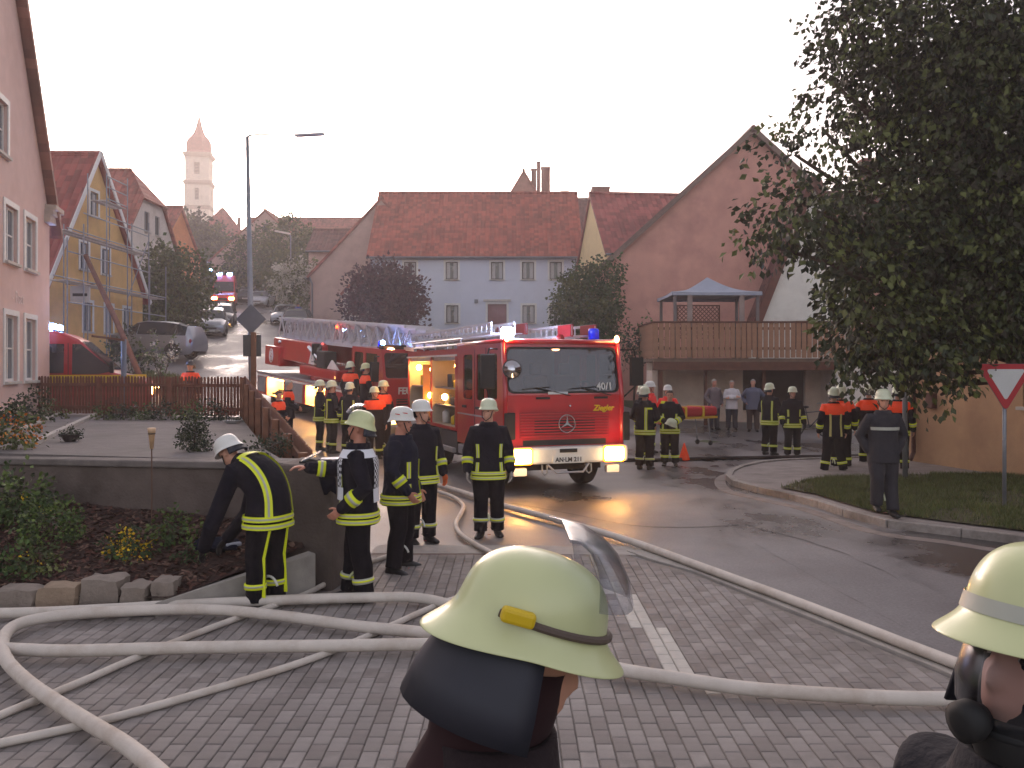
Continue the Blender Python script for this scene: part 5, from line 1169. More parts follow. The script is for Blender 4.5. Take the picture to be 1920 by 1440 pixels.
POSE = {
 'relaxed': dict(R=((-.275, .03, 1.14), (-.285, -.07, .89)), L=((.275, .03, 1.14), (.285, -.07, .89))),
 'front': dict(R=((-.3, .0, 1.15), (-.08, -.24, 1.05)), L=((.3, .0, 1.15), (.07, -.25, 1.02))),
 'hips': dict(R=((-.38, .06, 1.18), (-.24, -.05, 1.0)), L=((.38, .06, 1.18), (.24, -.05, 1.0))),
 'folded': dict(R=((-.28, -.05, 1.17), (.08, -.24, 1.2)), L=((.28, -.05, 1.17), (-.1, -.27, 1.16))),
 'back': dict(R=((-.29, .1, 1.16), (-.07, .22, 1.0)), L=((.29, .1, 1.16), (.06, .24, .98))),
 'pockets': dict(R=((-.32, .06, 1.16), (-.24, -.12, .93)), L=((.32, .06, 1.16), (.24, -.12, .93))),
 'oneup': dict(R=((-.275, .03, 1.14), (-.285, -.07, .89)), L=((.3, -.1, 1.2), (.16, -.3, 1.32))),
}
GR = {}
def person(label, px, d, yaw, h=1.78, pose='relaxed', bend=0., head=(0, 0), kit='ff', top=None, legs=None, helm=HELM, hm=None, skin=0, gloves=None, hair=None, style='front', legband=True, yoke=False, vis=None, arms=None, stance=None, z=None, group=None, loc=None, vest=None, fat=1., fine=None, upper=False, headz=0., name='person', neck=True, hband=None, marks=None, boot=True):
    """a posed figure in local metres facing -y: body (one skin), trousers, jacket, boots, helmet and tape as children"""
    loc = loc or (XG(px, d), d); zz = ground_z(*loc) if z is None else z
    t = thing(name, label, 'person', (loc[0], loc[1], zz), R(yaw), group); s = h/1.78; t.scale = (s, s, s)
    top = top or NAVY; legs_m = legs or TROU; vox = fine or (.008 if d < 13 else .0115 if d < 24 else .016)
    z0, LB = .98, .42; k_ = bend/LB if bend else 0
    def B(p):                                   # bend forwards above the hips
        p = Vector(p)
        if not bend or p.z <= z0: return p
        tt = p.z-z0; ta = min(tt, LB); th = k_*ta
        cy_, cz_ = -(1-math.cos(th))/k_, z0+math.sin(th)/k_
        if tt > LB: cy_ -= math.sin(th)*(tt-LB); cz_ += math.cos(th)*(tt-LB)
        return Vector((p.x, cy_+p.y*math.cos(th), cz_+p.y*math.sin(th)))
    po = dict(POSE[pose]); po.update(arms or {})
    st = stance or {'R': ((-.11, -.01, .5), (-.125, .02, .09), -8), 'L': ((.11, -.01, .5), (.125, .02, .09), 8)}
    F_ = lambda r: (r[0]*fat, r[1]*(1+(fat-1)*1.6))
    N = 22
    def oval(z, off=0., a0=0., a1=360., n=N, closed=True, S=SEC):
        rx, ry = F_(sec_at(z, S)); rx += off; ry += off
        return [B((rx*math.copysign(abs(math.cos(a))**.8, math.cos(a)), ry*math.copysign(abs(math.sin(a))**.9, math.sin(a)), z)) for a in (R(a0+(a1-a0)*i/(n if closed else n-1)) for i in range(n))]
    # body: head, neck, core, arms, hands, legs in one skin
    mb = MB(); nk = B((0, .01, 1.5)); up = (B((0, .01, 1.6))-nk).normalized()
    th = bend
    T = Matrix.Translation(B((0, .0, 1.545+headz))) @ Matrix.Rotation(th, 4, 'X') @ Euler((R(head[1]), 0, R(head[0]))).to_matrix().to_4x4() @ Matrix.Translation((0, -.012, 0))
    head_mesh(mb, T)
    mb.tube([B((0, .015, 1.38)), B((0, .012, 1.5)), T @ Vector((0, .02, .06))], [.07, .06, .056], 12)
    mb.tube([B((0, 0, .92)), B((0, 0, 1.1)), B((0, 0, 1.25)), B((0, 0, 1.4))], [.1, .1, .1, .09], 12)
    sh = {a: B((sg*.185, .0, 1.405)) for a, sg in (('R', -1), ('L', 1))}
    gl = {}
    for a, sg in (('R', -1), ('L', 1)):
        e, w = Vector(po[a][0]), Vector(po[a][1]); dr = (w-e).normalized(); palm = po[a][2] if len(po[a]) > 2 else (Vector((-sg*.9, -.25, 0)))
        mb.tube([B((0, 0, 1.38)), sh[a], e, w+dr*.02], [.05, .04, .034, .027], 8)
        g = MB(); hand(g if gloves else mb, w+dr*.01, dr, palm, -sg if True else sg, 1., po.get('curl', .5))
        if gloves: g.tube([w-dr*.05, w+dr*.02], [.042, .036], 10); gl[a] = g
        kn, an, toe = st[a]
        mb.tube([B((sg*.07, 0, .93)), Vector((sg*.09, 0, .88)), Vector(kn), Vector(an)], [.07, .06, .045, .035], 8)
    remesh(mb.build('body', SKIN[skin], t), .007 if d < 13 else .0095 if d < 24 else .013, 2)
    for a in gl: gl[a].build('glove', gloves, t, smooth=True)
    # eyes, brows, mouth
    if d < 24:
        for sg in (-1, 1):
            ey = MB().ball((sg*.033, -.0745, .121), (.0125, .0095, .0062), 10, 0, T).build('eye', EYEW if d > 3 else M('eye_white', (206, 198, 190), .3, .03), t)
            if d < 3: MB().ball((sg*.033, -.0815, .121), (.0055, .004, .0055), 10, 0, T).build('iris', EYEW, ey)
            MB().tube([(sg*.016, -.0925, .1375), (sg*.034, -.0905, .1405), (sg*.05, -.08, .137)], .0042, 6, 0, T).build('eyebrow', DARKH, t)
        MB().tube([(-.022, -.088, .05), (0, -.0955, .052), (.022, -.088, .05)], .0045, 6, 0, T).build('mouth', LIP, t)
    if hair:
        rs = []
        for zf in (.1, .13, .16, .19, .215, .235, .246):
            w = next((HEADP[i][1]+(HEADP[i+1][1]-HEADP[i][1])*(zf-HEADP[i][0])/(HEADP[i+1][0]-HEADP[i][0]), HEADP[i][2], HEADP[i][3]) for i in range(len(HEADP)-1) if HEADP[i+1][0] >= min(zf, .236))
            kk = 1 if zf < .2 else .9
            rs.append([((w[0]*kk+.012)*math.cos(R(q)), (max(w[2], .05)*kk+.014)*math.sin(R(q)) if math.sin(R(q)) > 0 else (w[1]*kk+.008)*math.sin(R(q))*(1 if zf > .165 else .25), zf) for q in range(0, 360, 20)])
        remesh(MB().rings(rs, 0, True, True, T).build('hair', hair, t), .008, 2)
    # trousers and boots
    mb = MB()
    if not upper:
        mb.rings([[(x*.92, y*.92, z) for x, y, z in ((p.x, p.y, p.z) for p in oval(zq))] for zq in (.8, .88, .97)])
        for a, sg in (('R', -1), ('L', 1)):
            kn, an, toe = st[a]; kn, an = Vector(kn), Vector(an); hp = Vector((sg*.105*fat, .005, .86))
            mb.tube([hp+Vector((0, 0, .06)), hp, hp.lerp(kn, .5), kn, kn.lerp(an, .35)+Vector((0, .012, 0)), an.lerp(kn, .18), an+Vector((0, 0, .0))], [.115*fat, .12*fat, .112, .096, .094, .088, .09], 14)
        tr = remesh(mb.build('trousers', legs_m, t), vox, 3)
        for a, sg in (('R', -1), ('L', 1)):
            kn, an, toe = st[a]; an = Vector(an); ft = MB(); Tb = Matrix.Translation(an-Vector((0, 0, .09))) @ Matrix.Rotation(R(toe), 4, 'Z')
            prof = [(.085, .0, .035, .1), (.06, .0, .042, .13), (.0, .0, .046, .12), (-.08, .0, .048, .085), (-.15, .0, .046, .06), (-.185, .008, .03, .045)]
            ft.rings([[(w*math.cos(q)*(1 if math.sin(q) > 0 else 1.08), y, z+ (hh-z)*(.5+.5*math.sin(q)) if math.sin(q) > -.6 else z) for q in (2*math.pi*k/12 for k in range(12))] for y, z, w, hh in prof], 0, True, True, Tb)
            ft.tube([(0, .02, .06), (0, .02, .2)], [.052, .058], 12, 0, True, Tb)
            remesh(ft.build('boot', BOOT, t), .01, 2)
        if legband and kit == 'ff':
            for a, sg in (('R', -1), ('L', 1)):
                kn, an, toe = st[a]; kn, an = Vector(kn), Vector(an)
                for f0, f1, m_, e in ((.42, .3, LIME, .008), (.385, .345, SILV, .011)):
                    p, q = an.lerp(kn, f0), an.lerp(kn, f1)
                    if legband == 'silver': m_ = SILV if m_ is LIME else LIME
                    MB().tube([p, q], .094+e, 18).build('reflective_band', m_, tr, smooth=True)
    # jacket
    mb = MB(); mb.rings([oval(q) for q in ([.76, .8, .86, .92, .97, 1.03, 1.08, 1.13, 1.18, 1.23, 1.28, 1.32, 1.36, 1.4, 1.43, 1.46, 1.49, 1.51])])
    tubes = {}
    for a, sg in (('R', -1), ('L', 1)):
        e, w = Vector(po[a][0]), Vector(po[a][1]); m1, m2 = sh[a].lerp(e, .5), e.lerp(w, .5)
        inn = B((sg*.1, 0, 1.39))
        mb.tube([inn, sh[a], m1, e, m2, w], [.088, .088, .079, .073, .066, .06], 12, round_ends=True); tubes[a] = (e, w)
    jk = remesh(mb.build('jacket', top, t), vox, 4)
    mb = MB(); mb.rings([oval(1.47, .006), oval(1.525, .018), oval(1.525, .004), oval(1.5, -.01)], 0, False, False); 
    if kit == 'ff': mb.build('collar', top, jk, smooth=True, fix=False)
    def band(za, zb, mat, off=.014, a0=0, a1=360, nm='reflective_band', taper=None):
        closed = a1-a0 >= 360; n = N if closed else max(3, int((a1-a0)/8)+2); st_ = max(1, int(abs(zb-za)/.04))
        MB().rings([oval(za+(zb-za)*i/st_, off, a0, a1, n, closed) for i in range(st_+1)], 0, False, False, closed=closed).build(nm, mat, jk, smooth=True, fix=False)
    def tape(za, zb, a0, a1, off=.014): band(za, zb, LIME, off, a0, a1); m_ = (a0+a1)/2; w_ = (a1-a0)*.18; band(za, zb, SILV, off+.004, m_-w_, m_+w_)
    if kit == 'ff' and style:
        if style != 'lines':
            for za, zb in ((.775, .82), (.835, .88)):
                band(za, zb, LIME); band((za+zb)/2-.008, (za+zb)/2+.008, SILV, .018)
        if style in ('front', 'both'):
            for c in (-130, -50): tape(.882, 1.0, c-8, c+8); tape(1.06, 1.24, c-8, c+8)
        if style in ('back', 'both'):
            tape(.882, 1.38, 122, 136); tape(.882, 1.38, 44, 58)
        if style == 'backL': tape(.882, 1.36, 100, 116); band(1.33, 1.37, LIME, .016, 100, 160)
        if style == 'lines':
            for c in ((60, 72), (108, 120)): band(.8, 1.27, M('reflective_straw', (206, 196, 120), .6, .06, 10), .014, *c)
        for a in tubes:
            e, w = tubes[a]
            for f0, f1, m_, ex in ((.36, .66, LIME, .01), (.46, .56, SILV, .014)):
                MB().tube([e.lerp(w, f0), e.lerp(w, f1)], [.068+ex, .065+ex], 16).build('reflective_band', m_, jk, smooth=True)
    if yoke:
        mb = MB(); mb.rings([oval(q, .012) for q in (1.25, 1.3, 1.36, 1.4, 1.43, 1.46, 1.49, 1.5)])
        for a, sg in (('R', -1), ('L', 1)):
            e = Vector(po[a][0]); mb.tube([B((sg*.1, 0, 1.39)), sh[a], sh[a].lerp(e, .38)], [.095, .095, .086], 12, round_ends=False)
        remesh(mb.build('shoulder_yoke', ORANGE if yoke is True else yoke, jk), vox, 3)
    if vest:
        for a0, a1 in ((-125, -90), (-90, -55)): band(1.0, 1.4, vest, .016, a0, a1, 'vest_panel')
        for a0, a1 in ((55, 90), (90, 125)): band(1.0, 1.4, vest, .016, a0, a1, 'vest_panel')
        for a0, a1 in ((-125, -55), (55, 125)): band(1.08, 1.14, SILV, .02, a0, a1)
        mb = MB()
        for sg in (-1, 1): mb.rings([oval(1.38+.1*f, .018+.006*(1-abs(2*f-1)), 90-60*sg if False else (20 if sg > 0 else 110), 70 if sg > 0 else 160, 7, False) for f in (0, .3, .6, 1)], 0, False, False, closed=False)
        mb.build('vest_strap', vest, jk, smooth=True, fix=False)
    if helm and hm is not False:
        helmet(t, T @ Matrix.Rotation(R(-4), 4, 'X'), helm, neck, vis, hband, marks, 28 if d < 13 else 20, near=d < 9)
        if d < 24: MB().tube([T @ Vector(q) for q in ((-.074, -.03, .12), (-.06, -.06, .04), (0, -.08, -.006), (.06, -.06, .04), (.074, -.03, .12))], .006, 6).build('chin_strap', BLK, t)
    t['T'] = [v for r in T for v in r]
    return t, T, jk
def hT(t): return Matrix([list(t['T'])[i*4:i*4+4] for i in range(4)])
# ---------------------------------------------------------------- who stands where
WL = dict(R=((-.11, -.14, .5), (-.115, -.2, .09), -6), L=((.11, .08, .52), (.115, .25, .11), 6))
STEP = dict(R=((-.13, -.02, .5), (-.2, .02, .09), -14), L=((.13, -.02, .5), (.2, .02, .09), 14))
# --- by the pillar
CHK = bpy.data.materials.new('checked_tabard'); CHK.use_nodes = True
def chk():
    n = CHK.node_tree.nodes; L = CHK.node_tree.links; b = n['Principled BSDF']; b.inputs['Roughness'].default_value = .8
    tc = n.new('ShaderNodeTexCoord'); c = n.new('ShaderNodeTexChecker'); c.inputs['Scale'].default_value = 36; c.inputs[1].default_value = (.02, .02, .03, 1); c.inputs[2].default_value = (.68, .68, .72, 1); L.new(tc.outputs['Object'], c.inputs[0]); L.new(c.outputs[0], b.inputs['Base Color'])
chk()
TABW = M('tabard_white', (222, 222, 228), .8, .05, 8)
t, T, jk = person('firefighter in checked white tabard reaching for the papers on the pillar', 672, 8.55, -88, 1.8, arms=dict(R=((-.2, -.26, 1.24), (-.14, -.5, 1.27), (0, 0, -1)), L=((.28, .1, 1.12), (.24, -.12, .93))), head=(-8, -8), helm=HELMG, vis='up', style='front', skin=1, stance=dict(R=((-.1, -.06, .5), (-.11, -.1, .09), -6), L=((.11, .03, .5), (.125, .08, .09), 12)), legband='silver', fat=1.08)
def tabard(jk, rows):
    N = 9
    def sec(z, off):
        a, b = sec_at(z); return a*1.08+off, b*1.13+off
    for nm, mt, a0, a1, za, zb, off in rows:
        rs = []; st_ = max(1, int((zb-za)/.05))
        for i in range(st_+1):
            z = za+(zb-za)*i/st_; rx, ry = sec(z, off); rs.append([(rx*math.copysign(abs(math.cos(R(q)))**.8, math.cos(R(q))), ry*math.copysign(abs(math.sin(R(q)))**.9, math.sin(R(q))), z) for q in (a0+(a1-a0)*k/N for k in range(N+1))])
        MB().rings(rs, 0, False, False, closed=False).build(nm, mt, jk, smooth=True, fix=False)
tabard(jk, [('tabard_front', TABW, -100, -34, 1.0, 1.12, .024), ('tabard_front', CHK, -96, -40, 1.12, 1.4, .024), ('tabard_back', TABW, 56, 104, .97, 1.1, .024), ('tabard_back', CHK, 60, 100, 1.1, 1.4, .024), ('tabard_shoulder', TABW, -70, 80, 1.395, 1.47, .03), ('tabard_front', TABW, -146, -100, 1.0, 1.4, .022)])
t, T, jk = person('officer in white helmet with red rank marks facing the engine', 752, 9.8, 78, 1.78, pose='relaxed', helm=HELMW, marks=M('rank_red', (200, 50, 44), .5, .05), style='front', legband=False, fat=1.12, top=NAVY2, stance=STEP, skin=1, head=(6, 4), neck=False, arms=dict(R=((-.3, .0, 1.15), (-.26, -.16, .93)), L=((.29, .02, 1.14), (.27, -.1, .9))))
MB().tube([T @ Vector(q) for q in ((-.03, -.094, .066), (0, -.104, .072), (.03, -.094, .066))], .007, 6).build('moustache', DARKH, t)
MB().rings([[T @ Vector((.126*math.sin(R(a)), -.149*math.cos(R(a))+.008, z)) for a in range(20, 100, 10)] for z in (.135, .165)], 0, False, False, closed=False).build('helmet_shield', M('shield_grey', (86, 92, 88), .4, .05), t, fix=False)
person('firefighter with red collar half hidden behind the officer', 790, 11.4, 35, 1.8, helm=HELMW, pose='relaxed', head=(18, 0), style='front', vis=None, legband='silver', gloves=M('glove_orange', (206, 96, 50), .8, .1))
person('firefighter with pale gloves standing alone in front of the open engine door', 916, 11.85, 6, 1.8, pose='relaxed', head=(-28, 0), gloves=GLOVEW, style='front', legband='silver', stance=dict(R=((-.1, -.02, .5), (-.11, -.05, .09), -20), L=((.11, -.01, .5), (.125, .05, .09), 10)), neck=False)
# --- the one bending over the bed
t, T, jk = person('firefighter bending down over the flower bed kerb with yellow striped back', 503, 8.3, -112, 1.8, bend=R(72), head=(0, -35), style=None, helm=HELMW, legband=True, fat=1.06,
    arms=dict(R=((-.26, -.45, .82), (-.18, -.62, .58), (0, 1, 0)), L=((.28, -.42, .78), (.17, -.6, .55), (0, 1, 0))), stance=dict(R=((-.11, -.02, .5), (-.12, .0, .09), -8), L=((.11, -.06, .5), (.12, -.05, .09), 8)), gloves=GLOVED)
def bend_bands():
    z0, LB, bend = .98, .42, R(72); k_ = bend/LB
    def B(p):
        p = Vector(p)
        if p.z <= z0: return p
        tt = p.z-z0; ta = min(tt, LB); th = k_*ta; cy_, cz_ = -(1-math.cos(th))/k_, z0+math.sin(th)/k_
        if tt > LB: cy_ -= math.sin(th)*(tt-LB); cz_ += math.cos(th)*(tt-LB)
        return Vector((p.x, cy_+p.y*math.cos(th), cz_+p.y*math.sin(th)))
    def bnd(za, zb, a0, a1, mt, off):
        st_ = max(1, int(abs(zb-za)/.03)); n = max(4, int((a1-a0)/6))
        rs = []
        for i in range(st_+1):
            z = za+(zb-za)*i/st_; rx, ry = sec_at(z); rx = rx*1.06+off; ry = ry*1.1+off
            rs.append([B((rx*math.copysign(abs(math.cos(R(q)))**.8, math.cos(R(q))), ry*math.copysign(abs(math.sin(R(q)))**.9, math.sin(R(q))), z)) for q in (a0+(a1-a0)*k/n for k in range(n+1))])
        MB().rings(rs, 0, False, False, closed=False).build('reflective_band', mt, jk, smooth=True, fix=False)
    for za, zb in ((.77, .82), (.84, .89)): bnd(za, zb, -180, 180, LIME, .016); bnd((za+zb)/2-.008, (za+zb)/2+.008, -180, 180, SILV, .02)
    for a0, a1 in ((128, 150), (36, 58)): bnd(.89, 1.38, a0, a1, LIME, .018); bnd(.89, 1.38, a0+8, a0+14, SILV, .022)
    bnd(1.37, 1.43, 40, 146, LIME, .022)
    p0 = B((0, sec_at(1.4)[1]*1.1+.03, 1.4)); th = bend
    text_mesh('FEUERWEHR', .05, 'lettering', INK, jk, frame_T(p0, (-1, 0, 0), (0, math.cos(th), math.sin(th))), .001)
    mb = MB(); mb.tube([(-.12, .1, .78), (-.16, .1, .3), (-.15, .1, .12)], .02, 8)
    an = Vector((-.12, 0, .09)); kn = Vector((-.11, -.02, .5))
    o = MB()
    for sg, a_, k_n in ((-1, an, kn), (1, Vector((.12, -.05, .09)), Vector((.11, -.06, .5)))):
        hp = Vector((sg*.11, 0, .8)); pts = [hp+Vector((sg*.02, .108, 0)), k_n+Vector((sg*.015, .09, 0)), a_+Vector((sg*.01, .088, .05))]
        MB().bar(pts[0], pts[1], .055, .012, 0, (1, 0, 0)).bar(pts[1], pts[2], .055, .012, 0, (1, 0, 0)).build('reflective_stripe', LIME, jk)
bend_bands()
# --- around the ladder truck
GF = None
person('firefighter seen sideways with breathing gear behind the fence end', 600, 23.3, 100, 1.8, pose='front', style='both', gloves=GLOVED)
person('firefighter with tall yellow stripe on his back standing behind the fence end', 622, 22.8, 120, 1.82, pose='front', style='backL', gloves=GLOVED)
person('firefighter in plain dark jacket turned towards the ladder truck cab', 656, 22.6, 165, 1.8, pose='relaxed', style='both')
person('firefighter with open orange shouldered jacket behind the officers', 702, 21.8, 15, 1.74, pose='relaxed', style=None, yoke=True, head=(25, 0))
person('taller firefighter with orange shoulders beside the ladder truck front', 719, 22.6, 60, 1.86, pose='hips', style=None, yoke=True)
person('firefighter with orange shoulders standing by the ladder truck platform', 657, 25.6, 150, 1.8, pose='relaxed', style=None, yoke=True, z=.6)
person('firefighter with orange shoulders climbing at the ladder truck cab door', 686, 24.9, 120, 1.8, pose='front', style=None, yoke=True, z=.55, helm=HELMG)
person('grey haired man in dark jacket with orange shoulders facing the lit locker', 541, 24.2, 100, 1.82, pose='front', style=None, yoke=True, helm=None, hair=GREYH, z=.1)
person('crouched man with dark cap and orange shoulders beside the fence', 522, 22.6, 70, 1.62, pose='front', style=None, yoke=True, helm=None, hair=DARKH, z=.05)
person('firefighter with orange shoulders standing behind the picket fence', 357, 25.6, -10, 1.8, pose='relaxed', style=None, yoke=True, helm=M('helmet_dark', (60, 58, 60), .5, .1), z=.63)
person('rescuer in lime vest standing beside the red van and pink house', 104, 25.3, 30, 1.8, pose='relaxed', style=None, helm=None, hair=DARKH, vest=M('vest_lime', (200, 216, 40), .7, .05, emit=.05, ecol=(200, 216, 40)), z=.85)
person('pedestrian in blue top walking near the pink barn', 559, 61, 170, 1.75, pose='relaxed', kit='civ', top=M('top_blue', (48, 66, 150), .85, .1), legs=M('jeans', (52, 56, 72), .9, .1), helm=None, hair=DARKH)
# --- right of the engine
MED = M('medic_red', (220, 44, 40), .75, .08, 8, emit=.04, ecol=(220, 44, 40))
person('firefighter seen from behind with one tall yellow stripe on his back', 1209, 19.7, 150, 1.8, pose='front', style='backL', legband='silver', gloves=GLOVED)
t, T, jk = person('bareheaded firefighter holding his helmet before him', 1256, 20.4, -12, 1.74, pose='front', style='front', helm=None, hair=DARKH, gloves=GLOVED)
helmet(t, Matrix.Translation((0, -.31, .86)) @ Euler((R(20), 0, R(60))).to_matrix().to_4x4(), HELM, False)
person('firefighter half hidden behind the man with the tall yellow back stripe', 1206, 21.0, 120, 1.82, pose='relaxed', style='front')
person('rescuer in red jacket and white helmet near the garage corner', 1219, 23.4, 60, 1.86, pose='relaxed', style=None, top=MED, helm=HELMW)
person('rescuer in red jacket with lime vest and white helmet', 1252, 23.6, -30, 1.76, pose='front', style=None, top=MED, helm=HELMW, vest=MATS['vest_lime'])
person('man in grey shirt and dark trousers standing before the garage', 1339, 30.2, 20, 1.72, pose='pockets', kit='civ', top=M('shirt_grey', (112, 100, 104), .9, .1), legs=M('trousers_navy', (44, 42, 54), .9, .1), helm=None, hair=GREYH, boot=True, skin=1)
person('grey haired woman in white blouse with folded arms', 1372, 30.2, -5, 1.7, pose='folded', kit='civ', top=M('blouse_white', (206, 202, 206), .9, .06), legs=M('trousers_navy', (44, 42, 54)), helm=None, hair=GREYH)
person('grey haired man in blue shirt standing under the balcony', 1412, 30.0, -15, 1.78, pose='hips', kit='civ', top=M('shirt_blue', (92, 96, 116), .9, .1), legs=M('trousers_brown', (70, 54, 50), .9, .1), helm=None, hair=GREYH, fat=1.1)
person('firefighter with yellow hood marks turned sideways near the bicycle', 1443, 23.0, 130, 1.82, pose='front', style='both', gloves=GLOVED)
person('firefighter facing the junction with two short yellow chest stripes', 1486, 22.4, 0, 1.74, pose='relaxed', style='front', gloves=GLOVED)
person('firefighter with orange shoulders and two straw stripes down his back', 1563, 18.9, 176, 1.8, pose='relaxed', style='lines', yoke=True, stance=STEP)
person('firefighter with orange shoulders close behind the one with straw stripes', 1577, 19.7, 165, 1.83, pose='relaxed', style='lines', yoke=True)
person('firefighter with orange shoulders under the low tree branches', 1629, 20.6, 170, 1.82, pose='relaxed', style='front', yoke=True)
person('firefighter with orange shoulders beside the grey sign pole', 1684, 19.2, 150, 1.84, pose='relaxed', style='front', yoke=True)
t, T, jk = person('firefighter in charcoal overall with white chest stripe walking off the verge', 1656, 13.0, -6, 1.8, pose='pockets', style=None, top=M('overall_charcoal', (44, 42, 48), .9, .15, 8, bump=.6, bscale=24), legs=M('overall_charcoal', (44, 42, 48)), legband=False, gloves=GLOVED, arms=dict(R=((-.31, .08, 1.15), (-.2, .02, .93)), L=((.31, .08, 1.15), (.2, .02, .93))), stance=dict(R=((-.11, -.1, .52), (-.1, -.02, .16), -6), L=((.1, -.02, .5), (.1, -.12, .09), 6)), z=.1, neck=False, head=(-5, 2))
MB().rings([[( (sec_at(z)[0]+.018)*math.cos(R(a)), (sec_at(z)[1]+.018)*math.sin(R(a)), z) for a in range(-150, -20, 10)] for z in (1.24, 1.285)], 0, False, False, closed=False).build('reflective_band', SILV, jk, fix=False)
# --- two heads close by
t, T, jk = person('firefighter passing close by in lime helmet with raised visor and blue black neck guard', 0, 2, 96, 1.88, loc=(XG(930, 1.58), 1.58), helm=None, hair=None, style=None, top=M('jacket_maroon_black', (38, 24, 28), .9, .2, 8, bump=.5, bscale=30), z=.004, pose='relaxed', fine=.012, head=(0, 17))
Th = T
h = helmet(t, Th, HELMG, True, 'up', None, None, 40, near='close', guard_len=.2, span=(-4, 188))
MB().rings([[T @ Vector((.084*k*math.cos(R(a)), .1*k*math.sin(R(a))+.02, z)) for a in range(0, 360, 15)] for z, k in ((.11, 1.02), (.06, 1.06), (.0, 1.04), (-.05, .98), (-.12, 1.15))], 0, False, False).build('hood', M('hood_maroon', (46, 22, 26), .95, .2), t, smooth=True, fix=False)
for sx in (-1, 1): MB().mm((sx*.117-.012, .02, .188), (sx*.117+.012, .075, .212), 0, Th).build('visor_clip', YEL, h, bevel=.006)
MB().tube([Th @ Vector((.113*math.cos(R(a)), .137*math.sin(R(a))+.006, .192+.006*math.sin(R(a)))) for a in range(150, 395, 10)], .007, 8).build('helmet_strap', M('strap_brown', (92, 78, 70), .7, .15), h)
t, T, jk = person('firefighter wearing a breathing mask under a lime helmet with silver band', 0, 2, -72, 1.9, loc=(XG(1952, 1.4), 1.4), helm=None, style=None, z=.02, pose='relaxed', fine=.012, head=(0, -10), top=M('jacket_near_black', (26, 24, 32), .9, .2, 8, bump=.5, bscale=30))
Th = T
h = helmet(t, Th, HELMG, True, None, SILV, None, 40, near='close', guard_len=.2, span=(-4, 188))
LZ = ((.158, .96, .0), (.125, 1.06, .008), (.085, 1.1, .015), (.045, 1.04, .016), (.012, .86, .008))
LP = lambda a, z, sc, ex: T @ Vector((.083*sc*math.sin(R(a)), -(.096+ex)*math.cos(R(a))*sc-.01, z))
mk = MB().rings([[LP(a, *q) for a in range(-95, 96, 10)] for q in LZ], 0, False, False, closed=False).build('mask_lens', VISOR, t, smooth=True, fix=False); sm = mk.modifiers.new('solid', 'SOLIDIFY'); sm.thickness = .003
edge = [LP(a, *LZ[0]) for a in range(-95, 96, 10)]+[LP(95, *q) for q in LZ[1:]]+[LP(a, *LZ[-1]) for a in range(85, -96, -10)]+[LP(-95, *q) for q in LZ[::-1][1:]]
MB().tube(edge, .009, 8).build('mask_frame', BLK, mk, smooth=True)
for sx in (-1, 1): MB().tube([LP(95*sx, *LZ[1]), T @ Vector((sx*.088, .06, .12))], .008, 6).build('mask_strap', BLK, mk)
MB().lathe([(.02, 0), (.03, .02), (.029, .04), (.014, .045)], 18, 0, T @ Matrix.Translation((0, -.105, .03)) @ Matrix.Rotation(R(105), 4, 'X')).build('mask_valve', DRK, mk, smooth=True)
mb = MB(); mb.rings([[(.083*sc*math.sin(R(a)), -(.1)*math.cos(R(a))*sc-.006, z) for a in range(-100, 101, 10)] for z, sc in ((.035, 1.02), (.0, .98), (-.03, .8))], 0, False, False, T, closed=False); mb.build('mask_seal', DRK, mk, smooth=True, fix=False)
MB().rings([[T @ Vector((.082*k*math.cos(R(a)), .1*k*math.sin(R(a))+.02, z)) for a in range(0, 360, 15)] for z, k in ((.14, 1.02), (.06, 1.06), (-.02, .98), (-.08, .95), (-.14, 1.2))], 0, False, False).build('hood', M('hood_black', (22, 20, 24), .95, .2), t, smooth=True, fix=False)
# ---------------------------------------------------------------- hoses
HOSE = M('hose_white', (206, 196, 186), .75, .07, 6, bump=.25, bscale=120, dirt=(180, 164, 150), dscale=2.5); HOSED = M('hose_dark', (52, 42, 40), .8, .15, 8)
def hose(label, pts, r, z=.036, mat=HOSE, n=6, lift=0., group=None):
    ps = smoothpath([gp(*p, 0)+Vector((0, 0, z+r+lift)) for p in pts], n)
    ps = [p+Vector((0, 0, abs(noise.noise(p*.9))*.006)) for p in ps]
    return tag(MB().tube(ps, r, 14).build('fire_hose', mat, smooth=True, fix=False), label, 'hose', group)
hose('thick white hose lying along the flower bed stones towards the street', [(-60, 1173), (100, 1170), (300, 1158), (500, 1148), (700, 1141), (780, 1142), (850, 1158), (930, 1195), (1040, 1245), (1160, 1282), (1280, 1302), (1400, 1320), (1560, 1333), (1730, 1340), (1900, 1338), (2050, 1330)], .048, lift=.02)
hose('thick white hose looped back on itself across the block paving', [(330, 1520), (240, 1440), (130, 1368), (50, 1310), (6, 1255), (18, 1208), (80, 1186), (200, 1173), (380, 1168), (520, 1180), (680, 1203), (790, 1214), (850, 1228), (830, 1236), (740, 1238), (600, 1241), (400, 1243), (150, 1250), (20, 1247), (-80, 1240)], .048, lift=.035)
hose('thin white hose running under the loop from the pillar corner', [(-60, 1388), (0, 1360), (150, 1297), (300, 1230), (460, 1167), (560, 1132), (640, 1090), (690, 1066), (730, 1052)], .027)
hose('thin white hose crossing the block paving under the loop', [(-60, 1428), (0, 1414), (200, 1368), (400, 1310), (560, 1260), (680, 1212), (800, 1156), (880, 1125)], .027)
hose('thick white hose running beside the paving edge from the fire engine', [(800, 912), (850, 926), (900, 943), (960, 962), (1050, 987), (1180, 1026), (1350, 1090), (1500, 1147), (1735, 1242), (1960, 1330)], .045)
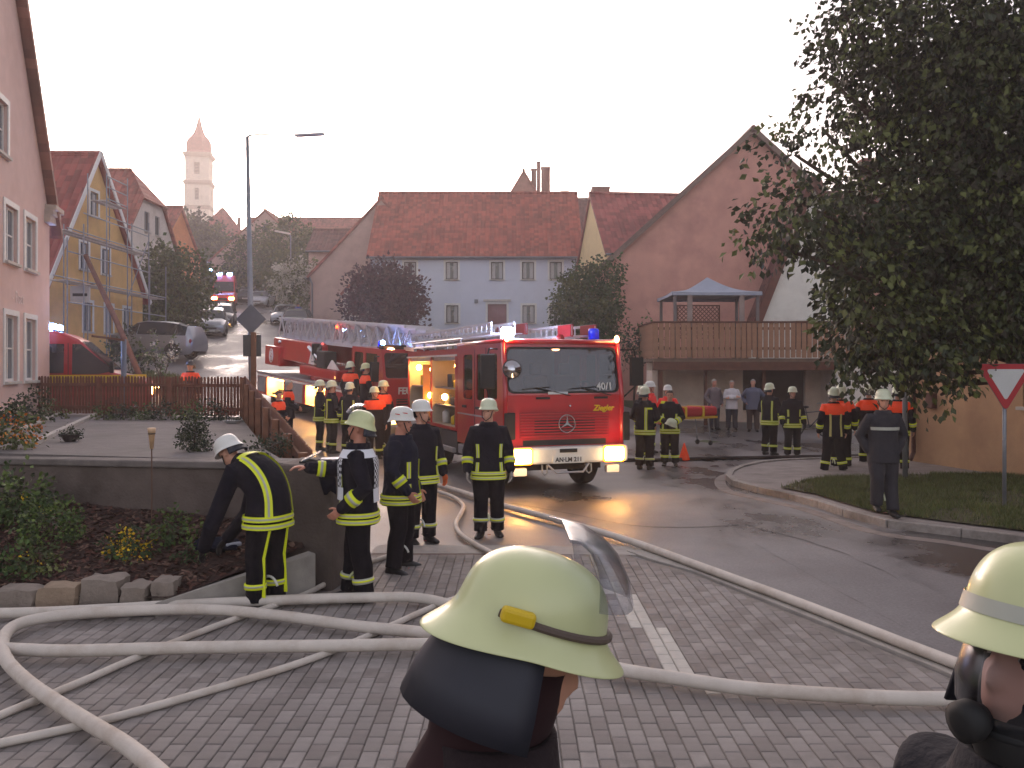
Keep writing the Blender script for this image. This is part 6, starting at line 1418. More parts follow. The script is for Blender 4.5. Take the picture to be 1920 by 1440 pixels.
hose('thin white hose curling between the officers and the paving', [(812, 926), (848, 938), (868, 955), (864, 972), (855, 990), (861, 1008), (885, 1027), (930, 1052), (990, 1085)], .032)
hose('dark wet hose lying across the courtyard behind the kerb', [(1165, 866), (1250, 866), (1330, 863), (1450, 861), (1560, 859), (1660, 857), (1800, 850)], .045, .0, HOSED, lift=.0)

# ---------------------------------------------------------------- foliage
def leaf_mats(name, cols):
    return [M('%s_%d' % (name, i), c, .55, .3, 3, spec=.35) for i, c in enumerate(cols)]
def leaves(mb, c, r, n, size, rnd, nm, droop=.0, shell=.35, weights=None):
    r = r if isinstance(r, (tuple, list)) else (r, r, r)
    k = max(1, n//9)
    for _ in range(k):                       # twigs: leaves come in sprays, so that gaps stay open
        while True:
            p = Vector((rnd.uniform(-1, 1), rnd.uniform(-1, 1), rnd.uniform(-1, 1)))
            if shell < p.length < 1 or p.length < .05: break
        p = Vector((p.x*r[0], p.y*r[1], p.z*r[2])); o = Vector(c)+p
        out = (p.normalized() if p.length > 1e-3 else Vector((0, 0, 1)))+Vector((rnd.uniform(-.6, .6), rnd.uniform(-.6, .6), rnd.uniform(-.5, .3)-droop))
        out.normalize(); mi = rnd.randrange(nm) if not weights else rnd.choices(range(nm), weights)[0]
        for j in range(9):
            q = o+out*size*rnd.uniform(-.5, 3.2)+Vector((rnd.gauss(0, size*.7), rnd.gauss(0, size*.7), rnd.gauss(0, size*.6)))
            d = (out+Vector((rnd.uniform(-1, 1), rnd.uniform(-1, 1), rnd.uniform(-1, .5)-droop))).normalized(); s = d.cross(Vector((rnd.uniform(-1, 1), rnd.uniform(-1, 1), rnd.uniform(-1, 1))))
            if s.length < 1e-3: continue
            s.normalize(); l = size*rnd.uniform(.7, 1.3); w = l*rnd.uniform(.3, .42); up = d.cross(s)*l*.12
            i = len(mb.v)
            mb.v += [tuple(q), tuple(q+d*l*.5+s*w+up), tuple(q+d*l), tuple(q+d*l*.5-s*w+up)]; mb.f.append((i, i+1, i+2, i+3)); mb.m.append(mi)
def limb(mb, a, b, r0, r1, rnd, k=6, wob=.06):
    a, b = Vector(a), Vector(b); L_ = (b-a).length
    pts = [a.lerp(b, i/k)+Vector((rnd.uniform(-1, 1), rnd.uniform(-1, 1), rnd.uniform(-.4, .6)))*wob*L_*math.sin(math.pi*i/k) for i in range(k+1)]
    mb.tube(pts, [r0+(r1-r0)*i/k for i in range(k+1)], 9)
BARK = M('bark', (74, 58, 48), .95, .3, 6, bump=1, bscale=18)
def plant(name, label, cat, base, clumps, n, size, mats, trunk=.12, seed=1, stems=None, droop=.1, shell=.3, blossom=None, group=None, fork=None):
    """trunk + limbs to every clump + crown of leaf sprays; clumps = [(x,y,z,r,density)]"""
    t = thing(name, label, cat, base, 0, group); rnd = random.Random(seed); b = Vector(base)
    mb = MB(); fk = Vector(fork)-b if fork else Vector((0, 0, max(.15, (min(c[2]-(c[3] if not isinstance(c[3], tuple) else c[3][2]) for c in clumps)-b.z)*.8)))
    limb(mb, (0, 0, -.15), fk, trunk, trunk*.75, rnd, 5, .03)
    for c in clumps: limb(mb, fk, Vector(c[:3])-b, trunk*.5, max(.006, trunk*.1), rnd, 6, .07)
    mb.build('trunk' if cat == 'tree' else 'stem', BARK, t, smooth=True)
    mb = MB()
    for c in clumps:
        r = c[3]; rr = r if not isinstance(r, tuple) else max(r)
        leaves(mb, Vector(c[:3])-b, r, int(n*(rr**2)*(c[4] if len(c) > 4 else 1)), size, rnd, len(mats), droop, shell)
    mb.build('crown' if cat == 'tree' else 'foliage', mats, t, fix=False)
    if blossom:
        mb = MB(); bm_, nb, sb = blossom
        for c in clumps: leaves(mb, Vector(c[:3])-b, c[3], int(nb*((c[3] if not isinstance(c[3], tuple) else max(c[3]))**2)), sb, rnd, len(bm_), 0, .6)
        mb.build('blossom', bm_, t, fix=False)
    return t
def CL(lst, d): return [(*P(px, py, d+dd), r, den) for px, py, r, den, dd in lst]
gm = leaf_mats('leaf_green', [(62, 84, 40), (50, 70, 36), (82, 104, 50), (40, 56, 32)])
gm2 = leaf_mats('leaf_olive', [(86, 92, 46), (66, 74, 40), (104, 110, 56)]); gdk = leaf_mats('leaf_dark', [(44, 54, 36), (34, 44, 32), (58, 68, 40)])
gpur = leaf_mats('leaf_purple', [(74, 40, 50), (60, 32, 42), (92, 52, 58)]); gbr = leaf_mats('leaf_bright', [(80, 100, 44), (60, 80, 36), (98, 116, 52), (50, 62, 34)])
gwh = leaf_mats('blossom_white', [(206, 200, 188), (184, 180, 164)]); gye = leaf_mats('blossom_yellow', [(226, 188, 30), (206, 160, 24)]); gor = leaf_mats('blossom_orange', [(214, 132, 40), (190, 104, 34)]); gre = leaf_mats('blossom_red', [(150, 40, 40), (120, 30, 36)])
big = [(1720, 40, 1.25, 1, .5), (1860, 40, 1.5, 1.1, 0), (1640, 70, .8, .55, .5), (1585, 30, .6, .45, .2), (1790, 180, 1.35, 1.1, .3), (1900, 180, 1.3, 1, 0), (1690, 190, .9, .5, .8), (1610, 190, .7, .32, .6), (1555, 150, .45, .32, .4), (1545, 245, .6, .34, .2), (1490, 290, .5, .3, 0), (1640, 280, .7, .3, .6), (1730, 300, .8, .6, .5), (1880, 320, 1.5, 1, .2), (1790, 400, 1.2, 1, .4), (1690, 410, .9, 1, .2), (1610, 410, .7, .9, 0), (1530, 395, .5, .7, -.3), (1470, 400, .5, .7, -.5), (1440, 460, .35, .6, -.5), (1525, 445, .34, .7, -.3), (1620, 515, .6, 1, -.2), (1680, 530, .95, 1.1, .2), (1800, 540, 1.1, 1.1, .2), (1900, 500, 1.1, 1, .0), (1630, 610, .7, 1.1, -.2), (1740, 630, .85, 1.1, .0), (1850, 590, .6, 1, .4), (1615, 665, .36, 1, -.4), (1680, 655, .36, .9, -.3), (1755, 675, .36, .9, -.4), (1620, 700, .16, .7, -.5), (1765, 740, .16, .7, -.6), (1795, 700, .16, .7, -.6), (2000, 300, 1.6, .8, .6), (2050, 120, 1.6, .8, .6)]
plant('broadleaf_tree', 'big leafy tree with drooping branches overhanging the junction', 'tree', (9.95, 15.4, .1), CL(big, 14.2), 2000, .118, leaf_mats('leaf_tree', [(80, 86, 46), (60, 66, 38), (100, 106, 56), (56, 52, 36), (46, 54, 34)]), .24, 8, droop=.45, fork=(9.6, 15.3, 2.6))
plant('street_tree', 'bushy green tree between the yellow house and the parked silver cars', 'tree', (-18.6, 49, 2.7), CL([(325, 560, 1.6, 1, 0), (350, 520, 1.2, 1, .5), (295, 520, 1.2, 1, -.4), (355, 570, .8, 1, .5), (280, 560, 1.2, 1, .6), (325, 585, .9, 1, .5), (308, 490, .7, 1, 0)], 48), 1000, .22, gm2+gm[:1], .15, 9)
plant('street_tree', 'olive green tree crown above the parked cars beside the street', 'tree', (XG(485, 88), 88, 7.6), CL([(470, 495, 2.1, 1, 0), (452, 515, 1.3, 1, 0), (500, 465, 1.8, 1, 1), (495, 540, 1.6, 1, 0)], 88), 700, .34, gm2+gdk[:1], .2, 10)
plant('street_tree', 'taller olive green tree touching the pink outbuilding', 'tree', (XG(545, 84), 84, 7.0), CL([(540, 462, 2.2, 1, 0), (560, 500, 1.6, 1, 0), (520, 510, 1.7, 1, 1), (550, 545, 1.7, 1, 0)], 84), 700, .34, gm2+gm[:1], .2, 11)
plant('street_tree', 'dark hazy tree at the foot of the church tower', 'tree', (XG(375, 112), 112, 10.5), CL([(372, 455, 2.6, 1, 0), (360, 480, 2.4, 1, 0), (395, 470, 2.2, 1, 0), (340, 430, 1.6, .8, 3), (385, 500, 1.8, 1, -2)], 110), 420, .5, gdk+gm2[:1], .25, 12)
plant('hedge_shrub', 'dark hedge behind the far parked cars', 'shrub', (XG(510, 92), 92, 8.0), CL([(475, 550, 1.5, 1, 0), (500, 545, 1.6, 1, 0), (530, 555, 1.6, 1, 0), (560, 560, 1.5, 1, 0)], 92), 450, .38, gdk, .1, 30)
plant('blossom_bush', 'white blossoming bush at the corner of the pink barn', 'shrub', (XG(548, 66), 66, 4.9), CL([(540, 530, 1.1, 1, 0), (560, 515, 1.0, 1, 0), (555, 545, 1.0, 1, 0), (530, 515, .7, 1, 0)], 65), 250, .25, gm2, .1, 13, blossom=(gwh, 420, .2))
plant('purple_tree', 'purple leaved tree in front of the pale blue house', 'tree', (XG(718, 52), 52, 3.1), CL([(715, 565, 1.55, 1, 0), (690, 540, 1.0, 1, 0), (745, 545, 1.0, 1, 0), (718, 522, .75, 1, 0), (678, 580, .9, 1, 0), (765, 570, .8, 1, 0), (700, 600, 1.2, 1, 0), (752, 598, 1.0, 1, 0), (783, 545, .3, .5, 0), (770, 590, .6, .9, 0)], 51), 1100, .21, gpur, .12, 14, droop=-.4)
plant('ivy_bush', 'rounded green climbing bush against the corner of the big pink gable', 'shrub', (XG(1105, 36.5), 36.5, .9), CL([(1100, 575, 1.05, 1, 0), (1130, 525, .55, 1, .3), (1075, 555, .65, 1, 0), (1112, 610, .9, 1, 0), (1142, 502, .35, 1, .5), (1143, 575, .4, 1, 0), (1065, 590, .5, 1, 0), (1090, 530, .5, 1, .3), (1100, 650, .9, 1, 0)], 36), 2600, .14, gm2[:2]+gm[:2], .1, 15, shell=.6)
plant('garden_shrub', 'low dark shrub growing under the balcony corner', 'shrub', (XG(1190, 34), 34, .5), CL([(1180, 640, .55, 1, 0), (1205, 650, .5, 1, 0), (1165, 655, .5, 1, 0)], 34), 700, .13, gdk+gm[:1], .05, 16)
plant('garden_shrub', 'small leafy shoot climbing beside the balcony rail', 'shrub', (XG(1214, 34.5), 34.5, .5), CL([(1212, 608, .3, 1, 0), (1210, 640, .35, 1, 0)], 34.5), 900, .12, gm, .03, 17)
plant('rose_bush', 'white flowering rose bush in front of the silver estate car', 'shrub', (XG(303, 31), 31, .85), CL([(302, 655, .38, 1, 0), (285, 665, .3, 1, 0), (318, 668, .28, 1, 0), (300, 682, .35, 1, 0)], 31), 500, .1, gm, .05, 18, blossom=(gwh, 500, .08))
plant('garden_shrub', 'dark green shrub below the leaning timber pole', 'shrub', (XG(250, 31.5), 31.5, .9), CL([(245, 645, .5, 1, 0), (232, 668, .5, 1, 0), (258, 675, .5, 1, 0)], 31.5), 700, .12, gdk+gm[:1], .05, 19)
tf = [((195, 758), .22, gbr, 'low bright green plant at the foot of the picket fence by the house'), ((230, 752), .25, gdk, 'dark tufted plant at the foot of the picket fence'), ((262, 752), .26, gm, 'bluish green plant in the row under the picket fence'), ((303, 750), .27, gdk, 'dark rounded shrub in the row under the picket fence'), ((338, 756), .2, gbr, 'small lime green plant beside the red planter'), ((368, 745), .25, gm, 'leafy green plant growing behind the red planters'), ((410, 745), .25, gdk, 'dark green plant behind the second red planter')]
for i, ((px, py), r, mts, l) in enumerate(tf):
    d = 19.9; r *= .62; b = (XG(px, d), d, tz(0, d)); plant('terrace_plant', l, 'plant', b, [(b[0], b[1], b[2]+r*1.0, (r*1.2, r, r), 1), (b[0]+r*.7, b[1]-.1, b[2]+r*.7, r*.8, 1)], 7000, .06, mts, .015, 40+i)
def tpos(px, py):
    z = 1.2
    for _ in range(4): d = F*(H-z)/(py-HY); z = tz(XG(px, d), d)
    return Vector((XG(px, d), d, z))
b = tpos(365, 846); plant('dwarf_conifer', 'dark dwarf conifer growing on the terrace slab', 'shrub', b, [(b.x, b.y, b.z+.14, (.17, .16, .13), 1), (b.x-.02, b.y, b.z+.26, (.13, .12, .12), 1), (b.x, b.y, b.z+.37, (.06, .06, .07), 1)], 42000, .03, gdk, .02, 50)
b = tpos(484, 858); plant('garden_shrub', 'dark shrub squeezed between terrace edge and sloping fence', 'shrub', b+Vector((0, 0, -.05)), [(b.x, b.y, b.z+.04, (.09, .12, .12), 1), (b.x-.1, b.y+1.2, b.z+.05, (.1, .15, .1), 1)], 20000, .035, gdk, .015, 51)
for px, py, r, mts, l, s_ in ((62, 792, .3, gdk, 'bushy dark shrub against the pink house wall', 52), (30, 800, .2, gm, 'green perennial beside the blue pot', 53), (95, 785, .17, gm2, 'small olive plant by the garden path', 54)):
    b = tpos(px, py); plant('garden_shrub', l, 'shrub', b, [(b.x, b.y, b.z+r*.9, (r*1.2, r, r), 1), (b.x-.2, b.y, b.z+r*.6, r*.8, 1)], 3600, .07, mts, .02, s_)
b = tpos(28, 842); plant('flower_clump', 'orange flowering plant on the terrace edge near the blue pot', 'plant', b, [(b.x, b.y, b.z+.22, (.24, .18, .16), 1), (b.x-.2, b.y+.1, b.z+.2, .14, 1)], 6500, .06, gm2, .015, 55, blossom=(gor, 2600, .05))
# flower bed planting
for px, d, zc, r, mts, n, l, s_, sz, bl in ((30, 9.75, .86, .23, gbr, 9000, 'tall bright green bush in the flower bed', 60, .065, (gye, 60, .04)), (96, 9.15, .64, .24, gbr, 16000, 'round clipped green bush in the flower bed', 61, .04, None), (12, 8.5, .34, .13, gm, 9000, 'low silvery green plant near the bed edging stones', 62, .05, None), (75, 8.6, .36, .13, gm2, 9000, 'small green tuft behind the ochre edging stone', 63, .045, (gye, 400, .025)), (240, 8.8, .48, .14, gm, 11000, 'small plant covered in yellow flowers in the bark mulch', 64, .04, (gye, 7000, .03)), (330, 9.1, .6, .15, gbr, 9000, 'low spreading green plant beside the retaining wall', 65, .045, None), (352, 8.75, .42, .1, gm, 9000, 'little green seedling near the bent firefighter', 66, .04, None)):
    x = XG(px, d); b = (x, d, bedz(x, d)); cl = [(x, d, zc, (r*1.15, r, r), 1), (x-r*.7, d+.05, zc-r*.2, r*.7, 1), (x+r*.6, d, zc-r*.3, r*.7, 1)] if s_ != 61 else [(x, d, zc, r, 1), (x, d, zc-.1, r*.95, 1)]
    plant('bed_plant', l, 'plant', b, cl, n, sz, mts, .012, s_, blossom=bl, shell=.75 if s_ == 61 else .3)
def grass(name, poly, n, h, zf, mats, label, seed, w=.006):
    mb = MB(); rnd = random.Random(seed); xs = [p[0] for p in poly]; ys = [p[1] for p in poly]; k = 0
    while k < n:
        x, y = rnd.uniform(min(xs), max(xs)), rnd.uniform(min(ys), max(ys))
        if not inside((x, y), poly) or abs(x) > y*.6+.3: continue
        if noise.noise((x*.7, y*.7, seed)) < -.25 and rnd.random() < .8: k += 1; continue
        z = zf(x, y); a = rnd.uniform(0, 6.3); l = h*rnd.uniform(.4, 1.2); bx, by = rnd.gauss(0, .4)*l, rnd.gauss(0, .4)*l; c, s = math.cos(a)*w, math.sin(a)*w; i = len(mb.v)
        mb.v += [(x-c, y-s, z), (x+c, y+s, z), (x+bx, y+by, z+l)]; mb.f.append((i, i+1, i+2)); mb.m.append(rnd.randrange(len(mats))); k += 1
    return tag(mb.build(name, mats, fix=False), label, 'grass', kind='stuff')
grm = leaf_mats('grass_blade', [(78, 92, 42), (62, 76, 36), (98, 104, 54), (108, 100, 60)])
grass('verge_grass', [(p.x, p.y) for p in verge_poly], 42000, .085, lambda x, y: .108, grm, 'short green grass covering the verge by the junction', 71)
grass('lawn_grass', [(XG(230, 33), 33), (XG(345, 29), 29), (XG(365, 36), 36), (XG(255, 37), 37)], 9000, .25, lambda x, y: ground_z(x, y), grm, 'rough grass patch behind the picket fence', 72, .02)

# ---------------------------------------------------------------- street furniture and small things
GALV = M('galvanised_steel', (138, 142, 150), .5, .12, 6, metal=.5)
lp = thing('street_lamp', 'tall slim grey street lamp post beside the fence corner', 'street lamp', (XG(474, 22.3), 22.3, .9)); lp.rotation_euler = (0, R(-1.1), 0)
MB().tube([(0, 0, -.9), (0, 0, 2.2), (0, 0, 2.25), (0, 0, 7.2)], [.085, .085, .075, .045], 12).build('post', GALV, lp, smooth=True)
MB().tube([(0, 0, 7.15), (.05, 0, 7.22), (.3, 0, 7.24), (1.3, 0, 7.2)], [.03, .03, .02, .02], 8).build('arm', GALV, lp, smooth=True)
MB().rings([[(x, y*w, z+dz_) for y, dz_ in ((-.1, 0), (-.08, .05), (.08, .05), (.1, 0))] for x, w, z in ((1.2, .7, 7.17), (1.3, 1, 7.17), (1.85, 1, 7.19), (1.95, .6, 7.19))]).build('luminaire', M('luminaire_grey', (168, 168, 172), .5, .08), lp)
sg = thing('road_sign', 'grey back of a diamond shaped road sign with a square plate on a wooden post', 'road sign', (XG(474, 22.0), 22.0, .75)); SB = M('sign_back', (96, 100, 110), .5, .1, 6, metal=.3)
MB().box((.02, 0, .6), (.11, .11, 4.2)).build('post', M('post_wood', (112, 76, 56), .85, .2, 8, bump=.4), sg, bevel=.01).location = (0, 0, -.3)
c = 1.22*1.0
zc = P(468, 598, 22.0).z-.75
MB().prism([(-.38-.08, zc), (-.08, zc-.38), (.3, zc), (-.08, zc+.38)], .12, .14).build('diamond_plate', SB, sg)
zq = P(470, 648, 22.0).z-.75
MB().mm((-.28, .12, zq-.27), (.17, .14, zq+.27)).build('square_plate', M('sign_back_dark', (62, 66, 70), .5, .1), sg)
ys_ = thing('yield_sign', 'red bordered white triangular give way sign on a thin pole', 'road sign', (7.58, 13.6, .1)); zt = P(1885, 682, 13.6).z-.1; zl = P(1885, 772, 13.6).z-.1
MB().tube([(0, .03, -.2), (0, .03, zt-.05)], .03, 10).build('pole', GALV, ys_, smooth=True)
def tri(s, y0, y1, mt, nm, par):
    cz = (zt*2+zl)/3; w = .46
    pts = [(-w*s, cz+(zt-cz)*s), (w*s, cz+(zt-cz)*s), (0, cz+(zl-cz)*s)]; rp = []
    for i in range(3):
        p, a, b = Vector(pts[i]), Vector(pts[i-1]), Vector(pts[(i+1) % 3]); e = .045*s
        rp += [p+(a-p).normalized()*e*1.5, p+(a-p).normalized()*e*.5+(b-p).normalized()*e*.5, p+(b-p).normalized()*e*1.5]
    return MB().prism([tuple(q) for q in rp], y0, y1).build(nm, mt, par)
pl = tri(1.0, -.006, .006, SB, 'plate', ys_); tri(.985, -.010, -.0065, M('sign_red', (176, 28, 40), .45, .05), 'border', pl); tri(.66, -.014, -.0105, M('sign_white', (206, 206, 204), .5, .04), 'field', pl)
gpz = thing('grey_pole', 'plain grey metal pole at the pavement corner beside the ochre house', 'pole', (XG(1697, 17.2), 17.2, .1))
MB().tube([(0, 0, -.2), (0, 0, 3.4)], .05, 10).build('shaft', GALV, gpz, smooth=True); MB().ball((0, 0, 3.4), (.052, .052, .03), 10).build('cap', GALV, gpz)
lean = MB().tube([(XG(285, 30), 30, .6), P(262, 705, 30), P(222, 610, 30.1), P(160, 478, 30.3)], [.11, .1, .095, .08], 10).build('leaning_pole', M('pole_wood', (112, 74, 56), .9, .25, 6, bump=.6, bscale=20), smooth=True)
tag(lean, 'brown timber pole leaning towards the yellow house', 'pole')
o = MB().tube([(XG(232, 24.6), 24.6, .4), (XG(232, 24.6), 24.6, P(0, 636, 24.6).z)], .075, 10).build('blue_grey_post', M('post_bluegrey', (96, 106, 124), .6, .1), smooth=True); tag(o, 'blue grey metal post standing in front of the red van', 'post')
o = MB().bar(P(172, 630, 24.5), P(234, 638, 24.55), .04, .06).build('post_rail', M('post_wood', (112, 76, 56))); tag(o, 'thin wooden rail reaching from the van towards the blue grey post', 'rail')
fl = thing('street_lamp', 'small pale street lamp head on a bracket above the street trees', 'street lamp', (XG(545, 70), 70, 6)); zz = P(530, 436, 70).z-6
MB().tube([(0, 0, -1), (0, 0, zz-.3), (-.2, 0, zz)], [.07, .05, .04], 8).build('post', GALV, fl, smooth=True); MB().bar((-.05, 0, zz-.1), (-1.2, 0, zz+.12), .28, .12).build('luminaire', M('luminaire_pale', (226, 214, 206), .5, .05), fl)
# scaffolding on the yellow house
sc = thing('scaffolding', 'steel tube scaffolding with white boards in front of the yellow gable', 'scaffolding', (-17.1, 38, 2.4)); X0 = -17.1
def sp(px, y, dx=0): d = (X0+dx)*F/(px-CX); return Vector((X0+dx, d, H-(y-HY)/F*d))-Vector((-17.1, 38, 2.4))
for px, top_ in ((126, 445), (157, 420), (200, 325), (239, 335), (279, 418), (311, 500)):
    for dx in (0, -.8): q = sp(px, top_); q.x += dx; MB().tube([(q.x, q.y, -.6), q], .028, 6).build('standard_tube', GALV, sc)
for y, a, b in ((450, 126, 279), (536, 100, 311), (577, 126, 311), (490, 126, 279), (415, 157, 279), (372, 200, 239), (330, 200, 239), (350, 200, 239), (405, 200, 279)):
    yy = lambda px: y; z = sp(200, y).z
    p, q = sp(a, y), sp(b, y); p.z = q.z = z; MB().tube([p, q], .026, 6).build('ledger_tube', GALV, sc)
for y, a, b in ((452, 126, 279), (538, 126, 311), (374, 200, 239)):
    p, q = sp(a, y), sp(b, y); z = sp(200, y).z-.03; p.z = q.z = z
    for dx in (-.2, -.55): MB().bar(p+Vector((dx, 0, 0)), q+Vector((dx, 0, 0)), .25, .045).build('scaffold_board', M('scaffold_board', (196, 186, 178), .85, .15), sc)
p, q = sp(239, 560), sp(279, 450); MB().tube([p, q], .024, 6).build('brace_tube', GALV, sc)
o = thing('inn_sign', 'hanging white inn sign with dark lettering on an iron bracket', 'sign', (-18.3, 36.3, 5.2)); MB().tube([(0, 0, .5), (1.2, 0, .5)], .02, 6).build('bracket', DRK, o); MB().mm((.2, -.03, -.25), (1.0, .03, .42)).build('board', M('sign_white', (206, 206, 204)), o); MB().mm((.3, -.036, .0), (.9, -.0305, .12)).build('lettering_bar', DRK, o)
# garden torch, pots, bowls
b = Vector((XG(283, 9.5), 9.52, 0)); tr_ = thing('garden_torch', 'bamboo garden torch on a thin stake at the retaining wall', 'torch', b)
zt_, zb_ = P(283, 803, 9.5).z, P(283, 842, 9.5).z
MB().tube([(0, 0, .5), (0, 0, zb_)], .008, 6).build('stake', M('stake_brown', (96, 70, 56), .8, .2), tr_); MB().lathe([(.018, zb_), (.034, zt_-.06), (.036, zt_-.055)], 12).build('cane', M('bamboo', (196, 158, 120), .6, .15, 12), tr_, smooth=True); MB().lathe([(.04, zt_-.065), (.04, zt_-.055)], 12).build('ring', DRK, tr_); MB().lathe([(.036, zt_-.054), (.044, zt_), (.03, zt_+.004)], 12).build('cup', M('cup_tan', (214, 176, 140), .6, .1), tr_, smooth=True)
def bowl(name, px, py, r, h, mat, label, plants=None, rect=None):
    b = tpos(px, py); t = thing(name, label, 'planter', b)
    if rect: MB().box((0, 0, h/2), (rect, .2, h), 0, None, 1.08).build('trough', mat, t, bevel=.01); MB().mm((-rect/2+.02, -.08, h), (rect/2-.02, .08, h+.006)).build('soil', MATS['mulch_soil'], t)
    else: MB().lathe([(r*.55, 0), (r*.8, h*.4), (r, h*.9), (r*1.04, h), (r*.92, h), (r*.86, h*.85), (.01, h*.85)], 20, 0, None, False).build('bowl', mat, t, smooth=True)
    if plants:
        mb = MB(); leaves(mb, (0, 0, h+.02), (r*.7, r*.5, .04), 360, .03, random.Random(px), len(plants), 0, .1); mb.build('foliage', plants, t, fix=False)
terra = M('terracotta', (140, 70, 56), .8, .15, 8)
bowl('planter_bowl', 132, 828, .13, .11, M('bowl_dark', (52, 42, 40), .7, .15), 'dark flower bowl standing alone on the terrace slab', gdk)
bowl('white_bowl', 437, 794, .2, .07, M('bowl_white', (206, 204, 206), .5, .05), 'shallow white bowl on the terrace near the fence corner', gdk)
bowl('planter_trough', 368, 772, .2, .16, terra, 'red planter trough next to the lime green plant', gdk, .42)
bowl('planter_trough', 424, 778, .2, .18, terra, 'larger red planter trough near the white bowl', gdk, .52)
bowl('blue_pot', 20, 797, .16, .2, M('pot_blue', (84, 88, 128), .5, .1), 'blue glazed pot beside the pink house', gdk)
# papers and bag on the pillar
cb = thing('clipboard', 'open clipboard with bright white papers lying on the pillar', 'clipboard', (-2.02, 9.35, 1.272), R(8))
MB().box((0, 0, .012), (.42, .3, .02)).build('board', BLK, cb, bevel=.006); MB().add([(-.0, -.13, .03), (.2, -.13, .035), (.2, .13, .035), (.0, .13, .03)], [(0, 1, 2, 3)]).build('paper', M('paper', (226, 228, 232), .6, .03), cb, fix=False)
MB().prism([(-.2, .0), (.0, .1), (.0, .11), (-.21, .012)], -.14, .14).build('raised_flap', M('map_sleeve', (130, 136, 146), .25, .1), cb)
jk_ = MB(); rnd = random.Random(2)
o = thing('dark_jacket', 'dark jacket hanging over the front of the pillar', 'jacket', (-1.9, 9.0, 1.28), R(5)); 
rs = [[(-.16+.32*i/8, .0-.02*math.sin(i*1.4)-.03*k, -.0-.11*k+.0*i) for i in range(9)] for k in range(6)]
rs = [[(-.09+.2*i/8*(1-.1*k)+.02*k, -.05-.035*abs(math.sin(i*1.3+k*.7)), .02-.075*k-.02*math.sin(i*.9)) for i in range(9)] for k in range(5)]
q = MB().rings([[(p[0], p[1]+.2, .025) for p in rs[0]]]+rs, 0, False, False, closed=False).build('cloth', NAVY2, o, smooth=True, fix=False); sm = q.modifiers.new('solid', 'SOLIDIFY'); sm.thickness = .015
bx, by = XG(415, 8.95), 8.95
o = thing('equipment_bundle', 'dark equipment bundle with a white pouch lying in the bark mulch', 'bag', (bx, by, bedz(bx, by)), R(20))
remesh(MB().ball((0, 0, .05), (.2, .13, .08), 12).ball((-.15, .05, .06), (.12, .1, .07), 12).tube([(-.25, 0, .03), (-.1, -.1, .05), (.15, -.12, .03)], .03, 8).build('bag', NAVY2, o), .012); MB().box((.08, -.12, .06), (.16, .05, .04), 0, Matrix.Rotation(.3, 4, 'Z')).build('pouch', M('pouch_pale', (170, 172, 186), .6, .1), o, bevel=.012)
# stretcher with red bag, bicycle under the balcony
o = thing('stretcher', 'ambulance stretcher with red blanket and yellow straps', 'stretcher', (XG(1288, 25), 25.0, .05), R(35))
MB().mm((-.95, -.28, .78), (.95, .28, .84)).build('frame', M('stretcher_yellow', (206, 160, 30), .5, .1), o); MB().mm((-.9, -.3, .845), (.95, .3, 1.12)).build('blanket', M('blanket_red', (178, 30, 40), .8, .1, bump=.4), o, bevel=.08)
for x in (-.6, .6):
    for y in (-.25, .25): MB().tube([(x, y, .8), (x*1.15, y, .1)], .02, 6).build('leg', ALUD, o); MB().lathe([(.07, -.02), (.07, .02)], 14, 0, Matrix.Translation((x*1.15, y, .08)) @ Matrix.Rotation(R(90), 4, 'X')).build('castor', BLK, o)
for x in (-.35, .35): MB().mm((x-.04, -.31, .84), (x+.04, .31, 1.135)).build('strap', YEL, o)
bk = thing('bicycle', 'dark bicycle leaning at the garage wall', 'bicycle', (XG(1519, 27), 27.0, .15), R(8)); bm2 = M('bike_frame', (56, 60, 74), .4, .1)
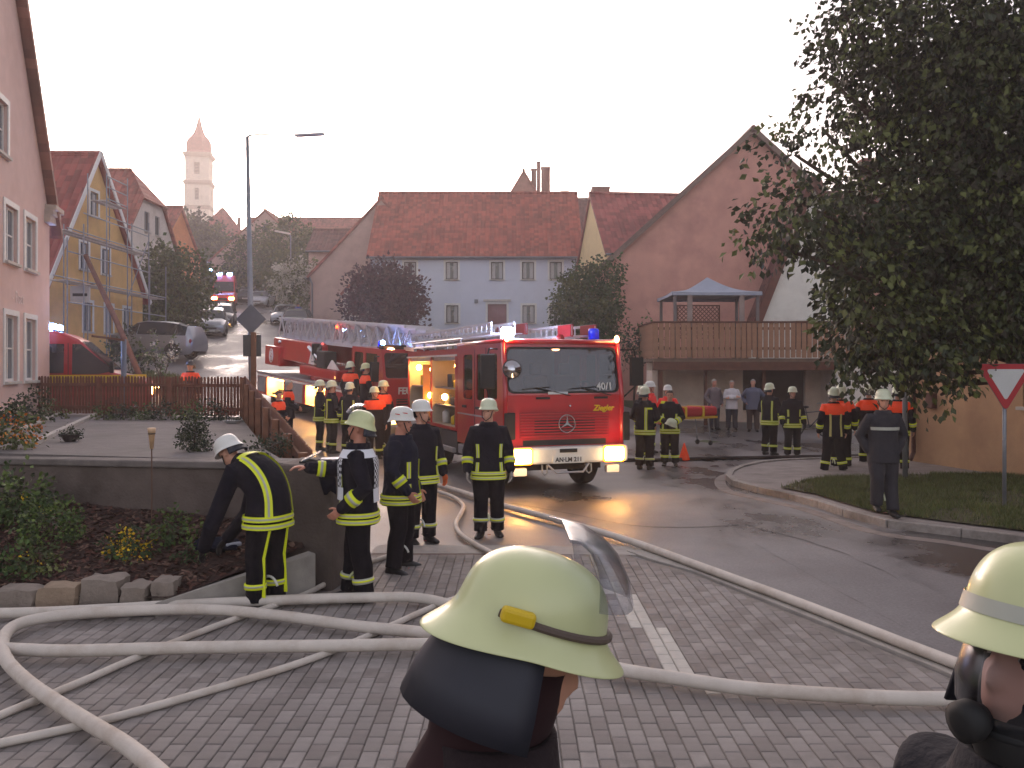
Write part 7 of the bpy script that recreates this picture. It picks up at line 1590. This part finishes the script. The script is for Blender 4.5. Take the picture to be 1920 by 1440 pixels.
for x in (-.53, .53):
    w = MB().tube([(x+.33*math.cos(a), 0, .34+.33*math.sin(a)) for a in (2*math.pi*k/28 for k in range(29))], .02, 6).build('wheel', BLK, bk, smooth=True)
    q = MB()
    for k in range(12): a = math.pi*k/6; q.bar((x, 0, .34), (x+.32*math.cos(a), 0, .34+.32*math.sin(a)), .004)
    q.build('spoke_set', ALUD, w)
MB().tube([(.53, 0, .34), (.42, 0, .85), (.38, 0, 1.0)], .017, 6).tube([(.43, 0, .8), (-.12, 0, .75)], .016, 6).tube([(.43, 0, .75), (-.02, 0, .3)], .017, 6).tube([(-.02, 0, .3), (-.15, 0, .88)], .016, 6).tube([(-.53, 0, .34), (-.02, 0, .3)], .012, 6).tube([(-.53, 0, .34), (-.13, 0, .78)], .012, 6).build('frame', bm2, bk, smooth=True)
MB().tube([(.36, -.26, 1.02), (.4, -.1, 1.04), (.38, 0, 1.0), (.4, .1, 1.04), (.36, .26, 1.02)], .014, 6).build('handlebar', ALUD, bk, smooth=True); MB().ball((-.16, 0, .92), (.13, .07, .04), 10).build('saddle', BLK, bk)
o = MB().lathe([(.09, 0), (.14, .02), (.02, .4), (.015, .42)], 14, 0, Matrix.Translation((XG(1283, 21.5), 21.5, .02))).build('flame_torch_cone', ORANGE, smooth=True); o.name = 'traffic_cone'; tag(o, 'small orange traffic cone behind the firefighter holding his helmet', 'cone')

# ---------------------------------------------------------------- hazy evening air
hz = MB().mm((-270, -60, -3), (270, 400, 66)).build('haze', None); tag(hz, 'thin pinkish evening haze over the whole village', 'haze', kind='stuff')
hm_ = bpy.data.materials.new('evening_haze'); hm_.use_nodes = True; nn = hm_.node_tree.nodes; nn.remove(nn['Principled BSDF'])
pv = nn.new('ShaderNodeVolumePrincipled'); pv.inputs['Color'].default_value = (1, .9, .88, 1); pv.inputs['Density'].default_value = .0019; pv.inputs['Anisotropy'].default_value = .5
hm_.node_tree.links.new(pv.outputs[0], [k for k in nn if k.type == 'OUTPUT_MATERIAL'][0].inputs['Volume']); hz.data.materials.append(hm_)
